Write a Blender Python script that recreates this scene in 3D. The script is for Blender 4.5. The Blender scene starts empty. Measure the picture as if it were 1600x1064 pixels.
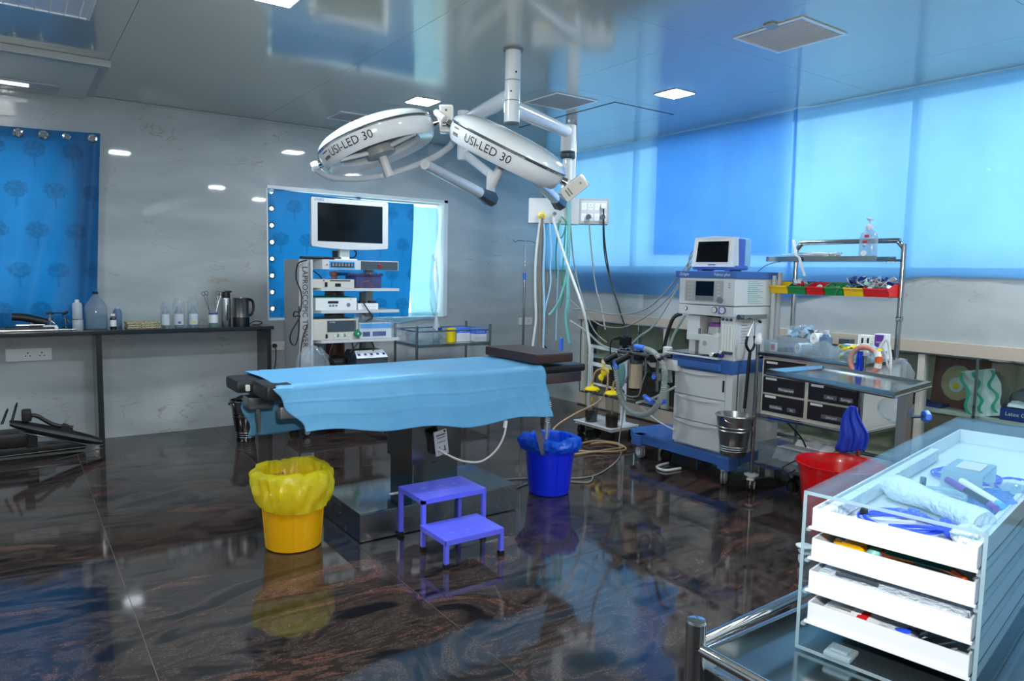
import bpy, bmesh, math, random
from math import pi, sin, cos
from mathutils import Vector, Matrix, noise
random.seed(7)
SC = bpy.context.scene
COL = SC.collection

# ------------------------------------------------------------------ camera
R_ = Vector((.8170, -.5763, .0201)); U_ = Vector((.0380, .0887, .9953)); F_ = Vector((.5754, .8124, -.0944))
cam = bpy.data.objects.new('camera', bpy.data.cameras.new('camera')); COL.objects.link(cam)
m3 = Matrix((R_, U_, -F_)).transposed()
cam.matrix_world = Matrix.Translation((-5.0222, -6.5096, 1.4)) @ m3.to_4x4()
cam.data.sensor_width = 36; cam.data.lens = 24.946; cam.data.clip_start = .02
SC.camera = cam
# ------------------------------------------------------------------ world, lights, exposure
W = bpy.data.worlds.new('world'); SC.world = W; W.use_nodes = True
W.node_tree.nodes['Background'].inputs[0].default_value = (.80, .92, 1, 1)
W.node_tree.nodes['Background'].inputs[1].default_value = 1.85
def area(name, loc, to, size, power, col=(1, 1, 1)):
    l = bpy.data.lights.new(name, 'AREA'); l.energy = power; l.size = size; l.color = col
    o = bpy.data.objects.new(name, l); COL.objects.link(o); o.location = loc
    o.rotation_euler = (Vector(to) - Vector(loc)).to_track_quat('-Z', 'Y').to_euler()
    return o
fl = area('camera_flash', (-4.969, -6.534, 1.56), (-2.4, -2.9, 3.6), .06, 34, (1, .97, .93))
SC.view_settings.view_transform = 'Standard'; SC.view_settings.look = 'None'
SC.view_settings.exposure = .68; SC.view_settings.gamma = 1; SC.view_settings.use_curve_mapping = False
SC.cycles.use_denoising = True
SC.cycles.max_bounces = 10; SC.cycles.transparent_max_bounces = 24; SC.cycles.transmission_bounces = 8
SC.cycles.sample_clamp_indirect = 6; SC.cycles.caustics_reflective = False

# ------------------------------------------------------------------ materials
def lin(c):
    return tuple(((v / 255) / 12.92 if v <= 10 else ((v / 255 + .055) / 1.055) ** 2.4) for v in c[:3]) + (1,)
MT = {}
def nt(name):
    m = bpy.data.materials.new(name); m.use_nodes = True; MT[name] = m
    return m, m.node_tree.nodes, m.node_tree.links
def M(name, c, rough=.5, metal=0, coat=0, bump=0, bscale=60, mottle=0, mscale=8, emit=0, aniso=0, sub=0, spec=.5):
    m, N, L = nt(name); b = N['Principled BSDF']
    b.inputs['Base Color'].default_value = lin(c); b.inputs['Roughness'].default_value = rough
    b.inputs['Metallic'].default_value = metal; b.inputs['Coat Weight'].default_value = coat
    b.inputs['Coat Roughness'].default_value = .08; b.inputs['Specular IOR Level'].default_value = spec
    if sub: b.inputs['Subsurface Weight'].default_value = sub; b.inputs['Subsurface Scale'].default_value = .02
    if emit:
        b.inputs['Emission Color'].default_value = lin(c); b.inputs['Emission Strength'].default_value = emit
    if mottle or bump:
        tc = N.new('ShaderNodeTexCoord'); n = N.new('ShaderNodeTexNoise'); n.inputs['Scale'].default_value = mscale; n.inputs['Detail'].default_value = 5
        L.new(tc.outputs['Object'], n.inputs['Vector'])
        if mottle:
            hs = N.new('ShaderNodeHueSaturation'); mr = N.new('ShaderNodeMapRange')
            mr.inputs['To Min'].default_value = 1 - mottle; mr.inputs['To Max'].default_value = 1 + mottle
            L.new(n.outputs['Fac'], mr.inputs['Value']); L.new(mr.outputs[0], hs.inputs['Value'])
            hs.inputs['Color'].default_value = lin(c); L.new(hs.outputs[0], b.inputs['Base Color'])
            mq = N.new('ShaderNodeMapRange'); mq.inputs['To Min'].default_value = max(.02, rough - mottle * .3); mq.inputs['To Max'].default_value = rough + mottle * .3
            L.new(n.outputs['Fac'], mq.inputs['Value']); L.new(mq.outputs[0], b.inputs['Roughness'])
        if bump:
            n2 = N.new('ShaderNodeTexNoise'); n2.inputs['Scale'].default_value = bscale; n2.inputs['Detail'].default_value = 3
            L.new(tc.outputs['Object'], n2.inputs['Vector'])
            bp = N.new('ShaderNodeBump'); bp.inputs['Strength'].default_value = bump; bp.inputs['Distance'].default_value = .01
            L.new(n2.outputs['Fac'], bp.inputs['Height']); L.new(bp.outputs[0], b.inputs['Normal'])
    return m
def film(name, tint, body=(230, 240, 245), opac=.15, rough=.08, gl=.25, bump=0):
    """thin clear plastic or glass: see-through, a little body colour, a gloss that grows at grazing angles"""
    m, N, L = nt(name); N.remove(N['Principled BSDF']); out = N['Material Output']
    tr = N.new('ShaderNodeBsdfTransparent'); tr.inputs[0].default_value = lin(tint)
    df = N.new('ShaderNodeBsdfDiffuse'); df.inputs[0].default_value = lin(body)
    tl = N.new('ShaderNodeBsdfTranslucent'); tl.inputs[0].default_value = lin(body)
    dm = N.new('ShaderNodeMixShader'); dm.inputs[0].default_value = .5; L.new(df.outputs[0], dm.inputs[1]); L.new(tl.outputs[0], dm.inputs[2])
    a = N.new('ShaderNodeMixShader'); a.inputs[0].default_value = opac; L.new(tr.outputs[0], a.inputs[1]); L.new(dm.outputs[0], a.inputs[2])
    gg = N.new('ShaderNodeBsdfGlossy'); gg.inputs['Roughness'].default_value = rough
    lw = N.new('ShaderNodeLayerWeight'); lw.inputs['Blend'].default_value = .5
    pw = N.new('ShaderNodeMath'); pw.operation = 'POWER'; pw.inputs[1].default_value = 5; L.new(lw.outputs['Facing'], pw.inputs[0]); mx = N.new('ShaderNodeMapRange'); mx.inputs['To Min'].default_value = .02 + gl * .1; mx.inputs['To Max'].default_value = .26; L.new(pw.outputs[0], mx.inputs['Value'])
    if bump:
        tc = N.new('ShaderNodeTexCoord'); n2 = N.new('ShaderNodeTexNoise'); n2.inputs['Scale'].default_value = 26; n2.inputs['Detail'].default_value = 3
        L.new(tc.outputs['Object'], n2.inputs['Vector']); bp = N.new('ShaderNodeBump'); bp.inputs['Strength'].default_value = bump; bp.inputs['Distance'].default_value = .02
        L.new(n2.outputs['Fac'], bp.inputs['Height']); L.new(bp.outputs[0], gg.inputs['Normal']); L.new(bp.outputs[0], lw.inputs['Normal'])
    b = N.new('ShaderNodeMixShader'); L.new(mx.outputs[0], b.inputs[0]); L.new(a.outputs[0], b.inputs[1]); L.new(gg.outputs[0], b.inputs[2])
    L.new(b.outputs[0], out.inputs['Surface']); return m
def cloth(name, c, c2, transl=.6, clear=0, bump=.3, scale=3, tree=False, weave=0):
    """thin cloth that passes daylight"""
    m, N, L = nt(name); N.remove(N['Principled BSDF']); out = N['Material Output']
    tc = N.new('ShaderNodeTexCoord'); n = N.new('ShaderNodeTexNoise'); n.inputs['Scale'].default_value = scale; n.inputs['Detail'].default_value = 6; n.inputs['Roughness'].default_value = .6
    L.new(tc.outputs['Object'], n.inputs['Vector'])
    mp = N.new('ShaderNodeMapRange'); mp.inputs['From Min'].default_value = .3; mp.inputs['From Max'].default_value = .7; L.new(n.outputs['Fac'], mp.inputs['Value'])
    mc = N.new('ShaderNodeMix'); mc.data_type = 'RGBA'; mc.inputs['A'].default_value = lin(c); mc.inputs['B'].default_value = lin(c2); L.new(mp.outputs[0], mc.inputs['Factor'])
    colr = mc.outputs['Result']
    if tree:   # a damask of round tree crowns, woven darker in the cloth
        sp = N.new('ShaderNodeSeparateXYZ'); L.new(tc.outputs['Object'], sp.inputs[0])
        def mth(op, a, b=None):
            q = N.new('ShaderNodeMath'); q.operation = op
            for i, v in enumerate((a, b)):
                if v is None: continue
                if isinstance(v, (int, float)): q.inputs[i].default_value = v
                else: L.new(v, q.inputs[i])
            return q.outputs[0]
        px, pz = .245, .30
        zz = mth('DIVIDE', sp.outputs['Z'], pz); row = mth('FLOOR', zz)
        off = mth('MULTIPLY', mth('MODULO', mth('ADD', row, 100), 2), .5)
        xx = mth('ADD', mth('DIVIDE', sp.outputs['X'], px), off)
        fx = mth('SUBTRACT', mth('FRACT', xx), .5); fz = mth('SUBTRACT', mth('FRACT', zz), .55)
        dd = mth('SQRT', mth('ADD', mth('POWER', mth('MULTIPLY', fx, 1.0), 2), mth('POWER', mth('MULTIPLY', fz, 1.45), 2)))
        n3 = N.new('ShaderNodeTexNoise'); n3.inputs['Scale'].default_value = 45; n3.inputs['Detail'].default_value = 4; L.new(tc.outputs['Object'], n3.inputs['Vector'])
        crown = mth('LESS_THAN', mth('ADD', dd, mth('MULTIPLY', mth('SUBTRACT', n3.outputs['Fac'], .5), .35)), .30)
        vein = mth('MULTIPLY', crown, mth('GREATER_THAN', n3.outputs['Fac'], .47))
        trunk = mth('MULTIPLY', mth('LESS_THAN', mth('ABSOLUTE', fx), .035), mth('LESS_THAN', mth('ABSOLUTE', mth('ADD', fz, .25)), .18))
        fac = mth('MULTIPLY', mth('MAXIMUM', mth('MULTIPLY', vein, .7), mth('MULTIPLY', crown, .35)), 1)
        fac = mth('MAXIMUM', fac, mth('MULTIPLY', trunk, .5))
        m2 = N.new('ShaderNodeMix'); m2.data_type = 'RGBA'; L.new(fac, m2.inputs['Factor']); L.new(colr, m2.inputs['A'])
        m2.inputs['B'].default_value = tuple(v * .62 for v in lin(c)[:3]) + (1,); colr = m2.outputs['Result']
    pb = N.new('ShaderNodeBsdfPrincipled'); pb.inputs['Roughness'].default_value = .45; L.new(colr, pb.inputs['Base Color'])
    tl = N.new('ShaderNodeBsdfTranslucent'); L.new(colr, tl.inputs[0])
    bp = N.new('ShaderNodeBump'); bp.inputs['Strength'].default_value = bump; bp.inputs['Distance'].default_value = .02; L.new(n.outputs['Fac'], bp.inputs['Height']); L.new(bp.outputs[0], pb.inputs['Normal'])
    a = N.new('ShaderNodeMixShader'); a.inputs[0].default_value = transl; L.new(pb.outputs[0], a.inputs[1]); L.new(tl.outputs[0], a.inputs[2])
    last = a.outputs[0]
    if clear:
        t = N.new('ShaderNodeBsdfTransparent'); tm = N.new('ShaderNodeMix'); tm.data_type = 'RGBA'; tm.inputs['Factor'].default_value = .75
        tm.inputs['A'].default_value = (1, 1, 1, 1); L.new(colr, tm.inputs['B']); L.new(tm.outputs['Result'], t.inputs[0])
        b = N.new('ShaderNodeMixShader'); b.inputs[0].default_value = clear; L.new(last, b.inputs[1]); L.new(t.outputs[0], b.inputs[2]); last = b.outputs[0]
    L.new(last, out.inputs['Surface']); return m

def marble():
    m, N, L = nt('glazed_marble'); b = N['Principled BSDF']
    g = N.new('ShaderNodeNewGeometry')
    mp = N.new('ShaderNodeMapping'); mp.inputs['Scale'].default_value = (1, 1, 3.2); mp.inputs['Rotation'].default_value = (.25, .3, 0); L.new(g.outputs['Position'], mp.inputs['Vector'])
    n1 = N.new('ShaderNodeTexNoise'); n1.inputs['Scale'].default_value = 1.1; n1.inputs['Detail'].default_value = 6; n1.inputs['Distortion'].default_value = .8; L.new(mp.outputs[0], n1.inputs['Vector'])
    cr = N.new('ShaderNodeValToRGB'); e = cr.color_ramp.elements
    e[0].position = .3; e[0].color = lin((160, 169, 171)); e[1].position = .7; e[1].color = lin((184, 191, 190)); L.new(n1.outputs['Fac'], cr.inputs[0])
    n2 = N.new('ShaderNodeTexNoise'); n2.inputs['Scale'].default_value = 1.7; n2.inputs['Detail'].default_value = 4; n2.inputs['Distortion'].default_value = 1.2; L.new(mp.outputs[0], n2.inputs['Vector'])
    def vein(src, w):
        s = N.new('ShaderNodeMath'); s.operation = 'SUBTRACT'; s.inputs[1].default_value = .5; L.new(src, s.inputs[0])
        a = N.new('ShaderNodeMath'); a.operation = 'ABSOLUTE'; L.new(s.outputs[0], a.inputs[0])
        r = N.new('ShaderNodeMapRange'); r.inputs['From Min'].default_value = 0; r.inputs['From Max'].default_value = w; r.inputs['To Min'].default_value = 1; r.inputs['To Max'].default_value = 0; L.new(a.outputs[0], r.inputs['Value'])
        return r.outputs[0]
    v = vein(n2.outputs['Fac'], .011)
    n3 = N.new('ShaderNodeTexNoise'); n3.inputs['Scale'].default_value = 2.4; L.new(g.outputs['Position'], n3.inputs['Vector'])
    r3 = N.new('ShaderNodeMapRange'); r3.inputs['From Min'].default_value = .48; r3.inputs['From Max'].default_value = .62; r3.inputs['To Max'].default_value = .62; L.new(n3.outputs['Fac'], r3.inputs['Value'])
    mu = N.new('ShaderNodeMath'); mu.operation = 'MULTIPLY'; L.new(v, mu.inputs[0]); L.new(r3.outputs[0], mu.inputs[1])
    mx = N.new('ShaderNodeMix'); mx.data_type = 'RGBA'; L.new(mu.outputs[0], mx.inputs['Factor']); L.new(cr.outputs[0], mx.inputs['A']); mx.inputs['B'].default_value = lin((150, 128, 104))
    L.new(mx.outputs['Result'], b.inputs['Base Color']); b.inputs['Roughness'].default_value = .035
    b.inputs['Coat Weight'].default_value = 0; b.inputs['Coat Roughness'].default_value = .04
    return m
marble()
def granite():
    m, N, L = nt('dark_red_granite'); b = N['Principled BSDF']
    g = N.new('ShaderNodeNewGeometry'); oi = N.new('ShaderNodeObjectInfo')
    cm = N.new('ShaderNodeVectorMath'); cm.operation = 'SCALE'; cm.inputs[0].default_value = (7, 11, 5); L.new(oi.outputs['Random'], cm.inputs['Scale'])
    ad = N.new('ShaderNodeVectorMath'); L.new(g.outputs['Position'], ad.inputs[0]); L.new(cm.outputs[0], ad.inputs[1])
    mp = N.new('ShaderNodeMapping'); mp.inputs['Scale'].default_value = (1, 2.3, 1); mp.inputs['Rotation'].default_value = (0, 0, .5); L.new(ad.outputs[0], mp.inputs['Vector'])
    n1 = N.new('ShaderNodeTexNoise'); n1.inputs['Scale'].default_value = 1.25; n1.inputs['Detail'].default_value = 9; n1.inputs['Roughness'].default_value = .62; n1.inputs['Distortion'].default_value = 1.9; L.new(mp.outputs[0], n1.inputs['Vector'])
    cr = N.new('ShaderNodeValToRGB'); e = cr.color_ramp.elements
    e[0].position = .30; e[0].color = lin((18, 18, 20)); e[1].position = .80; e[1].color = lin((150, 86, 68))
    for p, c in ((.40, (28, 26, 27)), (.49, (66, 56, 51)), (.55, (36, 32, 32)), (.63, (86, 63, 54)), (.70, (50, 40, 38))):
        q = e.new(p); q.color = lin(c)
    L.new(n1.outputs['Fac'], cr.inputs[0])
    n2 = N.new('ShaderNodeTexNoise'); n2.inputs['Scale'].default_value = 140; n2.inputs['Detail'].default_value = 2; L.new(ad.outputs[0], n2.inputs['Vector'])
    mr = N.new('ShaderNodeMapRange'); mr.inputs['From Min'].default_value = .35; mr.inputs['From Max'].default_value = .7; mr.inputs['To Min'].default_value = .72; mr.inputs['To Max'].default_value = 1.45; L.new(n2.outputs['Fac'], mr.inputs['Value'])
    hs = N.new('ShaderNodeHueSaturation'); L.new(cr.outputs[0], hs.inputs['Color']); L.new(mr.outputs[0], hs.inputs['Value'])
    L.new(hs.outputs[0], b.inputs['Base Color']); b.inputs['Roughness'].default_value = .065; b.inputs['Specular IOR Level'].default_value = .62
    return m
granite()
def brushed(name, c, rough=.28, axis=2, stre=120, b_=.08):
    m, N, L = nt(name); b = N['Principled BSDF']; b.inputs['Metallic'].default_value = 1
    tc = N.new('ShaderNodeTexCoord'); mp = N.new('ShaderNodeMapping'); s = [1.5] * 3; s[axis] = stre; mp.inputs['Scale'].default_value = s
    L.new(tc.outputs['Object'], mp.inputs['Vector']); n = N.new('ShaderNodeTexNoise'); n.inputs['Scale'].default_value = 2; n.inputs['Detail'].default_value = 4; L.new(mp.outputs[0], n.inputs['Vector'])
    r = N.new('ShaderNodeMapRange'); r.inputs['To Min'].default_value = rough - b_; r.inputs['To Max'].default_value = rough + b_; L.new(n.outputs['Fac'], r.inputs['Value']); L.new(r.outputs[0], b.inputs['Roughness'])
    h = N.new('ShaderNodeHueSaturation'); h.inputs['Color'].default_value = lin(c); v = N.new('ShaderNodeMapRange'); v.inputs['To Min'].default_value = .85; v.inputs['To Max'].default_value = 1.12
    L.new(n.outputs['Fac'], v.inputs['Value']); L.new(v.outputs[0], h.inputs['Value']); L.new(h.outputs[0], b.inputs['Base Color']); return m
brushed('brushed_steel', (175, 178, 178), .3, 2, 40, .04); brushed('dark_steel', (135, 137, 137), .2, 0, 40, .04); M('chrome', (205, 208, 210), .07, 1)
M('base_steel', (170, 172, 172), .26, 1, mottle=.25, mscale=7); M('base_lid_reflection', (118, 132, 136), .10, 1); M('tube_steel', (170, 172, 174), .16, 1, mottle=.1, mscale=3); M('tray_steel', (178, 186, 188), .16, 1, mottle=.18, mscale=9)  # base lid: same steel, dark teal reflection of table and drape put into its colour
M('ceiling_gloss', (180, 187, 176), .13, 0, coat=.6, spec=.6, mottle=.04, mscale=.6)
M('ceiling_trim', (176, 184, 182), .3); M('grille_white', (196, 201, 202), .3); M('grille_slat', (250, 252, 252), .25, coat=.5, spec=.6); M('black', (12, 13, 15), .45); M('black_gloss', (9, 11, 14), .08, coat=.5)
M('rubber', (16, 16, 18), .6, bump=.1); M('white_plastic', (225, 228, 228), .35, mottle=.02); M('white_paint', (228, 232, 232), .22, coat=.4, mottle=.02)
M('lamp_white', (226, 232, 234), .16, coat=.7); M('grey_panel', (168, 170, 170), .4); M('mid_grey', (122, 128, 132), .4); M('slate', (62, 74, 84), .35)
M('cream', (198, 195, 184), .45, mottle=.03); M('machine_white', (206, 212, 212), .38, mottle=.03, mscale=4); M('machine_blue', (62, 104, 172), .35, mottle=.04)
M('monitor_blue', (74, 104, 186), .35); M('screen', (8, 12, 15), .12, coat=.1, spec=.3); M('counter_stone', (38, 42, 46), .14, coat=.3, mottle=.3, mscale=90)
M('beige_stone', (186, 174, 158), .3, mottle=.05, mscale=30); M('niche_back', (196, 180, 160), .5, mottle=.05); M('beige_frame', (196, 192, 182), .35)
M('yellow_plastic', (240, 176, 8), .3, coat=.25, mottle=.05, sub=.1); M('blue_plastic', (16, 44, 226), .28, coat=.3, mottle=.04); M('red_plastic', (206, 8, 14), .28, coat=.3, mottle=.05)
M('stool_blue', (100, 106, 240), .25, coat=.35, mottle=.05, mscale=30, bump=.06, bscale=40); M('brown_leather', (62, 42, 38), .36, bump=.15, bscale=300, mottle=.08)
M('black_leather', (22, 23, 26), .4, bump=.15, bscale=300, mottle=.1); M('knob_blue', (76, 128, 240), .35)
M('yellow_cap', (236, 206, 10), .3, coat=.2); M('dark_liquid', (10, 9, 10), .15); M('lime', (246, 228, 204), .9, mottle=.2, mscale=180, bump=.8, bscale=220)
M('bin_yellow', (236, 196, 18), .35); M('bin_green', (20, 132, 62), .35); M('bin_red', (214, 30, 30), .35)
M('paper', (226, 230, 232), .8); M('label_white', (222, 228, 232), .6); M('ink', (20, 22, 30), .6); M('blue_ink', (20, 52, 130), .5); M('green_ink', (30, 140, 90), .5)
M('purple', (96, 44, 150), .5); M('red_print', (206, 22, 24), .5); M('teal_print', (40, 168, 140), .5); M('cable_black', (14, 14, 16), .45); M('cable_grey', (128, 130, 128), .5)
M('hose_white', (204, 210, 206), .4); M('hose_tan', (170, 138, 104), .4); M('hose_brown', (124, 110, 96), .4); M('hose_blue', (150, 194, 220), .4); M('hose_teal', (112, 178, 178), .45); M('hose_green', (20, 138, 92), .4)
M('copper_coil', (206, 140, 122), .45, mottle=.2, mscale=60); M('orange', (236, 104, 28), .4); M('gas_brown', (84, 54, 40), .4, mottle=.25, mscale=14)
M('tray_white', (206, 214, 220), .35); M('cotton', (196, 210, 222), .9, bump=.7, bscale=90); M('wire_blue', (40, 76, 214), .35); M('teal_solid', (24, 122, 122), .4); M('pen_lightblue', (70, 170, 235), .35)
M('wood_frame', (128, 76, 62), .4, mottle=.2, mscale=20); M('fan_cream', (206, 184, 138), .5, mottle=.12, mscale=20); M('books', (176, 164, 140), .8, mottle=.2, mscale=40); M('drum_brown', (52, 20, 18), .25, coat=.4)
M('green_plastic', (18, 128, 84), .4); M('drawer_black', (34, 32, 34), .3, bump=.2, bscale=140); M('tape', (96, 98, 102), .4); M('fabric_navy', (24, 34, 110), .7)
M('panel_led', (232, 244, 255), .5, emit=165); M('slot_light', (235, 242, 255), .5, emit=2.5)
M('flow_lit', (236, 240, 232), .3); M('vein_dust', (104, 102, 98), .8); M('frame_white', (222, 228, 228), .35); cloth('backlit_white', (235, 245, 248), (240, 248, 250), .85, .3, 0)
M('foil', (190, 192, 196), .2, .8, bump=.5, bscale=50); M('dettol_purple', (112, 60, 128), .35)
film('glass', (236, 246, 244), opac=.01, rough=.02, gl=.2); film('acrylic', (240, 248, 250), (220, 240, 250), .03, .03, .2)
film('acrylic_edge', (200, 226, 236), (215, 235, 242), .5, .05, .35)
film('clear_plastic', (238, 244, 247), (228, 238, 244), .22, .15, .3, bump=.8); film('bag_clear', (246, 250, 252), (232, 240, 246), .16, .12, .35, bump=1)
film('bottle_clear', (226, 236, 240), (215, 226, 232), .3, .1, .3); film('bottle_blue', (170, 195, 220), (165, 190, 215), .4, .1, .3); film('jar_clear', (240, 238, 232), (200, 196, 188), .08, .05, .3)
film('bottle_white', (220, 228, 232), (226, 232, 236), .88, .2, .3); film('liquid_blue', (190, 226, 236), (170, 212, 226), .4, .05, .2)
film('liner_yellow', (255, 250, 140), (255, 250, 50), .82, .12, .42, bump=1); film('liner_blue', (70, 150, 250), (30, 124, 250), .8, .12, .42, bump=1)
film('green_wrap', (222, 238, 230), (180, 205, 194), .25, .12, .4, bump=.8); film('smoke_plastic', (190, 180, 205), (150, 130, 170), .35, .12, .3, bump=.3)
film('green_bag', (150, 180, 165), (90, 130, 112), .4, .15, .4, bump=1); film('blue_bag', (150, 205, 252), (110, 175, 245), .35, .12, .35, bump=1); film('hose_clear', (214, 224, 220), (196, 206, 200), .8, .2, .3)
cloth('window_sheet', (110, 172, 228), (128, 186, 234), .64, .17, .2, 1.6); cloth('window_sheet_under', (130, 188, 242), (142, 196, 246), .7, .1, .2, 1.6)
cloth('window_curtain', (16, 108, 168), (24, 122, 184), .5, 0, .3, 2.5, tree=True); cloth('drape_blue', (94, 164, 208), (104, 174, 216), .12, 0, .12, 9)
cloth('scrap_blue', (30, 70, 215), (40, 84, 228), .2, 0, .4, 20); cloth('sill_sheet', (150, 205, 225), (170, 220, 235), .6, .2, .3, 5)
marble_m = MT['glazed_marble']

# ------------------------------------------------------------------ mesh builder
ORG = {}
class MB:
    def __init__(s, mat='white_plastic'):
        s.v = []; s.f = []; s.fm = []; s.mats = []; s.c = 0; s.m(mat); s.X = None; s.sharp = 40; s.bev = False
    def m(s, mat):
        if mat not in s.mats: s.mats.append(mat)
        s.c = s.mats.index(mat); return s
    def xf(s, X): s.X = X; return s
    def add(s, vs, fs):
        k = len(s.v)
        for p in vs:
            p = Vector(p); s.v.append(s.X @ p if s.X else p)
        for f in fs: s.f.append(tuple(i + k for i in f)); s.fm.append(s.c)
        return s
    def box(s, x0, x1, y0, y1, z0, z1, b=0):
        if x0 > x1: x0, x1 = x1, x0
        if y0 > y1: y0, y1 = y1, y0
        if z0 > z1: z0, z1 = z1, z0
        if b <= 0:
            vs = [(x, y, z) for z in (z0, z1) for y in (y0, y1) for x in (x0, x1)]
            return s.add(vs, [(0, 2, 3, 1), (4, 5, 7, 6), (0, 1, 5, 4), (2, 6, 7, 3), (0, 4, 6, 2), (1, 3, 7, 5)])
        b = min(b, (x1 - x0) * .49, (y1 - y0) * .49, (z1 - z0) * .49)
        s.bev = True; bm = bmesh.new(); bmesh.ops.create_cube(bm, size=1)
        for v in bm.verts: v.co = Vector(((x0 + x1) / 2 + v.co.x * (x1 - x0), (y0 + y1) / 2 + v.co.y * (y1 - y0), (z0 + z1) / 2 + v.co.z * (z1 - z0)))
        bmesh.ops.bevel(bm, geom=bm.edges[:], offset=b, segments=2, profile=.6, affect='EDGES')
        bm.verts.index_update(); s.add([v.co.copy() for v in bm.verts], [[v.index for v in f.verts] for f in bm.faces]); bm.free(); return s
    def lathe(s, prof, c, n=28, axis=None, squash=1):
        c = Vector(c); A = Matrix.Identity(3) if axis is None else Vector((0, 0, 1)).rotation_difference(Vector(axis).normalized()).to_matrix()
        vs = []; fs = []
        for r, z in prof:
            for i in range(n):
                a = 2 * pi * i / n; vs.append(c + A @ Vector((max(r, 1e-5) * cos(a), max(r, 1e-5) * sin(a) * squash, z)))
        for j in range(len(prof) - 1):
            for i in range(n):
                a, b = j * n + i, j * n + (i + 1) % n; fs.append((a, b, b + n, a + n))
        return s.add(vs, fs)
    def cyl(s, p0, p1, r0, r1=None, n=16):
        p0, p1 = Vector(p0), Vector(p1); h = (p1 - p0).length; r1 = r0 if r1 is None else r1
        return s.lathe([(0, 0), (r0, 0), (r1, h), (0, h)], p0, n, p1 - p0)
    def tube(s, pts, r, n=8, smooth=4, closed=False):
        P = [Vector(p) for p in pts]
        if smooth > 1 and len(P) > 2:
            Q = []; k = len(P); last = k if closed else k - 1
            for i in range(last):
                a, b, c, d = (P[(i - 1) % k] if (i or closed) else P[0]), P[i], P[(i + 1) % k], (P[(i + 2) % k] if (closed or i + 2 < k) else P[-1])
                for t in range(smooth):
                    t = t / smooth; Q.append(.5 * ((2 * b) + (c - a) * t + (2 * a - 5 * b + 4 * c - d) * t * t + (3 * b - a - 3 * c + d) * t ** 3))
            if not closed: Q.append(P[-1])
            P = Q
        vs = []; fs = []; k = len(P); nrm = None
        for i in range(k):
            a = P[i - 1] if (i or closed) else P[0]; b = P[(i + 1) % k] if (i < k - 1 or closed) else P[-1]
            t = (b - a).normalized() if (b - a).length > 1e-9 else Vector((0, 0, 1))
            if nrm is None: nrm = t.orthogonal().normalized()
            nrm = (nrm - t * nrm.dot(t)); nrm = nrm.normalized() if nrm.length > 1e-6 else t.orthogonal().normalized(); bi = t.cross(nrm)
            rr = r(i / max(1, k - 1)) if callable(r) else r
            for j in range(n): an = 2 * pi * j / n; vs.append(P[i] + (nrm * cos(an) + bi * sin(an)) * rr)
        for i in range(k if closed else k - 1):
            for j in range(n):
                a, b = i * n + j, i * n + (j + 1) % n; c, d = ((i + 1) % k) * n + j, ((i + 1) % k) * n + (j + 1) % n; fs.append((a, b, d, c))
        if not closed: fs.append(tuple(range(n - 1, -1, -1))); fs.append(tuple((k - 1) * n + j for j in range(n)))
        return s.add(vs, fs)
    def grid(s, fn, nu, nv):
        vs = [fn(i / nu, j / nv) for i in range(nu + 1) for j in range(nv + 1)]
        return s.add(vs, [(i * (nv + 1) + j, (i + 1) * (nv + 1) + j, (i + 1) * (nv + 1) + j + 1, i * (nv + 1) + j + 1) for i in range(nu) for j in range(nv)])
    def cut(s, holes, r):
        keep = []
        for f, m_ in zip(s.f, s.fm):
            c = sum((s.v[i] for i in f), Vector()) / len(f)
            if not any((c.x - h[0]) ** 2 + (c.z - h[1]) ** 2 < r * r for h in holes): keep.append((f, m_))
        s.f = [k[0] for k in keep]; s.fm = [k[1] for k in keep]; return s
    def ext(s, poly, vec):
        k = len(poly); vec = Vector(vec); vs = [Vector(p) for p in poly] + [Vector(p) + vec for p in poly]
        return s.add(vs, [tuple(range(k - 1, -1, -1)), tuple(range(k, 2 * k))] + [(i, (i + 1) % k, (i + 1) % k + k, i + k) for i in range(k)])
    def quad(s, a, b, c, d): return s.add([a, b, c, d], [(0, 1, 2, 3)])
    def blob(s, c, r, amp=.2, seed=0, n=20, fr=2.2):
        c = Vector(c); r = Vector(r) if not isinstance(r, (int, float)) else Vector((r, r, r)); o = Vector((seed * 3.1, seed * 1.7, 0)); vs = []; fs = []
        mth = n // 2
        for i in range(mth + 1):
            for j in range(n):
                th = pi * i / mth; ph = 2 * pi * j / n; d = Vector((sin(th) * cos(ph), sin(th) * sin(ph), cos(th)))
                k = 1 + amp * noise.noise(d * fr + o) + amp * .5 * noise.noise(d * fr * 2.7 + o); vs.append(c + Vector((d.x * r.x, d.y * r.y, d.z * r.z)) * k)
        for i in range(mth):
            for j in range(n): a, b = i * n + j, i * n + (j + 1) % n; fs.append((a, a + n, b + n, b))
        return s.add(vs, fs)
    def text(s, txt, o, x, y, size, align='CENTER', warp=None):
        cu = bpy.data.curves.new('t', 'FONT'); cu.body = txt; cu.size = size; cu.align_x = align; cu.align_y = 'CENTER'; cu.resolution_u = 3
        ob = bpy.data.objects.new('t', cu); COL.objects.link(ob); dg = bpy.context.evaluated_depsgraph_get(); me = bpy.data.meshes.new_from_object(ob.evaluated_get(dg))
        o, x, y = Vector(o), Vector(x).normalized(), Vector(y).normalized()
        vs = [(warp(v.co.x, v.co.y) if warp else o + x * v.co.x + y * v.co.y) for v in me.vertices]
        s.add(vs, [tuple(p.vertices) for p in me.polygons]); bpy.data.objects.remove(ob); bpy.data.curves.remove(cu); bpy.data.meshes.remove(me); return s
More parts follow.
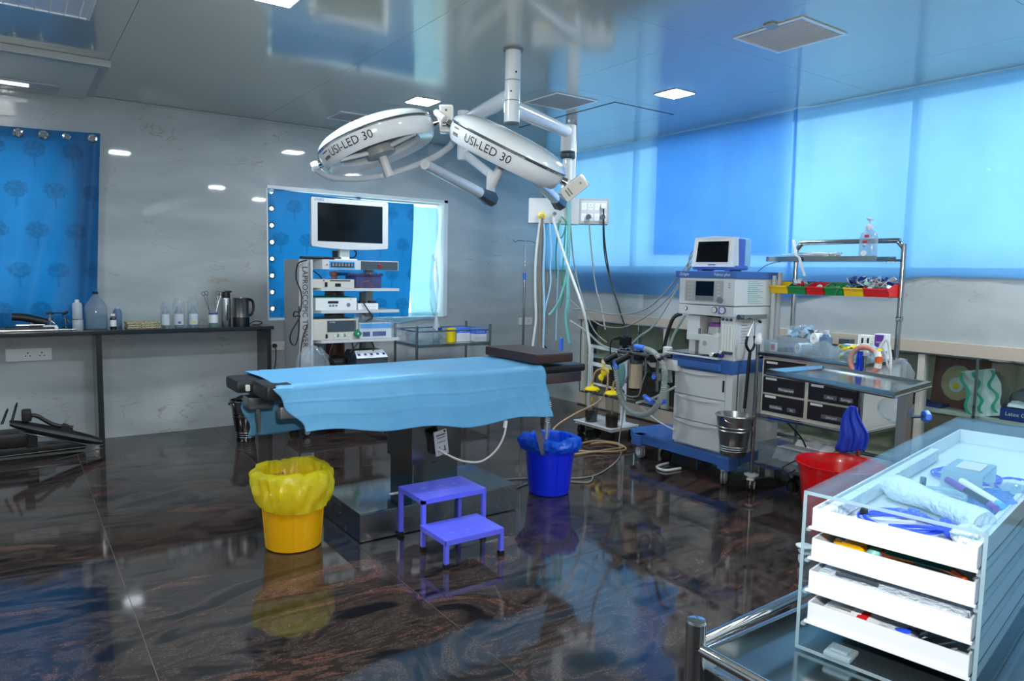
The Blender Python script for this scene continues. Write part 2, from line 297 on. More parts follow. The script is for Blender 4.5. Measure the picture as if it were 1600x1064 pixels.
    def done(s, name, parent=None, label=None, cat=None, group=None, kind=None, solid=0, subd=0, org=None):
        me = bpy.data.meshes.new(name)
        if parent is not None: O = ORG[parent]
        elif org is not None: O = Vector(org)
        elif kind: O = Vector((0, 0, 0))
        else:
            xs = [v.x for v in s.v]; ys = [v.y for v in s.v]; O = Vector(((min(xs) + max(xs)) / 2, (min(ys) + max(ys)) / 2, min(v.z for v in s.v)))
        me.from_pydata([v - O for v in s.v], [], s.f); me.validate()
        for mm in s.mats: me.materials.append(MT[mm])
        if len(me.polygons) == len(s.fm): me.polygons.foreach_set('material_index', s.fm)
        bm = bmesh.new(); bm.from_mesh(me); bmesh.ops.recalc_face_normals(bm, faces=bm.faces[:]) if not solid else None
        th = math.radians(s.sharp)
        for e in bm.edges:
            if len(e.link_faces) == 2 and e.calc_face_angle(0) > th: e.smooth = False
        for f in bm.faces: f.smooth = True
        bm.to_mesh(me); bm.free()
        o = bpy.data.objects.new(name, me); COL.objects.link(o)
        if parent is not None: o.parent = parent
        else: o.location = O
        ORG[o] = O
        if s.bev and not solid and not subd: md = o.modifiers.new('normals', 'WEIGHTED_NORMAL'); md.keep_sharp = True
        if solid: md = o.modifiers.new('thickness', 'SOLIDIFY'); md.thickness = solid; md.offset = 0
        if subd: md = o.modifiers.new('smooth', 'SUBSURF'); md.levels = subd; md.render_levels = subd
        tag(o, label, cat, group, kind); return o
def tag(o, label=None, cat=None, group=None, kind=None):
    if label: o['label'] = label
    if cat: o['category'] = cat
    if group: o['group'] = group
    if kind: o['kind'] = kind
def T(name, label, cat, loc, group=None):
    o = bpy.data.objects.new(name, None); COL.objects.link(o); o.location = loc; o.empty_display_size = .05
    ORG[o] = Vector(loc); tag(o, label, cat, group); return o
def dup(root, loc, rz=0, label=None, group=None):
    r = root.copy(); COL.objects.link(r); r.location = loc; r.rotation_euler = (0, 0, rz)
    if label: r['label'] = label
    if group: r['group'] = group
    for ch in list(root.children):
        c = ch.copy(); COL.objects.link(c); c.parent = r
        for g in ch.children: d = g.copy(); COL.objects.link(d); d.parent = c
    return r
def nz(x, y=0, z=0): return noise.noise(Vector((x, y, z)))
def RZ(c, a): return Matrix.Translation(c) @ Matrix.Rotation(a, 4, 'Z')
def crumple(mb, c, r, seed, amp=.35): return mb.blob(c, r, amp, seed, 24, 3)

# ================================================================== ROOM
H = 2.699; XW, YW = -7.6, -9.0
fl_o = MB('vein_dust').box(XW, .5, YW, .25, -.06, -.0014).done('floor', kind='structure')
xs = [-7.6] + [-3.62 + 1.04 * k for k in range(-3, 4)] + [0]; ys = [YW, -6.25, -3.91, -1.57, 0]
for i in range(len(xs) - 1):
    for j in range(len(ys) - 1):
        g = .0013; MB('dark_red_granite').box(xs[i] + g, xs[i + 1] - g, ys[j] + g, ys[j + 1] - g, -.0013, 0).done('floor_slab', fl_o)
ce = MB('black').box(XW, .25, YW, .25, H + .006, H + .1).done('ceiling', kind='structure')
cx = [XW, -5.73, -4.45, -3.17, -1.89, -.61, 0]; cy = [YW, -7.55, -6.3, -5.05, -3.8, -2.55, -1.3, 0]
for i in range(len(cx) - 1):
    for j in range(len(cy) - 1):
        g = .0012; MB('ceiling_gloss').box(cx[i] + g, cx[i + 1] - g, cy[j] + g, cy[j + 1] - g, H, H + .006).done('ceiling_panel', ce)
# wall with the curtained windows (y = 0)
wa = MB('glazed_marble')
L1, R1, B1, T1 = -5.9, -4.62, 1.0, 2.3; L2, R2, B2, T2 = -3.125, -1.264, .926, 2.138
for b in ((XW, L1, 0, H), (L1, R1, 0, B1), (L1, R1, T1, H), (R1, L2, 0, H), (L2, R2, 0, B2), (L2, R2, T2, H), (R2, 0, 0, H)):
    wa.box(b[0], b[1], 0, .22, b[2], b[3])
wa.done('wall_back', kind='structure')
# wall with the long window (x = 0)
wb = MB('glazed_marble'); WY0, WY1, WZ = -.06, -8.2, 1.45; NY0, NY1, NZ0, NZ1 = -.72, -8.2, .14, .925
wb.box(0, .22, 0.22, WY0, 0, H).box(0, .22, WY0, WY1, 1.0, WZ).box(0, .22, NY0, WY0, 0, 1.0).box(0, .22, WY1, YW, 0, H)
wb.box(0, .42, NY1, NY0, 0, .0 + NZ0 - .001)
wb.done('wall_right', kind='structure')
MB('machine_white').box(XW - .2, XW, YW, .22, 0, H).done('wall_left', kind='structure')
MB('machine_white').box(XW, .22, YW - .2, YW, 0, H).done('wall_front', kind='structure')
# white trims
MB('ceiling_trim').box(XW, 0, -.012, 0, H - .018, H - .001, .003).done('trim_1', kind='structure')
def window(name, x0, x1, z0, z1, mull, axis):
    f = MB('frame_white'); t = .045; d0, d1 = .12, .17
    def bx(a0, a1, c0, c1):
        if axis == 'x': f.box(a0, a1, d0, d1, c0, c1, .004)
        else: f.box(d0, d1, a0, a1, c0, c1, .004)
    bx(x0, x1, z0, z0 + t); bx(x0, x1, z1 - t, z1); bx(x0, x0 + t, z0, z1); bx(x1 - t, x1, z0, z1)
    for q in mull: bx(q - t / 2, q + t / 2, z0, z1)
    o = f.done(name, kind='structure'); e = sorted([x0] + list(mull) + [x1])
    for a, b in zip(e[:-1], e[1:]):
        g = MB('glass')
        if axis == 'x': g.box(a + .03, b - .03, .143, .149, z0 + .03, z1 - .03)
        else: g.box(.143, .149, a + .03, b - .03, z0 + .03, z1 - .03)
        g.done('pane', o)
window('window_1', L1, R1, B1, T1, [-5.26], 'x'); window('window_2', L2, R2, B2, T2, [-2.2], 'x')
window('window_3', WY1, WY0, WZ, H - .01, [-6.8, -5.4, -4.0, -2.6, -1.3], 'y')
wl = MB('frame_white')
for b in ((L2, L2 + .012, B2, T2), (R2 - .045, R2, B2, T2), (L2, R2, T2 - .03, T2), (L2, R2, B2, B2 + .012)): wl.box(b[0], b[1], -.004, .12, b[2], b[3], .003)
wl.done('trim_2', kind='structure')

# niche under the long window
n = MB('niche_back'); n.box(.40, .42, NY1, NY0, NZ0, 1.0).box(0, .42, NY0, NY0 + .02, 0, 1.0).box(0, .42, NY1, NY0, NZ0 - .01, NZ0)
n.box(0.22, .42, NY1, NY0, .98, 1.0); n.done('trim_3', kind='structure')
MB('beige_stone').box(-.035, .1, NY1, NY0 + .04, NZ1, 1.008, .004).box(-.02, .05, NY1, NY0 + .04, .012, NZ0, .004).done('trim_4', kind='structure')
MB('chrome').box(-.02, .02, NY1, NY0, NZ1 - .012, NZ1, .002).box(-.02, .04, NY1, NY0, NZ0, NZ0 + .014, .002).done('trim_5', kind='structure')
MB('beige_frame').box(.03, .39, NY1, NY0, .525, .545).done('trim_6', kind='structure')
for k, y in enumerate((-.73, -1.9, -3.07, -4.2, -5.4)):
    MB('beige_frame').box(-.015, .05, y - .045, y, NZ0, NZ1, .003).done('trim_%d' % (7 + k), kind='structure')
ng = T('sliding_glass_doors', 'sliding glass doors closing the low beige niche under the long window', 'glass door', (.02, -4, NZ0))
gy = [-.80, -1.56, -2.35, -3.0, -3.7, -4.56, -5.3]
for a, b in zip(gy[:-1], gy[1:]):
    MB('glass').box(.012, .018, b - .03, a, NZ0 + .016, NZ1 - .014).done('glass_panel', ng)
    MB('chrome').box(.004, .012, b - .004, b + .012, NZ0 + .016, NZ1 - .014).done('edge_strip', ng)

# ------------------------------------------------------------------ sheets over the long window
def pleat(y, z):
    x = -.03 - .010 * nz(y * 2.2, z * .7, 3) - .008 * nz(y * 6, z * 1.5, 1)
    for y0, w, a, tilt in ((-.62, .07, .035, .05), (-3.24, .05, .03, -.02), (-3.15, .16, .02, .10), (-2.6, .05, .008, .02), (-3.62, .05, .012, -.12), (-4.3, .04, .006, .03), (-4.9, .05, .008, .0), (-1.0, .05, .006, .03)):
        c = y0 + tilt * (2.7 - z); d = (y - c) / (w * (1 + .6 * (2.7 - z)))
        x -= a * math.exp(-d * d) * (1 - .35 * (2.7 - z))
    return x
def low(y):
    pts = [(0, 1.445), (-.66, 1.445), (-.67, 1.228), (-3.03, 1.213), (-3.3, 1.27), (-3.58, 1.315), (-4.19, 1.435), (-4.6, 1.43), (-8.3, 1.435)]
    for (a, za), (b, zb) in zip(pts[:-1], pts[1:]):
        if a >= y >= b: return za + (zb - za) * (a - y) / (a - b)
    return 1.43
def sheet(y0, y1, zf, nu, nv, off=0): return lambda u, v: ((lambda y: (pleat(y, zf(y) + (H - .005 - zf(y)) * v) + off, y, zf(y) + (H - .005 - zf(y)) * v))(y0 + (y1 - y0) * u))
MB('window_sheet').grid(sheet(-.03, -3.22, low, 110, 30), 110, 30).done('window_sheet', label='pale blue translucent sheet over left half of the long window', cat='sheet', group=None)
MB('window_sheet').grid(sheet(-3.18, -8.1, low, 120, 30, .012), 120, 30).done('window_sheet', label='pale blue translucent sheet over right half of the long window, beside the gathered fold', cat='sheet')
MB('window_sheet_under').grid(lambda u, v: (.02 + .006 * nz(u * 6, v * 3), -1.70 - 1.42 * u, 1.60 + 1.08 * v - .02 * u), 24, 16).done('under_sheet', label='second darker blue layer hanging behind the left window sheet', cat='sheet')

# curtain over the left window
def cur1(u, v):
    x = -6.0 + (1.594) * u; z = 2.385 + .025 * u ** 2 - (1.48 + .02 * sin(u * 9)) * v
    if u > .97: z = z
    w = math.exp(-((u - .93 + .28 * v) / .09) ** 2) * .035 + math.exp(-((u - .99 + .05 * v) / .03) ** 2) * .03
    x -= .065 * v * max(0, u - .5) * 2
    y = -.035 - w - .012 * nz(u * 9, v * 2, 5) - .010 * sin(u * 40 + v * 5) * v
    if v > .93: y -= .05 * (v - .93) / .07 * (1 + .8 * sin(u * 25)); 
    return (x, y, z)
def grommets(par, pts, nrm=(0, -1, 0)):
    for p in pts:
        MB('chrome').lathe([(.019, -.003), (.030, -.004), (.034, 0), (.030, .004), (.019, .003), (.019, -.003)], p, 24, nrm).done('grommet', par)
c1 = MB('window_curtain').grid(cur1, 190, 150).cut([(q_, 2.368 - .004 * k_) for k_, q_ in enumerate((-4.459, -4.623, -4.773, -4.93, -5.09, -5.25))], .021).done('window_curtain', label='blue tree-patterned curtain hung flat over the left window above the counter', cat='curtain')
grommets(c1, [(q_, -.085 if q_ > -4.5 else -.052, 2.368 - .004 * k_) for k_, q_ in enumerate((-4.459, -4.623, -4.773, -4.93, -5.09, -5.25))])
# curtain hung sideways in the second window
def cur2(u, v):
    x = -3.115 + 1.475 * u - .05 * u * v; z = 2.118 - .035 * u - .02 * sin(u * 3) - (1.165 + .0 * u) * v + .01 * sin(u * 14) * v
    return (x, .035 - .012 * nz(u * 7, v * 3, 9) - .012 * sin(v * 5 + u * 6), z)
c2 = MB('window_curtain').grid(cur2, 190, 120).cut([(-3.075, 2.085 - .150 * k) for k in range(8)], .021).done('window_curtain', label='blue tree-patterned curtain strung sideways in the middle window behind the equipment tower', cat='curtain')
for k in range(8): 
    z = 2.085 - .150 * k; MB('chrome').lathe([(.019, -.003), (.028, -.004), (.031, 0), (.028, .004), (.019, .003), (.019, -.003)], (-3.075, .018, z), 22, (0, -1, 0)).done('grommet', c2)
MB('sill_sheet').grid(lambda u, v: (-1.66 + .31 * u + .02 * sin(v * 8), .08 - .02 * sin(u * 9 + v * 3) - .02 * nz(u * 5, v * 5), 2.06 - 1.12 * v), 20, 24).done('blue_plastic_sheet', label='pale blue plastic sheet bunched at right side of the middle window', cat='sheet')
MB('sill_sheet').grid(lambda u, v: (-2.15 + .75 * u, -.012 - .03 * v - .015 * sin(u * 11), .935 - .075 * v * (.6 + .4 * sin(u * 6))), 24, 6).done('sill_drape', label='limp pale blue plastic lying over the middle window sill', cat='sheet')
crumple(MB('bag_clear'), (-1.40, .03, 1.25), (.045, .04, .31), 3).done('plastic_bag', label='clear crumpled plastic at right jamb of the middle window', cat='plastic bag')

# ------------------------------------------------------------------ ceiling fittings
def led(x, y, s=.2, label=''):
    t = T('ceiling_light', label, 'ceiling light', (x, y, H))
    MB('white_plastic').box(x - s / 2 - .012, x + s / 2 + .012, y - s / 2 - .012, y + s / 2 + .012, H - .005, H - .001, .002).done('frame', t)
    MB('panel_led').box(x - s / 2, x + s / 2, y - s / 2, y + s / 2, H - .0065, H - .0052).done('diffuser', t)
led(-2.38, -1.53, .19, 'square white ceiling light above the left surgical lamp'); led(-1.095, -2.91, .19, 'square white ceiling light nearest the long window')
led(-3.93, -2.95, .19, 'square ceiling light cut by the top edge of the picture'); led(-4.2, -5.6, .19, 'square ceiling light behind the camera'); led(-2.2, -5.9, .19, 'square ceiling light over the drawer box trolley')
led(-5.6, -4.3, .19, 'added square ceiling light far left, out of frame'); led(-6.4, -1.6, .19, 'added square ceiling light beyond the left edge of the picture'); led(-1.1, -7.4, .19, 'added square ceiling light at the right rear, behind the camera'); led(-.75, -5.2, .19, 'added square ceiling light near the long window, right of the picture')  # unseen extra ceiling lights, added to brighten the dark interior
def grille(x0, x1, y0, y1, label, slats=20, mat='grille_slat', deep=True):
    t = T('air_grille', label, 'air vent', ((x0 + x1) / 2, (y0 + y1) / 2, H)); f = MB(mat); w = .018; z0, z1 = H - .008, H - .001
    f.box(x0, x1, y0, y0 + w, z0, z1, .002).box(x0, x1, y1 - w, y1, z0, z1, .002).box(x0, x0 + w, y0 + w, y1 - w, z0, z1, .002).box(x1 - w, x1, y0 + w, y1 - w, z0, z1, .002).done('frame', t)
    MB('grille_slat').box(x0 + w, x1 - w, y0 + w, y1 - w, H - .003, H - .001).done('backing', t)
    for k in range(slats):
        x = x0 + w + (x1 - x0 - 2 * w) * (k + .5) / slats; a = .0035
        MB(mat).add([(x - a, y0 + w, z0), (x - a + .002, y0 + w, z0), (x + a + .002, y0 + w, H - .003), (x + a, y0 + w, H - .003), (x - a, y1 - w, z0), (x - a + .002, y1 - w, z0), (x + a + .002, y1 - w, H - .003), (x + a, y1 - w, H - .003)],
            [(0, 1, 2, 3), (7, 6, 5, 4), (0, 4, 5, 1), (3, 2, 6, 7), (1, 5, 6, 2), (0, 3, 7, 4)]).done('slat', t)
grille(-1.76, -1.35, -4.34, -3.92, 'square louvred air grille in ceiling, nearest the camera on the right', 22)
grille(-1.77, -1.37, -2.41, -2.01, 'pale flat square grille in ceiling just right of the lamp pole', 30)
grille(-2.75, -2.365, -.80, -.46, 'pale flat grille in ceiling behind the left surgical lamp', 30)
grille(-5.7, -4.62, -3.1, -1.99, 'large louvred air grille in the ceiling corner at upper left', 16)
# access hatch (dark joint) and dropped filter panel
hp = T('access_hatch', 'square ceiling access hatch with black shadow gap', 'hatch', (-.93, -1.85, H)); a0, a1, b0, b1 = -1.25, -.605, -2.46, -1.22
MB('black').box(a0, a1, b0, b0 + .012, H - .0015, H + .001).box(a0, a1, b1 - .012, b1, H - .0015, H + .001).box(a0, a0 + .012, b0, b1, H - .0015, H + .001).box(a1 - .012, a1, b0, b1, H - .0015, H + .001).done('gap', hp)
MB('ceiling_gloss').box(a0 + .012, a1 - .012, b0 + .012, b1 - .012, H - .003, H + .001).done('lid', hp)
fp = T('filter_housing', 'shallow dropped ceiling housing with slot light at upper left', 'ceiling unit', (-5.1, -.65, H))
MB('ceiling_gloss').box(-5.8, -4.50, -1.16, -.02, H - .035, H - .001, .003).done('panel', fp)
MB('ceiling_trim').box(-5.8, -4.44, -1.20, -1.16, H - .045, H - .001, .003).box(-4.50, -4.44, -1.16, -.02, H - .012, H - .001, .003).done('edge_trim', fp)
MB('ceiling_trim').box(-5.6, -4.68, -.40, -.19, H - .046, H - .035, .003).done('light_frame', fp)
MB('slot_light').box(-5.3, -4.86, -.34, -.25, H - .049, H - .0465).done('diffuser', fp)

MB('ceiling_trim').box(-1.80, -1.73, -4.20, -4.14, H - .012, H - .001, .003).done('ceiling_sensor', label='tiny white sensor plate on ceiling beside the louvred grille', cat='sensor')
# ================================================================== COUNTER ON THE LEFT
ct = T('stone_counter', 'long dark stone counter on slab legs along the back wall', 'counter', (-4.4, -.16, 0))
MB('counter_stone').box(-6.6, -3.17, -.335, -.001, .875, .905, .004).done('worktop', ct)
MB('counter_stone').box(-4.505, -4.465, -.315, -.002, 0, .875, .003).done('leg', ct); MB('counter_stone').box(-3.225, -3.19, -.315, -.002, 0, .875, .003).done('leg', ct)
MB('counter_stone').box(-5.9, -5.86, -.315, -.002, 0, .875, .003).done('leg', ct)
CZ = .905
def jug():
    x, y = -4.485, -.17; t = T('clear_jug', 'big clear pointed jug half full of bluish liquid beside the curtain edge', 'bottle', (x, y, CZ))
    MB('bottle_clear').lathe([(0, .001), (.070, .001), (.078, .012), (.078, .165), (.07, .19), (.018, .262), (.016, .275)], (x, y, CZ), 30).done('body', t)
    MB('liquid_blue').lathe([(0, .004), (.069, .004), (.074, .014), (.074, .115), (0, .115)], (x, y, CZ), 30).done('liquid', t)
    MB('black').lathe([(0, .270), (.02, .270), (.02, .288), (0, .290)], (x, y, CZ), 20).done('cap', t)
jug()
def wbottle():
    x, y = -4.610, -.20; t = T('white_bottle', 'white plastic bottle standing on its own tub, left of the clear jug', 'bottle', (x, y, CZ))
    MB('bottle_white').lathe([(0, 0), (.033, 0), (.035, .006), (.035, .074), (.032, .078), (0, .078)], (x, y, CZ), 24).done('base_tub', t)
    MB('bottle_white').lathe([(0, .082), (.031, .082), (.033, .09), (.033, .19), (.026, .205), (.015, .208)], (x, y, CZ), 24).done('body', t)
    MB('white_plastic').lathe([(0, .205), (.014, .205), (.014, .228), (0, .23)], (x, y, CZ), 18).done('cap', t)
    MB('black').lathe([(.0, .078), (.0335, .078), (.0335, .082), (0, .082)], (x, y, CZ), 24).done('ring', t)
wbottle()
x, y = -4.375, -.22; t = T('brown_bottle', 'small dark medicine bottle with white label between jug and clear bottle', 'bottle', (x, y, CZ))
MB('black_gloss').lathe([(0, 0), (.021, 0), (.022, .004), (.022, .085), (.012, .1)], (x, y, CZ), 20).done('body', t)
MB('white_plastic').lathe([(0, .1), (.014, .1), (.014, .118), (0, .119)], (x, y, CZ), 16).done('cap', t)
MB('label_white').lathe([(.0224, .02), (.0224, .07)], (x, y, CZ), 20).done('label', t)
x, y = -4.335, -.13; t = T('clear_bottle', 'slim bluish clear bottle right behind the dark medicine bottle', 'bottle', (x, y, CZ))
MB('bottle_blue').lathe([(0, 0), (.03, 0), (.032, .006), (.032, .125), (.022, .15), (.012, .155)], (x, y, CZ), 22).done('body', t); MB('bottle_white').lathe([(0, .15), (.013, .15), (.013, .168), (0, .169)], (x, y, CZ), 16).done('cap', t)
# folded towels
for k, (dx, c, lab) in enumerate(((0, 'red_print', 'lowest folded patterned towel of the stack on the counter'), (.004, 'teal_print', 'middle folded patterned towel of the stack on the counter'), (-.004, 'red_print', 'topmost folded patterned towel of the stack on the counter'))):
    nm = 'towel_%d' % k
    m, N, L = nt(nm); b = N['Principled BSDF']; tc = N.new('ShaderNodeTexCoord'); v = N.new('ShaderNodeTexVoronoi'); v.inputs['Scale'].default_value = 60; L.new(tc.outputs['Object'], v.inputs['Vector'])
    cr = N.new('ShaderNodeValToRGB'); e = cr.color_ramp.elements; cr.color_ramp.interpolation = 'CONSTANT'; e[0].color = lin((160, 64, 56)) if k != 1 else lin((70, 120, 90)); e[1].position = .32; e[1].color = lin((190, 186, 150))
    q = e.new(.6); q.color = lin((128, 142, 108)); L.new(v.outputs['Distance'], cr.inputs[0]); L.new(cr.outputs[0], b.inputs['Base Color']); b.inputs['Roughness'].default_value = .9
    z0 = CZ + .0175 * k; mb = MB(nm).box(-4.285 + dx, -4.045 + dx, -.27, -.09, z0, z0 + .0165, .007); mb.done('folded_towel', label=lab, cat='towel', group=None)
# three wrapped bottles
for (x, h, w, mt, lab) in ((-4.0, .20, .036, 'label_white', 'first of three plastic-wrapped bottles, wide white label, beside the towels'), (-3.90, .235, .044, 'purple', 'middle of three plastic-wrapped bottles, with crumpled purple-printed wrapper'), (-3.79, .24, .042, 'yellow_cap', 'third plastic-wrapped bottle, with yellow print, nearest the scissors')):
    y = -.20; t = T('wrapped_bottle', lab, 'bottle', (x, y, CZ))
    MB('bottle_clear').lathe([(0, 0), (w * .72, 0), (w * .76, .006), (w * .76, .12), (w * .4, .15), (w * .35, .17), (0, .171)], (x, y, CZ), 22).done('body', t)
    MB('label_white').lathe([(w * .78, .02), (w * .78, .11)], (x, y, CZ), 22).done('label', t)
    if mt != 'label_white': MB(mt).box(x - .014, x + .010, y - w * .80, y - w * .5, CZ + .03, CZ + .05, .003).done('print', t)
    mb = MB('bag_clear'); mb.grid(lambda u, v: (lambda a, zz: (x + (w * (1.0 + .22 * nz(a, zz * 20, x * 9)) * (1 - .5 * max(0, (v - .8) / .2) ** 2)) * cos(2 * pi * u), y + (w * (1.0 + .22 * nz(a, zz * 20, x * 9))) * (1 - .5 * max(0, (v - .8) / .2) ** 2) * sin(2 * pi * u), CZ + .002 + zz))(u * 6, h * v * (1 + (.05 * sin(u * 30) if v > .95 else 0))), 28, 14); mb.done('wrapper', t)
# bottle with scissors
x, y = -3.635, -.20; t = T('glass_bottle', 'small clear bottle with blue-edged white label holding scissors', 'bottle', (x, y, CZ))
MB('bottle_clear').lathe([(0, 0), (.034, 0), (.036, .008), (.036, .11), (.012, .155), (.011, .185)], (x, y, CZ), 24).done('body', t); MB('label_white').lathe([(.0365, .03), (.0365, .10)], (x, y, CZ), 24).done('label', t); MB('blue_ink').lathe([(.0368, .10), (.0368, .112)], (x, y, CZ), 24).done('label_band', t)
MB('hose_green').lathe([(0, .002), (.034, .002), (.034, .02), (0, .02)], (x, y, CZ), 20).done('liquid', t)
for k, (dx, ang, lab) in enumerate(((-.008, -.22, 'left pair of steel scissors standing handles up in the small bottle'), (.008, .18, 'right pair of steel scissors standing handles up in the small bottle'))):
    t = T('scissors', lab, 'scissors', (x + dx, y, CZ + .03)); X = Matrix.Translation((x + dx, y, CZ + .03)) @ Matrix.Rotation(ang, 4, 'Y')
    for sgn in (-1, 1):
        mb = MB('tube_steel').xf(X); mb.tube([(0, 0, 0), (.002 * sgn, 0, .12), (.012 * sgn, 0, .235)], .0022, 6, 3); mb.tube([(.012 * sgn + .014 * cos(a), 0, .252 + .016 * sin(a)) for a in [2 * pi * i / 14 for i in range(14)]], .0026, 6, 1, True); mb.done('handle', t)
# steel flask and mug
x, y = -3.53, -.20; t = T('steel_flask', 'tall steel sports flask with black cap beside the steel jug', 'flask', (x, y, CZ))
MB('brushed_steel').lathe([(0, 0), (.034, 0), (.036, .004), (.036, .225), (.03, .243)], (x, y, CZ), 28).m('ink').box(x - .006, x + .004, y - .0375, y - .03, CZ + .05, CZ + .18).done('body', t)
MB('black').lathe([(0, .238), (.032, .238), (.033, .27), (.03, .29), (0, .292)], (x, y, CZ), 24).box(x - .01, x + .045, y - .012, y + .012, CZ + .283, CZ + .298, .004).done('cap', t)
x, y = -3.405, -.19; t = T('steel_jug', 'steel electric jug with black base and handle', 'kettle', (x, y, CZ))
MB('brushed_steel').lathe([(0, .07), (.064, .07), (.064, .235), (.066, .238), (.060, .238), (.058, .08)], (x, y, CZ), 32).done('body', t); MB('black').lathe([(0, 0), (.067, 0), (.067, .07), (.064, .074), (0, .074)], (x, y, CZ), 32).done('base', t)
MB('black').tube([(x + .06, y - .01, CZ + .225), (x + .092, y - .01, CZ + .21), (x + .1, y - .01, CZ + .15), (x + .085, y - .01, CZ + .1), (x + .062, y - .01, CZ + .09)], .011, 8).done('handle', t)
MB('cable_black').tube([(-3.33, -.15, CZ + .006), (-3.27, -.12, CZ + .03), (-3.22, -.16, CZ + .02), (-3.26, -.2, CZ + .006), (-3.31, -.18, CZ + .006)], .004, 6).done('jug_cable', label='black cable looping on the counter right end', cat='cable')
# arm rests and clamps on the counter, left
t = T('arm_rest', 'curved black padded arm rest lying on the counter at far left', 'arm rest', (-4.93, -.2, CZ))
MB('black_leather').tube([(-5.02, -.2, CZ + .105), (-4.95, -.2, CZ + .1), (-4.88, -.2, CZ + .082), (-4.80, -.2, CZ + .058)], lambda u: .030 - .006 * abs(u - .5), 10).done('pad', t)
MB('tube_steel').box(-5.0, -4.82, -.225, -.175, CZ + .034, CZ + .05, .004).tube([(-4.9, -.2, CZ + .05), (-4.9, -.2, CZ + .08)], .012, 8, 1).done('bracket', t)
t = T('flat_arm_board', 'low dark arm board under the curved arm rest', 'arm rest', (-4.95, -.2, CZ))
MB('black_leather').box(-5.06, -4.76, -.25, -.15, CZ + .001, CZ + .03, .01).done('pad', t); MB('tray_steel').box(-5.3, -4.62, -.28, -.262, CZ + .001, CZ + .014, .003).done('rail', t)
t = T('steel_clamp', 'steel clamp with black handles and bright white block on the counter', 'clamp', (-4.785, -.215, CZ))
MB('tube_steel').cyl((-4.785, -.215, CZ + .03), (-4.785, -.215, CZ + .13), .008).cyl((-4.785, -.215, CZ + .075), (-4.785, -.215, CZ + .095), .018).tube([(-4.80, -.215, CZ + .09), (-4.76, -.215, CZ + .05)], .005, 6, 1).done('post', t)
MB('frame_white').ext([(-4.83, -.24, CZ + .001), (-4.84, -.24, CZ + .015), (-4.83, -.24, CZ + .04), (-4.745, -.24, CZ + .04), (-4.735, -.24, CZ + .015), (-4.745, -.24, CZ + .001)], (0, .04, 0)).done('block', t)
MB('black').cyl((-4.81, -.215, CZ + .128), (-4.76, -.215, CZ + .128), .009).tube([(-4.76, -.215, CZ + .13), (-4.70, -.2, CZ + .128)], .004, 6, 1).cyl((-4.71, -.2, CZ + .118), (-4.67, -.2, CZ + .138), .010).done('handle', t)
t = T('small_clamp', 'small dark steel clamp standing right of the white block clamp', 'clamp', (-4.685, -.16, CZ))
MB('dark_steel').cyl((-4.685, -.16, CZ), (-4.685, -.16, CZ + .1), .006).cyl((-4.685, -.16, CZ), (-4.685, -.16, CZ + .02), .022).tube([(-4.72, -.16, CZ + .05), (-4.685, -.16, CZ + .085), (-4.66, -.16, CZ + .05)], .004, 6).done('post', t)

def sockets(name, label, x0, x1, z0, z1, items, y=0):
    t = T(name, label, 'socket', ((x0 + x1) / 2, y, z0)); MB('white_plastic').box(x0, x1, y - .012, y - .0005, z0, z1, .003).done('plate', t); yy = y - .0128
    for kind, x in items:
        zc = (z0 + z1) / 2
        if kind == 's': MB('white_plastic').box(x - .011, x + .011, yy - .005, yy, zc - .02, zc + .02, .002).done('switch', t)
        else:
            mb = MB('black')
            for dx, dz, r in ((0, .014, .0055), (-.014, -.009, .0045), (.014, -.009, .0045)): mb.cyl((x + dx, yy - .0005, zc + dz), (x + dx, yy + .002, zc + dz), r, n=10)
            mb.done('socket_holes', t)
    return t
sockets('wall_socket', 'white switch plate with two sockets on wall under the counter', -5.069, -4.775, .660, .755, [('s', -5.02), ('p', -4.93), ('p', -4.84)])
ws = sockets('wall_socket', 'white socket plate with black plug at right of the counter', -3.105, -2.93, .656, .738, [('p', -2.975)])
t = T('black_plug', 'black plug and cable in the socket beside the counter', 'plug', (-3.07, -.03, .69))
MB('cable_black').cyl((-3.075, -.013, .70), (-3.075, -.045, .70), .019).tube([(-3.075, -.04, .70), (-3.07, -.05, .66), (-3.075, -.05, .55), (-3.1, -.05, .46), (-3.13, -.04, .45)], .005, 6).done('plug', t)
sockets('wall_socket', 'small white double socket on wall low behind the hoses', -.33, -.14, .82, .90, [('p', -.27), ('p', -.19)])

# black folded positioning cushions with rods, floor left
t = T('leg_holder', 'black padded leg holder with steel rods lying folded on the floor', 'leg holder', (-4.85, -.42, 0))
MB('black_leather').grid(lambda u, v: (-5.06 + .56 * u, -.45 + .055 * cos(2 * pi * v) * (.3 + sin(pi * min(1, max(0, u * .96 + .02))) ** .35), .275 - .20 * u + .035 * sin(2 * pi * v) * (.2 + sin(pi * min(1, max(0, u * .96 + .02))) ** .35)), 20, 14).done('long_pad', t)
MB('black').box(-4.99, -4.93, -.50, -.38, .28, .36, .015).xf(None).done('strap', t); MB('black').ext([(-4.78, -.5, .19), (-4.74, -.5, .235), (-4.71, -.5, .225), (-4.66, -.5, .15)], (0, .09, 0)).done('strap', t)
MB('black').tube([(-4.94, -.44, .31), (-4.9, -.44, .31), (-4.8, -.44, .235), (-4.68, -.44, .2)], .014, 8).done('strap', t)
MB('black').box(-5.3, -4.6, -.42, -.28, .02, .09, .02).box(-5.3, -4.95, -.45, -.25, .09, .2, .03).box(-4.97, -4.90, -.44, -.34, .08, .24, .01).done('frame', t)
for a, b in (((-5.20, -.5, .05), (-4.495, -.47, .055)), ((-5.0, -.52, .215), (-4.60, -.5, .075)), ((-4.8, -.60, .008), (-4.50, -.48, .03))): MB('chrome').cyl(a, b, .0045, n=8).done('rod', t)
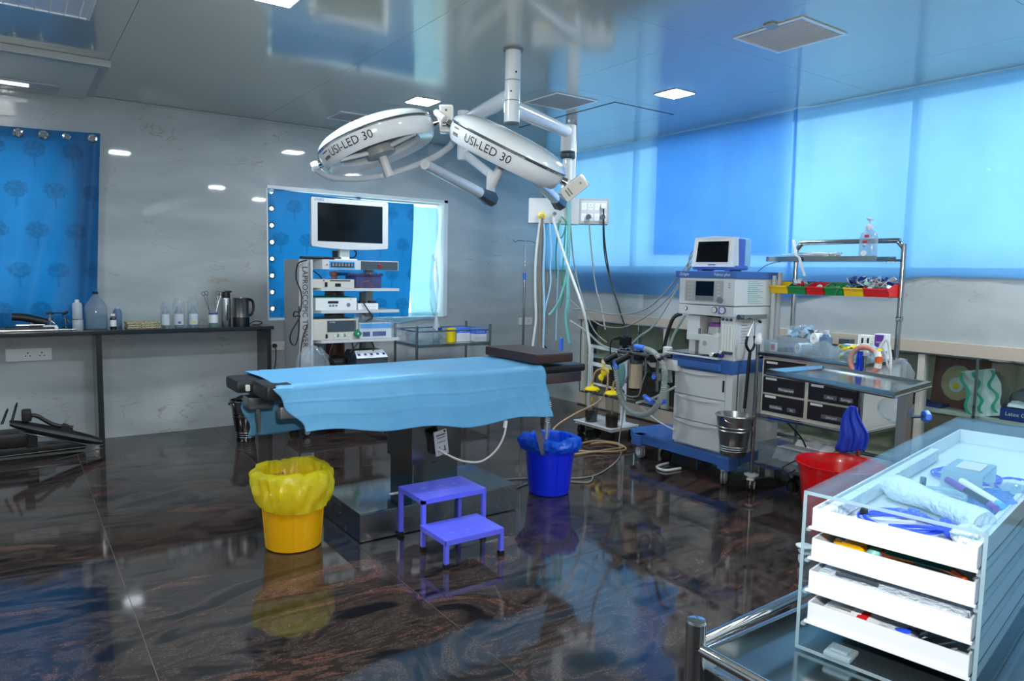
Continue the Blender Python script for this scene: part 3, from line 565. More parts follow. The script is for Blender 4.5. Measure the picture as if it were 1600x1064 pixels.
for dx in (0, -.055): MB('black').tube([(-5.055 + dx, -.45, .27), (-5.02 + dx, -.45, .40 + dx * .6), (-5.012 + dx, -.44, .40 + dx * .6), (-5.045 + dx, -.44, .27)], .004, 6, 2).done('loop', t)
crumple(MB('bag_clear'), (-4.88, -.36, .11), (.09, .05, .04), 12).done('clear_wrap', label='crumpled clear wrap beneath the black leg holder', cat='plastic bag')

# steel waste bucket behind the table
def bucket(name, x, y, z, r0, r1, h, label, mat):
    t = T(name, label, 'bucket', (x, y, z)); pr = [(0, 0), (r0, 0), (r0 + .004, .006)]
    for k in range(1, 4): zz = h * (.06 + .055 * k); rr = r0 + (r1 - r0) * zz / h; pr += [(rr, zz - .006), (rr + .004, zz), (rr, zz + .006)]
    for k in (.62, .7): zz = h * k; rr = r0 + (r1 - r0) * k; pr += [(rr, zz - .004), (rr + .003, zz), (rr, zz + .004)]
    pr += [(r1, h * .97), (r1 + .008, h * .985), (r1 + .006, h), (r1 - .004, h), (r1 - .006, h * .95), (r0 - .004, .01), (0, .008)]
    MB(mat).lathe(pr, (x, y, z), 40).done('body', t)
    for s in (-1, 1): MB('tube_steel').cyl((x + s * (r1 + .002), y, z + h * .93), (x + s * (r1 + .018), y, z + h * .93), .012).done('handle_lug', t)
    MB('tube_steel').tube([(x + (r1 + .012) * cos(a), y - .05 * sin(a) - .02, z + h * .93 - (r1 * .62) * sin(a) * .55) for a in [pi * i / 12 for i in range(13)]], .0035, 6, 1).done('handle', t); return t
bucket('steel_bucket', -3.50, -.64, 0, .068, .115, .34, 'steel bucket on the floor behind the left end of operating table', 'dark_steel')
bk = bucket('steel_bucket', -1.15, -3.60, .235, .080, .118, .27, 'ribbed steel bucket hanging at the corner of the blue machine base', 'brushed_steel')
crumple(MB('black'), (-3.53, -.66, .345), (.045, .04, .03), 4, .3).done('black_rag', label='dark rag on the rim of the steel bucket behind the table', cat='cloth')

# ================================================================== EQUIPMENT TOWER
def place_tower():
    x0, x1, yf, yb = -2.93, -2.21, -.80, -.36
    t = T('equipment_tower', 'grey wheeled equipment tower with shelves, lettered down its left panel', 'cart', (-2.6, -.6, 0))
    MB('grey_panel').box(-3.10, -3.0, -.78, -.40, .13, 1.478, .004).m('grille_white').box(-3.008, -2.99, -.80, -.38, .13, 1.478, .003).m('ink').text('LAPROSCOPIC TOWER', (-3.052, -.783, 1.09), (0, 0, -1), (1, 0, 0), .064).done('side_panel', t, subd=0)
    MB('grey_panel').box(-2.36, -2.29, -.42, -.36, .13, 1.42, .004).m('mid_grey').box(-2.40, -2.36, -.42, -.36, .13, 1.2, .003).done('rear_column', t)
    for z in (1.222, 1.035, .785, .52):
        MB('grille_white').add([(-2.99, -.42, z), (-2.99, -.70, z), (x0 + .01, yf, z), (x1, yf, z), (x1, -.42, z)] + [(-2.99, -.42, z + .024), (-2.99, -.70, z + .024), (x0 + .01, yf, z + .024), (x1, yf, z + .024), (x1, -.42, z + .024)],
            [(4, 3, 2, 1, 0), (5, 6, 7, 8, 9)] + [(i, (i + 1) % 5, (i + 1) % 5 + 5, i + 5) for i in range(5)]).done('shelf', t)
    MB('grille_white').add([(-3.0, -.38, 1.402), (-3.0, -.66, 1.402), (-2.91, yf, 1.402), (-2.22, yf, 1.402), (-2.22, -.38, 1.402)] + [(-3.0, -.38, 1.482), (-3.0, -.66, 1.482), (-2.91, yf, 1.482), (-2.22, yf, 1.482), (-2.22, -.38, 1.482)],
            [(4, 3, 2, 1, 0), (5, 6, 7, 8, 9)] + [(i, (i + 1) % 5, (i + 1) % 5 + 5, i + 5) for i in range(5)]).done('head_box', t)
    MB('blue_ink').box(-2.845, -2.63, yf - .004, yf, 1.415, 1.468).m('black').box(-2.838, -2.637, yf - .007, yf - .004, 1.422, 1.46).m('mid_grey')
    sw = MB('pen_lightblue').box(-2.85, -2.625, yf - .004, yf, 1.412, 1.470).m('black').box(-2.838, -2.637, yf - .007, yf - .004, 1.422, 1.460).m('mid_grey')
    for k in range(7): sw.box(-2.83 + k * .0275, -2.811 + k * .0275, yf - .011, yf - .007, 1.428, 1.455, .002)
    sw.m('red_print').cyl((-2.872, yf - .006, 1.44), (-2.872, yf, 1.44), .006); sw.done('switch_panel', t)
    MB('slate').box(-2.572, -2.228, yf - .004, yf, 1.405, 1.476).m('red_print').cyl((-2.40, yf - .01, 1.44), (-2.40, yf - .004, 1.44), .015).m('black').box(-2.412, -2.388, yf - .012, yf - .01, 1.436, 1.444).done('dark_panel', t)
    MB('black').box(-3.08, -2.24, -.78, -.38, .10, .14, .01).done('base', t)
    for cx_, cy_ in ((-3.03, -.74), (-2.28, -.74), (-3.03, -.42), (-2.28, -.42)): caster(t, cx_, cy_, .10, .04, 'rubber', 'mid_grey')
    return t
def caster(t, x, y, ztop, r, tyre='rubber', fork='grey_panel', twin=.012, yaw=0.0, hub=None):
    X = RZ((x, y, 0), yaw); w = MB(tyre).xf(X)
    for s in (-1, 1): w.lathe([(r * .35, -.007), (r * .8, -.009), (r, -.005), (r, .005), (r * .8, .009), (r * .35, .007), (r * .35, -.007)], (0, s * twin, r), 20, (0, 1, 0))
    wo = w.m(hub or fork)
    for s in (-1, 1): w.lathe([(0, -.006), (r * .62, -.0095), (r * .62, .0095), (0, .006)], (0, s * twin, r), 18, (0, 1, 0))
    w.done('caster', t)
    MB(fork).xf(X).box(-r * .35, r * .35, -.006 - twin * .0, .006, r, r * 2.0, .003).box(-r * .8, r * .8, -twin - .010, twin + .010, r * 1.75, r * 2.06, .006).cyl((0, 0, r * 1.9), (0, 0, ztop), .011).done('caster_fork', t)
place_tower()
t = T('wall_monitor', 'large silver-framed flat monitor on top of the equipment tower', 'monitor', (-2.66, -.72, 1.482))
X = RZ((-2.66, -.76, 0), -.02)
def rr(x0, x1, z0, z1, r, bot=0):
    P = []
    for cx_, cz_, a0 in ((x1 - r, z0 + r, -90), (x1 - r, z1 - r, 0), (x0 + r, z1 - r, 90), (x0 + r, z0 + r, 180)):
        for k in range(5): a = math.radians(a0 + 22.5 * k); P.append((cx_ + r * cos(a), 0, cz_ + r * sin(a)))
    return P
bz = rr(-.337, .337, 1.59, 1.985, .015); bz = [(p[0], p[1], p[2]) for p in bz]
n1 = [p for p in bz]; k0 = [i for i, p in enumerate(n1)][4]
bot = [(-.33 + .66 * i / 8, 0, 1.588 - .018 * (1 - (2 * i / 8 - 1) ** 2)) for i in range(9)]
MB('grille_white').xf(X).ext([(p[0], -.04, p[2]) for p in bot] + [(.337, -.04, 1.6), (.337, -.04, 1.975), (.33, -.04, 1.985), (-.33, -.04, 1.985), (-.337, -.04, 1.975), (-.337, -.04, 1.6)], (0, .035, 0)).m('mid_grey').box(-.32, .32, -.005, .03, 1.60, 1.97, .01).m('blue_ink').text('STORZ', (-.27, -.0412, 1.966), (1, 0, 0), (0, 0, 1), .026).m('mid_grey').text('TV-HD', (.04, -.0412, 1.966), (1, 0, 0), (0, 0, 1), .012).text('HD', (.305, -.0412, 1.966), (1, 0, 0), (0, 0, 1), .016).done('bezel', t)
MB('screen').xf(X).box(-.285, .285, -.0425, -.0405, 1.632, 1.945, .001).done('screen', t)
MB('white_plastic').box(-2.745, -2.655, -.76, -.70, 1.482, 1.60, .006).box(-2.80, -2.6, -.79, -.62, 1.482, 1.492, .003).m('black').box(-2.79, -2.752, -.74, -.71, 1.49, 1.56, .004).done('stand', t)
MB('cable_black').tube([(-2.64, -.74, 1.6), (-2.59, -.74, 1.55), (-2.6, -.73, 1.51), (-2.66, -.73, 1.50)], .006, 6).done('cable', t)
# devices on shelves
t = T('video_unit', 'low cream video unit on the tower top shelf', 'device', (-2.8, -.6, 1.246))
MB('cream').box(-2.985, -2.625, -.785, -.45, 1.247, 1.32, .003).m('slate').box(-2.84, -2.66, -.7865, -.785, 1.303, 1.314).m('black').box(-2.885, -2.862, -.789, -.785, 1.256, 1.294).box(-2.795, -2.745, -.788, -.785, 1.258, 1.285).m('ink').box(-2.9, -2.885, -.787, -.785, 1.303, 1.311).done('case', t)
t = T('plastic_box', 'smoky lilac lidded plastic box on the tower top shelf', 'box', (-2.5, -.6, 1.246))
MB('smoke_plastic').box(-2.60, -2.36, -.76, -.52, 1.248, 1.35, .01).done('tub', t); MB('smoke_plastic').box(-2.67, -2.35, -.77, -.5, 1.35, 1.375, .008).done('lid', t)
MB('white_plastic').tube([(-2.52, -.7, 1.30), (-2.45, -.7, 1.31)], .008, 6, 1).m('orange').tube([(-2.58, -.68, 1.26), (-2.5, -.66, 1.27), (-2.4, -.68, 1.26)], .005, 6).done('contents', t)
t = T('insufflator', 'white unit with green top edge on the tower second shelf', 'device', (-2.75, -.6, 1.059))
mb = MB('green_ink')
for k in range(3): mb.box(-2.85 + k * .027, -2.832 + k * .027, -.794, -.789, 1.092, 1.106, .002)
mb.m('mid_grey').cyl((-2.68, -.794, 1.105), (-2.68, -.79, 1.105), .017).m('ink').text('USI', (-2.66, -.7915, 1.15), (1, 0, 0), (0, 0, 1), .012).done('controls', t)
MB('white_plastic').box(-2.965, -2.605, -.79, -.42, 1.060, 1.165, .003).m('green_ink').box(-2.968, -2.602, -.792, -.418, 1.1655, 1.170).m('black').box(-2.86, -2.77, -.793, -.789, 1.118, 1.138).done('case', t)
t = T('power_adapter', 'white power strip with black plugs on the tower second shelf', 'power strip', (-2.5, -.7, 1.059))
MB('white_plastic').box(-2.59, -2.40, -.78, -.6, 1.060, 1.115, .006).done('body', t)
for px in (-2.53, -2.44): MB('cable_black').box(px - .03, px + .03, -.76, -.7, 1.115, 1.135, .008).done('plug', t)
t = T('light_source', 'grey light source unit with dark front and green keys on tower bottom shelf', 'device', (-2.8, -.6, .809))
MB('cream').box(-2.985, -2.59, -.785, -.40, .811, .985, .003).m('slate').box(-2.865, -2.61, -.788, -.785, .878, .972).m('label_white').text('STORZ', (-2.82, -.7892, .958), (1, 0, 0), (0, 0, 1), .016).m('black').box(-2.88, -2.862, -.79, -.785, .826, .86).done('case', t)
mb = MB('label_white')
for k, x in enumerate((-2.80, -2.77, -2.74, -2.71, -2.675)): mb.m('label_white' if k % 2 == 0 else 'green_ink').box(x - .008, x + .008, -.790, -.784, .836, .848, .002); mb.box(x - .006, x + .006, -.790, -.784, .853, .860, .001)
mb.done('keys', t)
t = T('control_tag', 'green diamond control knob box beside the light source', 'control', (-2.60, -.80, .83)); X = Matrix.Translation((-2.6, -.79, .858)) @ Matrix.Rotation(pi / 4, 4, 'Y')
MB('green_plastic').xf(X).box(-.028, .028, -.02, .004, -.028, .028, .005).xf(None).done('body', t); MB('label_white').cyl((-2.6, -.813, .858), (-2.6, -.81, .858), .008).done('button', t)
t = T('diathermy_unit', 'white and blue front-panel unit under crumpled clear plastic', 'device', (-2.43, -.6, .809))
MB('label_white').box(-2.575, -2.275, -.78, -.45, .811, .945, .004).m('pen_lightblue').box(-2.57, -2.28, -.783, -.78, .90, .94).m('blue_ink').box(-2.545, -2.48, -.785, -.78, .83, .87).box(-2.455, -2.33, -.785, -.78, .83, .87).done('case', t)
mb = MB('bag_clear'); mb.grid(lambda u, v: (-2.63 + .44 * u + .02 * nz(u * 6, v * 6), -.79 - .012 * nz(u * 7, v * 7, 3) if v < .5 else -.79 + (v - .5) * .5, .822 + (.21 - .09 * u) * min(1, v * 2) * (1 + .1 * nz(u * 5, 1))), 22, 14).done('plastic_cover', label='crumpled clear plastic cover over the blue-front unit on the tower', cat='plastic bag')
t = T('gas_cylinder', 'tall brown gas cylinder standing behind the tower shelves', 'gas cylinder', (-2.75, -.30, 0))
MB('gas_brown').lathe([(0, 0), (.088, 0), (.092, .01), (.092, 1.16), (.085, 1.22), (.05, 1.27), (.035, 1.30)], (-2.575, -.20, 0), 30).done('body', t); MB('copper_coil').lathe([(0, 1.30), (.03, 1.30), (.03, 1.34), (.045, 1.345), (.045, 1.38), (0, 1.39)], (-2.575, -.20, 0), 16).done('valve', t)
t = T('foot_pedal', 'pale grey slotted connector unit low in front of the tower', 'device', (-2.45, -.75, .544))
MB('slate').box(-2.61, -2.31, -.79, -.5, .546, .64, .006).add([(-2.61, -.795, .64), (-2.31, -.795, .64), (-2.33, -.72, .70), (-2.60, -.72, .70), (-2.61, -.5, .64), (-2.31, -.5, .64), (-2.33, -.55, .70), (-2.60, -.55, .70)], [(0, 1, 2, 3), (3, 2, 6, 7), (0, 3, 7, 4), (1, 5, 6, 2), (4, 7, 6, 5)]).done('case', t)
MB('white_plastic').add([(-2.605, -.797, .642), (-2.315, -.797, .642), (-2.33, -.724, .702), (-2.598, -.724, .702)], [(0, 1, 2, 3)]).done('face', t)
for k in range(5): x = -2.575 + k * .058; MB('blue_ink').add([(x - .012, -.777, .662), (x + .012, -.777, .662), (x + .012, -.758, .678), (x - .012, -.758, .678)], [(0, 1, 2, 3)]).done('port', t)
MB('black_leather').blob((-2.72, -.62, .60), (.10, .07, .055), .15, 3).done('black_pouch', label='black pouch on the low tower shelf beside cables', cat='pouch')
# tower cables
for i, (pts, r) in enumerate((
    ([(-3.04, -.80, 1.47), (-3.12, -.82, 1.44), (-3.135, -.82, 1.32), (-3.10, -.84, 1.2), (-3.11, -.84, 1.06), (-3.16, -.86, 1.06), (-3.17, -.86, 1.02), (-3.12, -.86, 1.02), (-3.19, -.86, .9), (-3.20, -.86, .82), (-3.16, -.86, .79), (-3.13, -.86, .9), (-3.12, -.84, 1.1)], .006),
    ([(-3.04, -.81, .95), (-3.10, -.84, .8), (-3.12, -.84, .55), (-3.12, -.84, .2), (-3.12, -.8, .03)], .006),
    ([(-2.97, -.84, .78), (-2.93, -.84, .68), (-2.85, -.82, .62), (-2.75, -.76, .57)], .006), ([(-2.9, -.83, .78), (-2.9, -.83, .7), (-2.86, -.8, .62), (-2.78, -.8, .56)], .006),
    ([(-2.83, -.82, .78), (-2.86, -.82, .69), (-2.8, -.82, .6), (-2.7, -.8, .565)], .006), ([(-2.66, -.82, .785), (-2.65, -.82, .7), (-2.69, -.8, .62)], .007), ([(-2.48, -.82, .785), (-2.46, -.82, .74), (-2.45, -.78, .70)], .006), ([(-2.6, -.82, .785), (-2.68, -.82, .70)], .005),
    ([(-2.55, -.79, 1.13), (-2.50, -.80, 1.05), (-2.47, -.815, 1.0), (-2.53, -.81, .96)], .006), ([(-2.97, -.7, 1.40), (-2.9, -.75, 1.33), (-2.88, -.7, 1.25)], .005), ([(-2.96, -.5, 1.2), (-2.98, -.52, 1.1), (-2.95, -.5, .98)], .005))):
    lab = ['black cable looping off left side of the equipment tower', 'black cable running down the left panel of the tower', 'black cable under tower bottom shelf, nearest the left panel', 'black cable hanging second under the tower bottom shelf', 'black cable hanging third under the tower bottom shelf', 'thick black cable hanging right of the gas cylinder', 'short black cable into the slotted connector unit', 'thin black cable slanting below the green control', 'black cable drooping from the white power strip', 'thin black cable above the cream video unit', 'thin black cable between tower middle shelves'][i]
    MB('cable_black').tube(pts, r, 6).done('cable', label=lab, cat='cable')
MB('black').box(-3.07, -2.74, -.79, -.70, 1.483, 1.505, .008).done('cable_bundle', label='flat black bundle lying on top of the tower left side', cat='cable')
crumple(MB('bag_clear'), (-3.02, -.875, .60), (.14, .075, .16), 8).done('plastic_bag', label='crumpled clear plastic at the foot of the tower left panel', cat='plastic bag')

# ================================================================== TRAY TROLLEY BY THE CORNER
t = T('tray_trolley', 'steel tube trolley with raised rail and glove boxes beside the middle window', 'trolley', (-1.57, -.48, 0))
X0, X1, Y0, Y1 = -1.98, -1.175, -.70, -.25
for x in (X0, X1):
    for y in (Y0, Y1): MB('tube_steel').cyl((x, y, .06), (x, y, .90 if x == X0 or y == Y0 else .90), .0125, n=14).done('post', t); caster(t, x, y, .07, .03)
for z in (.725, .25): MB('tray_steel').box(X0, X1, Y0, Y1, z - .03, z, .004).done('tray', t)
for z in (.845,):
    for a, b in (((X0, Y0), (X1, Y0)), ((X0, Y1), (X1, Y1)), ((X0, Y0), (X0, Y1)), ((X1, Y0), (X1, Y1))): MB('tube_steel').cyl((*a, z), (*b, z), .007, n=10).done('rail', t)
mb = crumple(MB('clear_plastic'), (-1.80, -.50, .785), (.17, .15, .075), 21, .35).done('plastic_bag', label='flat heap of clear wrapped packs on left half of the tray trolley', cat='plastic bag')
t = T('squeeze_bottle', 'small white conical bottle with dark blue cap band on the tray trolley', 'bottle', (-1.64, -.45, .727)); MB('bottle_white').lathe([(0, 0), (.035, 0), (.036, .13), (.012, .235), (.005, .27)], (-1.64, -.45, .727), 20).done('body', t); MB('blue_ink').box(-1.64, -1.60, -.50, -.47, .83, .86, .004).done('label', t)
MB('yellow_cap').lathe([(0, 0), (.045, 0), (.045, .12), (.05, .122), (.05, .135), (0, .14)], (-1.56, -.60, .727), 20).done('yellow_tub', label='yellow-banded tub at the front rail of the tray trolley', cat='tub')
for x0, x1, z0, z1, y0, lab, tx in ((-1.50, -1.34, .727, .86, -.6, 'blue glove box, left of the two on the tray trolley', None), (-1.33, -1.19, .727, .85, -.66, 'blue lettered glove box at right end of the tray trolley', 'Coshine')):
    t = T('glove_box', lab, 'box', ((x0 + x1) / 2, y0 + .06, z0)); MB('label_white').box(x0, x1, y0, y0 + .13, z0, z1 - .05, .002).done('lower_half', t)
    mb = MB('blue_ink').m('knob_blue'); MB('knob_blue').box(x0, x1, y0 - .001, y0 + .131, z1 - .05, z1, .002).m('label_white').text(tx or 'gloves', ((x0 + x1) / 2, y0 - .003, z1 - .027), (1, 0, 0), (0, 0, 1), .03).done('upper_half', t)

# ================================================================== IV POLE, PENDANT
t = T('drip_stand', 'thin steel drip stand with hooks and a blue collar near the room corner', 'stand', (-.55, -.4, 0))
MB('tube_steel').cyl((-.55, -.4, .10), (-.55, -.4, 1.38), .0125).cyl((-.55, -.4, 1.38), (-.55, -.4, 1.745), .007).done('pole', t); MB('knob_blue').cyl((-.55, -.4, 1.33), (-.55, -.4, 1.41), .018).done('collar', t)
for s in (-1, 1): MB('tube_steel').tube([(-.55, -.4, 1.74), (-.55 + s * .09, -.4, 1.742), (-.55 + s * .13, -.4, 1.725), (-.55 + s * .16, -.4, 1.75)], .004, 6).done('hook', t)
for k in range(5):
    a = 2 * pi * k / 5 + .3; MB('tube_steel').cyl((-.55, -.4, .11), (-.55 + .2 * cos(a), -.4 + .2 * sin(a), .07), .010).done('foot', t); MB('rubber').lathe([(0, -.01), (.025, -.01), (.025, .01), (0, .01)], (-.55 + .2 * cos(a), -.4 + .2 * sin(a), .026), 14, (1, 0, 0)).cyl((-.55 + .2 * cos(a), -.4 + .2 * sin(a), .04), (-.55 + .2 * cos(a), -.4 + .2 * sin(a), .075), .006).done('wheel', t)
PC = Vector((-1.0, -1.655, 0)); PX = Vector((.816, -.578, 0)); PY = Vector((.578, .816, 0))   # facing the table
XP = Matrix(((PX.x, PY.x, 0, PC.x), (PX.y, PY.y, 0, PC.y), (0, 0, 1, 0), (0, 0, 0, 1)))
t = T('ceiling_pendant', 'white service pendant hanging from ceiling with socket box', 'pendant', (-1.0, -1.655, H))
MB('lamp_white').xf(XP).box(-.045, .055, .02, .10, 2.05, H - .001, .02).done('column', t)
MB('grille_white').xf(XP).box(-.355, -.075, -.03, .09, 1.84, 2.055, .005).done('gas_box', t)
MB('grille_white').xf(XP).box(-.075, .085, -.032, .09, 1.835, 2.058, .005).done('middle_box', t)
MB('grey_panel').xf(XP).box(.085, .345, -.035, .09, 1.84, 2.06, .006).done('socket_box', t)
MB('grille_white').xf(XP).box(.10, .325, -.040, -.034, 1.86, 2.04, .003).done('socket_plate', t)
for r in (0, 1):
    for k in range(4):
        x = .125 + k * .058; z = 1.90 + r * .09; mb = MB('white_plastic').xf(XP).box(x - .022, x + .022, -.043, -.039, z - .03, z + .03, .002).m('ink')
        if k % 2:
            for dx, dz in ((0, .015), (-.01, -.008), (.01, -.008)): mb.box(x + dx - .003, x + dx + .003, -.0438, -.043, z + dz - .004, z + dz + .004)
        else: mb.box(x - .002, x + .002, -.0438, -.043, z - .002, z + .004)
        mb.done('outlet', t)
MB('yellow_cap').xf(XP).lathe([(0, 0), (.032, 0), (.032, .012), (.02, .02), (.012, .022), (0, .022)], (-.24, -.052, 1.90), 20, (0, -1, 0)).m('dark_steel').cyl((-.24, -.074, 1.90), (-.24, -.10, 1.90), .012).done('gas_outlet', t)
MB('tube_steel').xf(XP).cyl((-.13, -.05, 1.92), (-.13, -.075, 1.92), .016).done('gas_outlet', t)
def pp(x, z, d=0): return tuple(XP @ Vector((x, -.06 - d, z)))
for k, (x, z) in enumerate(((.165, 1.90), (.29, 1.90), (.29, 1.99))): MB('slate' if k < 2 else 'frame_white').xf(XP).lathe([(0, -.03), (.02, -.028), (.024, 0), (.022, .006), (0, .006)], (x, -.05, z), 16, (0, 1, 0)).done('plug', label=['grey plug in the pendant box, second socket of the bottom row', 'grey plug in the pendant box, last socket of the bottom row', 'white plug in the pendant box, last socket of the top row'][k], cat='plug')
hoses = [
 ('hose_white', .011, [pp(-.24, 1.9), pp(-.26, 1.8), pp(-.285, 1.5), pp(-.28, 1.2), pp(-.27, 1.0), pp(-.29, .8), pp(-.30, .62)], 'white hose hanging leftmost from the pendant box'),
 ('hose_brown', .012, [pp(-.235, 1.88, .01), pp(-.245, 1.7), pp(-.245, 1.4), pp(-.235, 1.1), pp(-.23, .8), pp(-.22, .45)], 'brown hose hanging from the yellow gas outlet'),
 ('hose_blue', .010, [pp(-.23, 1.88), pp(-.21, 1.7), pp(-.215, 1.4), pp(-.20, 1.1), pp(-.20, .8), pp(-.20, .5)], 'pale blue hose hanging right of the brown hose'),
 ('hose_blue', .007, [pp(-.17, 1.84), pp(-.15, 1.6), pp(-.155, 1.45), pp(-.15, 1.3), pp(-.19, 1.1), pp(-.2, 1.0)], 'thin pale blue hose curving back to the brown hose'),
 ('hose_white', .012, [pp(-.13, 1.91), pp(-.13, 1.84), pp(-.02, 1.5, .1), pp(.10, 1.15, .3), pp(.15, .95, .3), pp(.18, .75, .32), pp(.19, .5, .3)], 'thick white hose slanting from pendant down to the yellow regulator'),
 ('hose_teal', .017, [pp(-.01, 2.03), pp(0, 1.7), pp(-.005, 1.45), pp(.005, 1.2), pp(-.005, 1.02), pp(.02, .84), pp(.03, .80)], 'thick teal hose hanging at middle of the pendant'),
 ('hose_teal', .012, [pp(-.005, 1.42), pp(-.06, 1.2), pp(-.12, 1.08), pp(-.16, 1.04)], 'thin teal hose branching left from the thick one'),
 ('hose_green', .006, [pp(-.08, 1.86), pp(-.10, 1.75), pp(-.06, 1.72), pp(-.03, 1.84), pp(-.07, 1.9)], 'green tube coiled below the pendant middle box'),
 ('hose_green', .006, [pp(-.09, 1.86), pp(-.11, 1.6), pp(-.10, 1.36)], 'green tube hanging straight below the pendant'),
 ('hose_green', .006, [pp(-.03, 1.86), pp(-.04, 1.6), pp(-.05, 1.35), pp(-.035, 1.22), pp(-.06, 1.1)], 'green tube hanging beside the thick teal hose'),
 ('hose_blue', .006, [pp(-.08, 1.84), pp(-.085, 1.5), pp(-.09, 1.1), pp(-.09, .82)], 'thin blue tube ending in a small blue clip'),
 ('cable_grey', .006, [pp(.01, 1.84), pp(.05, 1.5), pp(.12, 1.2, .1), pp(.2, .95, .3), pp(.3, .85, .45)], 'grey cable hanging right of the teal hose'),
 ('cable_grey', .006, [pp(.165, 1.88, .02), pp(.2, 1.6), pp(.24, 1.3, .05), pp(.27, 1.15, .2), pp(.29, .95, .4)], 'grey mains cable from second socket of the pendant'),
 ('cable_black', .007, [pp(.29, 1.97, .02), pp(.31, 1.7), pp(.36, 1.4, .05), pp(.42, 1.1, .3), pp(.45, .92, .6)], 'thick black mains cable from last top socket of the pendant'),
 ('cable_black', .005, [pp(.29, 1.88, .02), pp(.30, 1.7), pp(.33, 1.5), pp(.37, 1.3, .2), pp(.42, 1.12, .3)], 'thin black mains cable from last bottom socket of the pendant'),
]
for mt, r, pts, lab in hoses: MB(mt).tube(pts, r, 8, 5).done('hose' if 'cable' not in mt else 'cable', label=lab, cat='hose' if 'cable' not in mt else 'cable')
MB('knob_blue').box(-1.08, -1.05, -1.69, -1.66, .72, .84, .006).done('tube_clip', label='small blue clip at the end of a thin hanging tube', cat='clip')
# long pressure lines from pendant to the machine monitor
for k, (mt, r, pts, lab) in enumerate((
 ('cable_grey', .005, [pp(0, 1.2, .05), (-1.0, -2.0, 1.02), (-1.1, -2.3, .985), (-1.15, -2.6, 1.02), (-1.12, -2.9, 1.2), (-1.0, -3.02, 1.45), (-.96, -3.06, 1.56)], 'long grey cable sagging from pendant to the patient monitor, lowest'),
 ('cable_grey', .005, [pp(.05, 1.1, .05), (-1.02, -2.0, 1.10), (-1.12, -2.4, 1.09), (-1.12, -2.75, 1.16), (-1.05, -2.98, 1.4), (-.97, -3.06, 1.60)], 'long grey cable sagging from pendant to the patient monitor, upper'),
 ('hose_clear', .007, [(-1.02, -2.42, .80), (-1.0, -2.55, .92), (-1.02, -2.75, 1.05), (-1.0, -2.95, 1.35), (-.97, -3.05, 1.52)], 'pale tube rising from absorber to the patient monitor'),
 ('hose_clear', .009, [pp(.02, 1.0, .1), (-1.02, -1.95, .92), (-1.05, -2.2, .82), (-1.05, -2.45, .80)], 'pale tube sweeping from the pendant to the absorber'))):
    MB(mt).tube(pts, r, 7, 6).done('cable' if 'cable' in mt else 'hose', label=lab, cat='cable' if 'cable' in mt else 'hose')
# ================================================================== OPERATING TABLE
OT = t = T('operating_table', 'steel operating table with black pads under the big blue drape', 'operating table', (-3.1, -2.95, 0))
MB('base_steel').box(-3.60, -2.61, -3.185, -2.66, .004, .150, .004).done('base', t); MB('base_lid_reflection').box(-3.602, -2.608, -3.187, -2.658, .150, .155, .002).done('base_lid', t)
MB('label_white').box(-3.33, -3.27, -2.98, -2.95, .155, .1565).m('red_print').box(-3.31, -3.28, -2.975, -2.965, .1565, .157).done('sticker', t)
MB('dark_steel').box(-3.18, -2.885, -2.955, -2.66, .155, .44, .004).done('column', t); MB('chrome').box(-3.1835, -3.178, -2.959, -2.953, .157, .70).done('edge_strip', t)
MB('dark_steel').box(-3.195, -2.87, -2.97, -2.645, .30, .70, .004).m('label_white').box(-3.197, -3.195, -2.93, -2.86, .60, .615).done('column_sleeve', t)
MB('black').box(-3.08, -3.0, -3.01, -2.968, .36, .47, .004).done('socket_back', t)
X = Matrix.Translation((-3.035, -3.018, .425)) @ Matrix.Rotation(-.18, 4, 'Y') @ Matrix.Rotation(.1, 4, 'X')
mb = MB('label_white').xf(X).box(-.042, .042, -.008, .004, -.075, .075, .004).m('mid_grey').box(-.03, .03, -.0088, -.008, .045, .055).box(-.025, .025, -.0088, -.008, .03, .036).box(-.03, .028, -.0088, -.008, .005, .010).m('ink')
for x in (-.016, .018): mb.box(x - .003, x + .003, -.009, -.008, -.045, -.02).box(x - .009, x + .009, -.009, -.008, -.05, -.045)
mb.done('control_plate', t)
MB('fabric_navy').box(-3.075, -3.035, -2.972, -2.970, .30, .305).done('blue_mark', t)
MB('black').box(-3.75, -2.55, -3.12, -2.78, .68, .76, .01).done('frame', t)
MB('black_leather').box(-3.99, -2.46, -3.20, -2.72, .765, .845, .025).done('mattress', t)
MB('tube_steel').box(-3.9, -2.5, -3.235, -3.225, .735, .765, .002).box(-3.9, -2.5, -2.695, -2.685, .735, .765, .002).done('side_rail', t)
MB('black_leather').box(-4.135, -3.9, -2.94, -2.71, .785, .848, .018).done('leg_pad', t); MB('black_leather').box(-4.075, -3.88, -3.225, -2.985, .785, .858, .02).done('leg_pad', t)
MB('white_plastic').box(-4.10, -4.08, -2.975, -2.955, .80, .83, .004).done('strap', t)
MB('tube_steel').box(-4.10, -3.98, -3.02, -2.92, .715, .775, .006).cyl((-4.05, -3.0, .72), (-4.05, -3.0, .655), .012).box(-4.06, -4.045, -3.02, -3.005, .60, .70).done('clamp', t)
MB('brushed_steel').cyl((-3.98, -3.24, .74), (-3.98, -3.18, .74), .03).box(-4.02, -3.94, -3.25, -3.19, .70, .76, .01).done('clamp', t)
MB('black_leather').box(-2.46, -2.10, -3.19, -2.72, .800, .850, .018).done('leg_pad', t)
MB('dark_steel').box(-2.47, -2.12, -3.17, -2.74, .735, .798, .004).done('leg_frame', t)
MB('brown_leather').box(-2.53, -2.245, -3.235, -2.69, .872, .930, .012).done('brown_cushion', label='thick brown cushion lying across the right end of the operating table', cat='cushion')
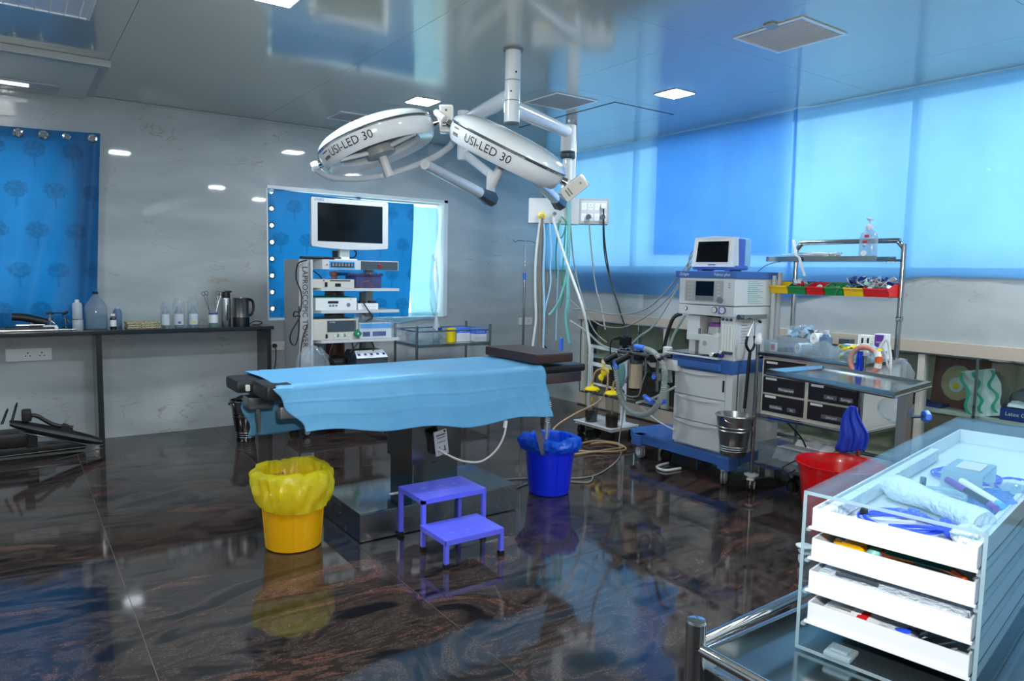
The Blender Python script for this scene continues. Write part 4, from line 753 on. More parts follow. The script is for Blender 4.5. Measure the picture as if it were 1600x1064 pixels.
# drape
def drape(u, s):
    # s runs over the table: 0 far hem, .36 far edge, .62 near edge, 1 near hem
    yb, yf, zt = -2.685, -3.245, .862
    hem_f = .642 - .078 * min(1, u * 1.7) + .012 * u + .010 * sin(u * 17) ; hem_b = .50 + .03 * u
    if s < .34: k = 1 - s / .34; y = yb + .012 + .05 * k ** .8; z = zt - .012 - (zt - hem_b) * k
    elif s < .38: k = (s - .34) / .04; a = k * pi / 2; y = yb + .012 - .03 * (1 - cos(a)); z = zt - .012 + .012 * sin(a)
    elif s < .60: k = (s - .38) / .22; y = yb - .018 + (yf + .03 - yb + .018) * k; z = zt + .003 * sin(k * pi)
    elif s < .64: k = (s - .60) / .04; a = k * pi / 2; y = yf + .03 - .03 * sin(a); z = zt - .03 * (1 - cos(a))
    else: k = (s - .64) / .36; z = zt - .03 - (zt - .03 - hem_f) * k; y = yf - .035 * k
    # left hem runs slantwise, right hem nearly straight
    if s < .36: xl = -4.02 + .10 * abs(s - .18) + .02 * sin(s * 30)
    elif s < .62: xl = -4.035 + .02 * sin((s - .36) / .26 * pi)
    else: xl = -4.055 + .145 * (s - .62) / .38 + .012 * sin((s - .62) * 26)
    xr = -2.475 + .025 * min(1, max(0, (s - .5) * 2)) - (.05 if s < .38 else 0)
    x = xl + (xr - xl) * u
    flap = max(0, (s - .64) / .36) if s > .5 else max(0, (.34 - s) / .34)
    x += .006 * sin(s * 40) * (u > .9)
    w = nz(x * 2.4, s * 2.2, 1) * .018 * min(1, flap * 1.6) + nz(x * 6, s * 6, 4) * .003 * flap
    y += (-w if s > .5 else w) - (.018 * flap if s > .5 else -.018 * flap)
    cr = abs(nz(x * 2.6 + s * 1.2, s * 5 - x * .8, 7)); y += -.0016 * (math.exp(-((s - .735 - .02 * u) / .008) ** 2) + .6 * math.exp(-((s - .86 + .03 * u) / .007) ** 2) + math.exp(-((x + 3.35 + .5 * (s - .64)) / .012) ** 2) * flap + math.exp(-((x + 2.75 - .5 * (s - .64)) / .012) ** 2) * flap)
    z += .004 * nz(x * 4, y * 5, 2) + .002 * math.exp(-((x + 3.2) / .02) ** 2) * (.38 < s < .64)
    if u < .05 and .36 < s < .62: z -= .006
    return (x, y, z + .0)
d = MB('drape_blue').grid(drape, 130, 110).done('drape', label='large light blue plastic drape spread over the operating table', cat='drape', solid=.0012)
MB('black').cyl((-3.18, -3.312, .566), (-3.18, -3.309, .566), .006).done('hole', d)
MB('hose_white').tube([(-3.048, -3.04, .383), (-2.99, -3.09, .345), (-2.94, -3.14, .328), (-2.865, -3.19, .332), (-2.80, -3.24, .40), (-2.765, -3.27, .50), (-2.76, -3.27, .60)], .006, 8, 6).m('white_plastic').cyl((-3.055, -3.03, .39), (-3.02, -3.06, .365), .010).cyl((-2.764, -3.268, .53), (-2.76, -3.27, .57), .012).done('power_cord', OT)
# handset: coiled cord, plastic sleeve, foil strip into the blue bin
t = T('hand_control', 'coiled white table hand-control cord in clear plastic sleeve dipping into blue bin', 'hand control', (-2.33, -3.05, .36))
pa = [Vector((-2.42, -3.14, .73)), Vector((-2.38, -3.14, .70)), Vector((-2.345, -3.14, .60)), Vector((-2.35, -3.13, .49))]
coil = []
for i in range(26 * 10 + 1):
    f = i / 260 * 3; k = min(2, int(f)); q = pa[k].lerp(pa[k + 1], f - k); a = i / 10 * 2 * pi; coil.append(q + Vector((cos(a) * .012, sin(a) * .012, 0)))
MB('white_plastic').tube(coil, .0028, 5, 1).done('coiled_cord', t)
MB('clear_plastic').tube([(-2.35, -3.13, .49), (-2.345, -3.12, .42), (-2.335, -3.1, .36), (-2.33, -3.09, .31), (-2.36, -3.10, .29)], lambda u: .016 + .006 * sin(u * 9), 10).m('white_plastic').tube([(-2.35, -3.13, .49), (-2.345, -3.12, .42), (-2.335, -3.1, .36)], .006, 6).done('plastic_sleeve', t)
MB('foil').grid(lambda u, v: (-2.49 + .13 * u + .045 * (v - .5) * 1.0, -3.19 + .07 * u, .535 - .24 * u + .02 * (v - .5) + .004 * nz(u * 20, v * 9)), 22, 6).done('wrapped_strap', t)

# ================================================================== BINS AND STOOL
def bin_(name, x, y, rb, rt, h, mat, liner, label, seed, bagdrop, bulge, bagtop):
    t = T(name, label, 'bin', (x, y, 0))
    MB(mat).lathe([(0, .004), (rb - .008, .001), (rb - .001, .006), (rb, .014), (rt, h), (rt + .008, h + .004), (rt + .006, h + .01), (rt - .004, h + .006), (rb - .006, .02), (0, .014)], (x, y, 0), 48).done('body', t)
    mb = MB(mat)
    for k in range(10):
        a = 2 * pi * k / 10; mb.tube([(x + (rb + .0005) * cos(a), y + (rb + .0005) * sin(a), .02), (x + (rt + .0005) * cos(a), y + (rt + .0005) * sin(a), h - .03)], .0018, 5, 1)
    mb.done('ribs', t)
    def bag(u, v):
        a = 2 * pi * u; n_ = nz(cos(a) * 2 + seed, sin(a) * 2, v * 2.2); n2 = nz(cos(a) * 6 + seed, sin(a) * 6, v * 5)
        if v < .42:   # outside skirt hanging over the rim
            k = v / .42; drop = bagdrop * (1 + .28 * sin(a + 1.2 + seed)); z = h - drop * (1 - k) + bagtop * k * (1 + .9 * n_) + .006 * n2; r = rt + .010 + bulge * (sin(k * pi * .8) * (1 + .6 * n_)) + .022 * n2 + .004 + .006 * nz(a * 5, k * 3, seed) + .004 * sin(a * 17 + 3 * n_) * k
        elif v < .5: k = (v - .42) / .08; z = h + bagtop * (1 + .9 * n_) + .006 * sin(k * pi) + .006 * n2; r = rt + .008 + bulge * .5 - (.022 + bulge * .5) * k + .01 * n2
        else: k = (v - .5) / .5; z = h + bagtop * (1 + .9 * n_) - (h * .8) * k; r = (rt - .016) + (rb - rt + .004) * k * .8 + .014 * n2 * (1 - k) - .006 * abs(nz(a * 5, k * 4, seed))
        return (x + r * cos(a), y + r * sin(a), max(.03, z))
    MB(liner).grid(bag, 110, 40).done('liner', t); return t
t = bin_('yellow_bin', -3.886, -3.009, .138, .165, .362, 'yellow_plastic', 'liner_yellow', 'yellow plastic bin with yellow liner folded over its rim', 2.0, .12, .022, .034)
MB('liner_yellow').tube([(-3.95, -3.176, .33), (-3.88, -3.19, .345), (-3.80, -3.175, .362)], .011, 8).done('handle', t)
def roundtext(mb, txt, c, r, z0, a0, size, tiltz=0):
    mb.text(txt, (0, 0, 0), (1, 0, 0), (0, 0, 1), size, 'CENTER', lambda X_, Y_: (c[0] + r * cos(a0 + X_ / r), c[1] + r * sin(a0 + X_ / r), z0 + Y_ + tiltz * X_))
mb = MB('ink'); a0 = math.radians(105)
mb.text('DISAN-018', (0, 0, 0), (1, 0, 0), (0, 0, 1), .022, 'CENTER', lambda X_, Y_: (-3.886 + .140 * cos(math.radians(112) - X_ / .14), -3.009 + .140 * sin(math.radians(112) - X_ / .14), .335 + Y_))
mb.done('liner_print', t)
MB('teal_print').cyl((-3.886 + .158 * cos(-.45), -3.009 + .158 * sin(-.45), .285), (-3.886 + .1615 * cos(-.45), -3.009 + .1615 * sin(-.45), .285), .026, n=20).m('label_white').cyl((-3.886 + .161 * cos(-.45), -3.009 + .161 * sin(-.45), .285), (-3.886 + .163 * cos(-.45), -3.009 + .163 * sin(-.45), .285), .017, n=20).done('round_sticker', t)
bin_('blue_bin', -2.225, -3.005, .130, .158, .335, 'blue_plastic', 'liner_blue', 'bright blue plastic bin with blue liner under right end of the table', 6.0, .06, .028, .028)

t = T('step_stool', 'violet-blue painted two-step metal stool in front of the table', 'step stool', (-3.22, -3.45, 0)); s = .011
def step(x0, x1, y0, y1, z, par):
    MB('stool_blue').box(x0, x1, y0, y1, z - .004, z, .002).box(x0, x1, y0, y0 + .003, z - .026, z - .003).box(x0, x1, y1 - .003, y1, z - .026, z - .003).box(x0, x0 + .003, y0, y1, z - .026, z - .003).box(x1 - .003, x1, y0, y1, z - .026, z - .003).done('tread', par)
    mb = MB('stool_blue')
    for i in range(3):
        for j in range(2): mb.lathe([(.014, 0), (.012, .0022), (.004, .003), (0, .003)], (x0 + (x1 - x0) * (.25 + .25 * i), y0 + (y1 - y0) * (.35 + .3 * j), z - .0002), 14)
    mb.done('dimples', par)
step(-3.385, -3.005, -3.455, -3.185, .268, t); step(-3.395, -3.06, -3.705, -3.45, .140, t)
for x, y, h in ((-3.385, -3.207, .245), (-3.385, -3.455, .262), (-3.027, -3.207, .245), (-3.027, -3.455, .245), (-3.395, -3.705, .117), (-3.082, -3.705, .117)):
    q = MB('stool_blue').box(x, x + .022, y, y + .022, .018, h, .002).done('leg', t); MB('rubber').box(x - .003, x + .025, y - .003, y + .025, 0, .024, .003).done('rubber_foot', q)

# ================================================================== SURGICAL LAMP
t = T('surgical_lamp', 'twin-headed white surgical lamp hanging from ceiling over the table', 'surgical lamp', (-2.573, -3.005, H)); hx, hy = -2.573, -3.005
MB('lamp_white').cyl((hx, hy, 2.28), (hx, hy, H - .012), .047, n=32).done('ceiling_tube', t); MB('mid_grey').lathe([(.05, 0), (.058, 0), (.058, .012), (.05, .012)], (hx, hy, H - .013), 32).done('collar', t); MB('mid_grey').lathe([(0, 0), (.04, 0), (.046, .006)], (hx, hy, 2.272), 28).done('end_cap', t); MB('mid_grey').lathe([(.0475, 0), (.0482, .001), (.0482, .004), (.0475, .005)], (hx, hy, 2.40), 32).done('ring_joint', t); MB('mid_grey').lathe([(.0475, 0), (.0482, .001), (.0482, .004), (.0475, .005)], (hx, hy, 2.515), 32).done('ring_joint', t)
MB('black').cyl((hx - .035, hy - .036, 2.45), (hx - .036, hy - .038, 2.45), .005).cyl((hx - .01, hy - .047, 2.56), (hx - .01, hy - .0485, 2.56), .006).done('screw', t)
J1 = Vector((-2.423, -2.206, 2.434)); J2 = Vector((-1.850, -2.650, 2.369)); hb1 = Vector((hx, hy, 2.434)); hb2 = Vector((hx, hy, 2.369))
for J, hb in ((J1, hb1), (J2, hb2)): MB('lamp_white').tube([hb, J], lambda u: .052 - .012 * u, 20, 1).done('arm', t)
MB('lamp_white').cyl(J1 - Vector((0, 0, .25)), J1 + Vector((0, 0, .07)), .040, n=24).cyl(J1 - Vector((0, 0, .26)), J1 - Vector((0, 0, .2)), .036).done('joint_tube', t)
MB('lamp_white').cyl((J2.x, J2.y, 2.24), (J2.x, J2.y, 2.415), .052, n=24).done('joint_tube', t); MB('slate').lathe([(.03, 0), (.045, .0), (.053, .01), (.053, .03), (.047, .036), (.053, .042), (.053, .05), (0, .05)], (J2.x, J2.y, 2.19), 24).done('collar', t)
MB('lamp_white').tube([(J2.x, J2.y, 2.20), (J2.x, J2.y, 2.0), (-1.90, -2.66, 1.93)], .034, 16, 1).done('drop_tube', t)
MB('lamp_white').tube([J1 - Vector((0, 0, .21)), (-2.335, -2.43, 2.06)], .030, 16, 1).cyl((-2.340, -2.44, 2.075), (-2.345, -2.443, 1.91), .032, n=18).done('drop_tube', t)
def elbow(p, d, L=.12, w=.05):
    d = (Vector(d) - Vector(p)).normalized(); q = Vector(p) + d * L; mb = MB('slate'); mb.tube([Vector(p) - d * .03, Vector(p), q], lambda u: w * (1.05 if u < .6 else .72), 8, 1); mb.done('elbow_cover', t)
    return q
e1 = elbow((-2.355, -2.45, 1.90), (-3.224, -3.102, 1.985), .21); MB('lamp_white').tube([e1, (-3.19, -3.085, 1.968)], lambda u: .036 - .009 * u, 16, 1).done('spring_arm', t)
e2 = elbow((-1.95, -2.69, 1.885), (-2.85, -3.53, 1.93), .2); MB('lamp_white').tube([e2, (-2.80, -3.48, 1.925)], lambda u: .034 - .007 * u, 16, 1).done('spring_arm', t)
def lamphead(c, nrm, lft, rgt, yoke, box, amid, lab):
    c = Vector(c); dn = Vector(nrm).normalized(); up = -dn
    ax = (Vector(rgt) - Vector(lft)); ax = (ax - up * ax.dot(up)).normalized(); fr = up.cross(ax)   # fr: away from or toward viewer
    view = (c - Vector((-5.02, -6.51, 1.4))).normalized()
    if fr.dot(view) > 0: fr = -fr
    X = Matrix(((ax.x, fr.x, up.x, c.x), (ax.y, fr.y, up.y, c.y), (ax.z, fr.z, up.z, c.z), (0, 0, 0, 1)))
    h = MB('lamp_white').xf(X).lathe([(.315, .012), (.308, .030), (.287, .050), (.24, .070), (.17, .083), (.09, .089), (0, .090)], (0, 0, 0), 64).lathe([(.315, .0), (.313, -.03), (.296, -.072), (.285, -.082), (.272, -.078), (.222, -.062), (.215, -.05), (.215, .03)], (0, 0, 0), 64).done('lamp_head', t, lab)
    MB('chrome').xf(X).lathe([(.313, -.002), (.3185, .0), (.3185, .006), (.316, .008)], (0, 0, 0), 64).m('slate').lathe([(.315, .006), (.318, .007), (.317, .013), (.31, .013)], (0, 0, 0), 64).done('chrome_strip', h)
    MB('glass').xf(X).lathe([(.215, -.045), (.06, -.048)], (0, 0, 0), 48).done('lens', h)
    MB('screen').xf(X).lathe([(.06, .02), (.215, .02)], (0, 0, 0), 48).done('inner_reflector', h)
    MB('grey_panel').xf(X).lathe([(0, -.04), (.075, -.04), (.08, -.055), (.075, -.085), (.03, -.095), (0, -.095)], (0, 0, 0), 32).done('hub', h)
    for k in range(3):
        a = 2 * pi * k / 3 + .5; MB('lamp_white').xf(X).cyl((.05 * cos(a), .05 * sin(a), -.06), (.235 * cos(a), .235 * sin(a), -.06), .013, n=10).done('spoke', h)
    MB('white_plastic').xf(X).lathe([(0, -.09), (.020, -.09), (.021, -.10), (.024, -.20), (.022, -.205), (0, -.206)], (0, 0, 0), 24).done('sterile_handle', h)
    mb = MB('ink').xf(X); s_ = -1 if True else 1
    def wr(a_mid): return lambda x_, y_: (.3145 * sin(a_mid + x_ / .312) * (1 - .0), .3145 * cos(a_mid + x_ / .312), -.035 + y_) if y_ > -.0 else (.3135 * sin(a_mid + x_ / .312), .3135 * cos(a_mid + x_ / .312), -.035 + y_)
    mb.text('USI-LED 30', (0, 0, 0), (1, 0, 0), (0, 0, 1), .056, 'CENTER', lambda x_, y_: (lambda r: (r * sin(amid + x_ / .312), r * cos(amid + x_ / .312), -.036 + y_))(.3175 if -.036 + y_ > -.03 else .3175 - (-.03 - (-.036 + y_)) * .40)); mb.done('lettering', h)
    mb = MB('vein_dust').xf(X); g_ = [(.315 * sin(a), .315 * cos(a)) for a in (-1.02, -.96, -.90, -.84)]
    for i in range(3): mb.quad((g_[i][0] * 1.0, g_[i][1] * 1.0, -.012), (g_[i + 1][0], g_[i + 1][1], -.012), (g_[i + 1][0] * .975, g_[i + 1][1] * .975, -.052), (g_[i][0] * .975, g_[i][1] * .975, -.052))
    mb.done('sticker', h)
    l = X @ Vector((-.325, 0, -.012)); r = X @ Vector((.325, 0, -.012))
    MB('chrome').cyl(X @ Vector((-.30, 0, -.02)), X @ Vector((-.338, 0, -.02)), .020, n=16).done('pivot', h); MB('chrome').cyl(X @ Vector((.30, 0, -.02)), X @ Vector((.345, 0, -.02)), .020, n=16).done('pivot', h)
    return h, X
def yokebox(X, sgn, rot):
    Y = X @ Matrix.Translation((sgn * .385, -.0, -.025)) @ Matrix.Rotation(rot, 4, 'Y')
    MB('lamp_white').xf(X).cyl((sgn * .34, 0, -.02), (sgn * .37, 0, -.02), .022, n=16).done('pivot_arm', t)
    b = MB('lamp_white').xf(Y).box(-.038, .038, -.035, .035, -.072, .072, .014).done('control_box', t)
    mb = MB('cream').xf(Y).box(-.028, .028, .035, .0375, -.06, .06, .002)
    mb.m('slate').box(-.006, .006, .0375, .0385, .035, .045).box(-.02, .02, .0375, .0382, -.03, -.022).box(-.02, .02, .0375, .0382, -.045, -.037).done('button_panel', b)
N1, N2 = (.297, -.201, -.933), (-.237, .386, -.891)
h1, X1_ = lamphead((-3.41, -2.956, 2.088), N1, (-3.636, -2.812, 1.949), (-3.185, -3.103, 2.189), None, None, -.37, 'left lamp head lettered USI-LED 30, tilted down to the left')
h2, X2_ = lamphead((-2.927, -3.489, 2.026), N2, (-3.17, -3.306, 2.127), (-2.728, -3.645, 1.905), None, None, -.22, 'right lamp head lettered USI-LED 30, tilted down to the right')
yokebox(X1_, 1, .35)
yokebox(X2_, 1, .45)
MB('lamp_white').tube([X1_ @ Vector(p) for p in ((-.36, 0, -.03), (-.30, -.12, -.085), (-.12, -.25, -.13), (.12, -.25, -.15), (.31, -.12, -.155), (.39, -.02, -.13), (.39, 0, -.07))], .0175, 12, 5).xf(X1_).lathe([(0, -.02), (.022, -.018), (.026, 0), (.022, .02), (0, .022)], (-.35, 0, -.02), 16, (1, 0, 0)).done('yoke', t)
MB('lamp_white').tube([X2_ @ Vector(p) for p in ((-.36, 0, -.01), (-.42, -.05, .0), (-.36, -.2, -.01), (-.15, -.36, -.01), (.15, -.38, -.03), (.35, -.2, -.03), (.40, -.03, -.03))], .0175, 12, 5).done('yoke', t)

# ================================================================== SUCTION UNIT
t = T('suction_unit', 'white wheeled suction frame with two yellow-lidded jars of dark fluid', 'suction unit', (-.8, -1.95, 0))
def bar(par, a, b, w=.018, mat='white_paint', nm='frame_bar'):
    a, b = Vector(a), Vector(b); MB(mat).tube([a, b], w, 4, 1).done(nm, par)
bar(t, (-.95, -1.80, .105), (-.95, -2.23, .105), .02); bar(t, (-.65, -1.70, .105), (-.65, -2.20, .105), .02); bar(t, (-.97, -2.23, .105), (-.62, -2.20, .105), .02); bar(t, (-.97, -1.80, .105), (-.62, -1.72, .105), .02)
for y in (-1.66, -2.10): bar(t, (-.70, y, .11), (-.70, y, .76 if y > -2 else .74), .024)
bar(t, (-.70, -1.66, .755), (-.70, -2.10, .735)); bar(t, (-.72, -1.66, .60), (-.72, -2.10, .585), .022)
MB('white_paint').box(-.99, -.66, -2.25, -1.78, .115, .122, .002).done('jar_shelf', t); bar(t, (-.72, -1.7, .42), (-.72, -2.1, .41), .012)
for x, y in ((-.93, -2.2), (-.65, -2.17), (-.93, -1.82), (-.65, -1.72)): caster(t, x, y, .10, .035, 'rubber', 'black')
for (y, lab) in ((-1.925, 'a'), (-2.185, 'b')):
    x = -.91; j = MB('jar_clear').lathe([(0, .0), (.052, .0), (.054, .006), (.060, .27)], (x, y, .123), 28).done('jar', t)
    MB('dark_liquid').lathe([(0, .003), (.050, .003), (.053, .105), (0, .105)], (x, y, .123), 26).done('fluid', j)
    MB('tube_steel').lathe([(.062, 0), (.067, .0), (.067, .016), (.062, .016)], (x, y, .123 + .262), 28).cyl((x - .065, y + .04, .39), (x - .08, y + .05, .395), .008).done('clamp_ring', j)
    MB('yellow_cap').lathe([(0, 0), (.066, 0), (.068, .012), (.05, .03), (.02, .036), (0, .037)], (x, y, .123 + .275), 28).cyl((x, y, .42), (x, y, .455), .014).cyl((x, y - .05, .41), (x, y - .075, .405), .011).done('lid', j)
    MB('hose_clear').cyl((x, y, .20), (x, y, .41), .005).done('dip_tube', j)
    if lab == 'a': MB('yellow_cap').lathe([(0, .0), (.018, 0), (.014, .03), (.006, .05), (0, .05)], (x, y, .30), 14).done('float', j)
MB('yellow_cap').lathe([(0, 0), (.028, 0), (.038, .012), (.038, .035), (.028, .047), (0, .05)], (-.76, -1.93, .555), 20, (-1, -.6, 0)).lathe([(0, 0), (.03, 0), (.032, .02), (0, .024)], (-.77, -1.90, .50), 16, (-1, -.6, .3)).cyl((-.80, -1.94, .44), (-.80, -1.94, .62), .010).done('regulator', t)
MB('yellow_cap').lathe([(0, 0), (.024, 0), (.026, .014), (0, .016)], (-.78, -1.93, .645), 18, (-1, -.7, 0)).m('label_white').cyl((-.795, -1.941, .645), (-.796, -1.942, .645), .018).done('gauge', t)
MB('black').cyl((-.79, -1.97, .50), (-.84, -2.0, .47), .02).done('valve_knob', t)
for pts, lab in (([(-.91, -1.925, .45), (-.90, -1.95, .56), (-.86, -2.0, .59), (-.85, -2.05, .55), (-.86, -2.05, .4), (-.95, -2.02, .3), (-1.1, -1.95, .22), (-1.3, -1.92, .12), (-1.4, -1.95, .02)], 'tan suction tube from left jar sweeping down toward the blue bin'),
    ([(-.91, -2.185, .45), (-.90, -2.19, .51), (-.87, -2.22, .53), (-.83, -2.24, .52), (-.80, -2.23, .5)], 'short tan tube arching from the right jar'),
    ([(-1.2, -2.15, .012), (-1.05, -2.15, .012), (-.95, -2.3, .012), (-1.05, -2.5, .012), (-1.25, -2.45, .012), (-1.45, -2.3, .012)], 'tan tube coiled on the floor behind the blue bin'),
    ([(-1.15, -2.2, .012), (-1.0, -2.25, .012), (-1.0, -2.42, .012), (-1.2, -2.42, .012), (-1.5, -2.4, .012)], 'inner loop of tan tube on the floor by suction unit')):
    MB('hose_tan').tube(pts, .0085, 8, 6).done('suction_tube', label=lab, cat='tube')
MB('cable_grey').tube([(-.8, -2.1, .5), (-.85, -2.25, .4), (-.88, -2.28, .2), (-.95, -2.32, .03), (-1.2, -2.6, .007), (-1.6, -2.85, .007), (-1.85, -2.9, .007), (-2.1, -2.75, .007), (-2.4, -2.62, .007)], .005, 6, 6).done('cable', label='grey cable crossing the floor behind blue bin to the table base', cat='cable')
MB('cable_grey').tube([(-2.59, -2.95, .02), (-2.5, -2.95, .007), (-2.35, -2.84, .007), (-2.1, -2.8, .007), (-1.9, -3.0, .007), (-1.75, -2.9, .007)], .005, 6, 6).done('cable', label='grey floor cable leaving right end of the table base', cat='cable')
t = T('black_wedge', 'black cloth triangle behind the brown cushion near the corner', 'cloth', (-.45, -.7, .55))
MB('black').ext([(-.62, -.62, .50), (-.38, -.78, .50), (-.49, -.70, .66)], (.03, .04, 0)).cyl((-.48, -.68, .0), (-.48, -.68, .5), .02).done('cover', t)

# ================================================================== ABSORBER ARM
t = T('gas_absorber', 'absorber with clear canister of cream granules and corrugated hoses beside the machine', 'absorber', (-1.15, -2.75, .6)); ax_ = -1.15
MB('white_plastic').box(-1.12, -1.06, -3.06, -2.78, .72, .80, .006).done('arm', t)
MB('tube_steel').box(-1.2, -1.08, -2.98, -2.52, .80, .83, .008).done('manifold', t)
MB('jar_clear').lathe([(.052, 0), (.055, .002), (.055, .24), (0, .24)], (ax_, -2.68, .545), 28).done('canister', t)
MB('lime').lathe([(0, 0), (.051, 0), (.051, .185), (0, .188)], (ax_, -2.68, .55), 24).done('granules', t)
MB('slate').lathe([(0, 0), (.056, 0), (.056, .06), (0, .06)], (ax_, -2.68, .742), 26).done('canister_head', t); MB('black').lathe([(0, 0), (.05, 0), (.052, .01), (0, .012)], (ax_, -2.68, .535), 24).done('canister_foot', t)
for y in (-2.56, -2.70, -2.84):
    MB('chrome').lathe([(0, 0), (.03, 0), (.044, .01), (.044, .018), (.03, .03), (0, .034)], (ax_ + .0, y, .825), 24).done('valve_dome', t)
MB('black').box(-1.19, -1.11, -2.59, -2.53, .86, .93, .008).cyl((-1.15, -2.56, .86), (-1.15, -2.56, .94), .022).cyl((-1.15, -2.50, .915), (-1.15, -2.44, .905), .014).done('sensor_head', t)
for P_ in (((-1.2, -2.52, .79), (-1.26, -2.45, .735), .024), ((-1.2, -2.66, .80), (-1.26, -2.58, .74), .026), ((-1.22, -2.90, .80), (-1.08, -2.90, .80), .03), ((-1.2, -2.96, .80), (-1.2, -2.99, .80), .02)): MB('black').cyl(*P_).done('port', t)
MB('black').box(-1.2, -1.1, -2.77, -2.63, .765, .82, .01).done('clamp_block', t)
MB('white_plastic').lathe([(0, 0), (.035, 0), (.035, .04), (.028, .045), (0, .045)], (-1.08, -2.93, .84), 20).done('pop_off_cap', t)
MB('hose_teal').blob((-1.1, -2.46, .62), (.03, .055, .125), .12, 5).done('breathing_bag', t)
def ribbed(pts, r, mat, nm, par, pitch=.012):
    MB(mat).tube(pts, r, 10, 12 if len(pts) < 12 else 6).done(nm, par)
    q = [Vector(p) for p in pts]
MB('hose_clear').tube([(-1.17, -2.78, .86), (-1.19, -2.9, .84), (-1.2, -3.0, .76), (-1.2, -3.02, .66), (-1.2, -3.0, .54), (-1.2, -2.92, .42), (-1.2, -2.80, .365), (-1.2, -2.68, .375), (-1.2, -2.58, .46), (-1.2, -2.54, .58), (-1.2, -2.51, .70)], lambda u: .021 + .0025 * sin(u * 560), 10, 18).done('corrugated_hose', t)
MB('knob_blue').cyl((-1.16, -2.68, .865), (-1.175, -2.79, .862), .022).cyl((-1.2, -2.495, .76), (-1.2, -2.525, .68), .022).cyl((-1.16, -2.79, .50), (-1.17, -2.88, .47), .02).cyl((-1.15, -2.92, .47), (-1.13, -2.98, .49), .018).done('hose_cuff', t)
MB('tube_steel').cyl((-1.2, -2.83, .80), (-1.2, -2.83, .68), .010).cyl((-1.18, -2.93, .78), (-1.18, -2.93, .56), .012).box(-1.21, -1.16, -2.955, -2.905, .64, .70, .008).cyl((-1.15, -2.86, .48), (-1.15, -2.92, .475), .012).done('fittings', t)
MB('knob_blue').cyl((-1.212, -2.93, .67), (-1.22, -2.93, .67), .018).done('blue_button', t)
MB('cable_black').tube([(-1.19, -2.52, .92), (-1.2, -2.45, .88), (-1.2, -2.46, .72), (-1.2, -2.52, .60), (-1.18, -2.60, .50)], .006, 6).done('sensor_cable', t)
MB('cable_black').tube([(-1.18, -2.80, .70), (-1.18, -2.83, .58), (-1.18, -2.88, .545), (-1.18, -2.93, .57)], .011, 8).tube([(-1.15, -2.75, .78), (-1.1, -2.85, .66), (-1.08, -2.98, .60)], .008, 6).done('black_hose', t)
MB('cable_grey').tube([(-1.2, -2.66, .80), (-1.21, -2.66, .65), (-1.21, -2.60, .54), (-1.21, -2.64, .49), (-1.2, -2.76, .50), (-1.2, -2.8, .60), (-1.2, -2.84, .70)], .006, 6).done('sampling_line', t)
MB('hose_white').tube([(-1.1, -2.65, .42), (-1.08, -2.8, .48), (-1.08, -2.95, .56), (-1.08, -3.02, .60)], .009, 6).tube([(-1.1, -2.7, .40), (-1.1, -2.85, .33), (-1.08, -3.02, .28)], .007, 6).done('lower_tube', t)
MB('cable_black').tube([(-1.0, -2.98, 1.13), (-1.04, -2.94, 1.10), (-1.06, -2.91, 1.0), (-1.06, -2.87, .85)], .014, 8).done('black_hose', label='thick black hose from anaesthesia machine down to the absorber', cat='hose')
# ================================================================== ANAESTHESIA MACHINE
t = T('anaesthesia_machine', 'white and blue anaesthesia machine on wheeled blue base', 'medical machine', (-.8, -3.2, 0)); FX = -1.08
MB('machine_blue').ext([(-1.12, -2.66, .125), (-1.12, -3.52, .125), (-1.04, -3.56, .125), (-.90, -3.52, .125), (-.30, -3.50, .125), (-.28, -3.30, .125), (-.62, -3.22, .125), (-.62, -2.52, .125), (-1.0, -2.50, .125)], (0, 0, .06)).done('wheel_base', t)
MB('machine_blue').box(-1.135, -1.04, -3.56, -3.46, .10, .19, .012).done('base_corner', t); MB('machine_blue').box(-1.135, -1.04, -2.74, -2.64, .10, .185, .012).done('base_corner', t)
for x, y, yaw in ((-1.10, -3.50, .5), (-1.09, -2.70, 1.3), (-.36, -3.42, .8), (-.68, -2.6, 2)): caster(t, x, y, .13, .052, 'mid_grey', 'mid_grey', .010, yaw, 'grille_white')
MB('machine_white').box(FX + .03, -.62, -3.50, -3.0, .185, .842, .006).done('cabinet', t)
def drawerfront(z0, z1, nm='drawer', mat='machine_white'):
    d = MB(mat).grid(lambda u, v: (FX + .012 - .018 * (1 - (2 * u - 1) ** 2) * (1 if v > .0 else 1), -3.0 - .45 * u, z0 + (z1 - z0) * v - (0 if v < .99 else .018 * (1 - (2 * u - 1) ** 2) * 0)), 14, 6).box(FX + .012, FX + .04, -3.45, -3.0, z0, z1, .003).done(nm, t)
    MB('grille_white').grid(lambda u, v: (FX - .008 * (1 - (2 * u - 1) ** 2) - .004 * v - .006, -3.02 - .41 * u, z1 - .006 - .022 * (1 - (2 * u - 1) ** 2) * v), 14, 3).done('handle_lip', d); return d
drawerfront(.562, .742); drawerfront(.382, .556); drawerfront(.205, .376)
MB('black').box(FX + .0, FX + .03, -3.442, -3.434, .62, .70, .002).done('lock', t)
MB('machine_blue').box(FX - .01, -.60, -3.515, -2.985, .748, .842, .008).box(FX - .035, FX, -3.43, -3.0, .762, .815, .01).box(-.61, -.59, -3.52, -3.0, .70, .85, .004).done('worktop_band', t)
MB('machine_white').box(FX - .05, -.62, -3.42, -2.95, .842, .856, .006).m('tray_steel').box(FX - .045, -.7, -3.41, -2.96, .856, .862, .002).done('writing_tray', t)
MB('machine_white').box(FX + .003, FX + .05, -3.515, -3.458, .19, .748, .004).m('mid_grey').box(-1.03, -1.01, -3.512, -3.50, .19, .75).m('grille_white').box(-1.01, -.94, -3.516, -3.50, .19, .75, .004).m('mid_grey').box(-.94, -.925, -3.512, -3.50, .19, .75).done('side_rail', t)
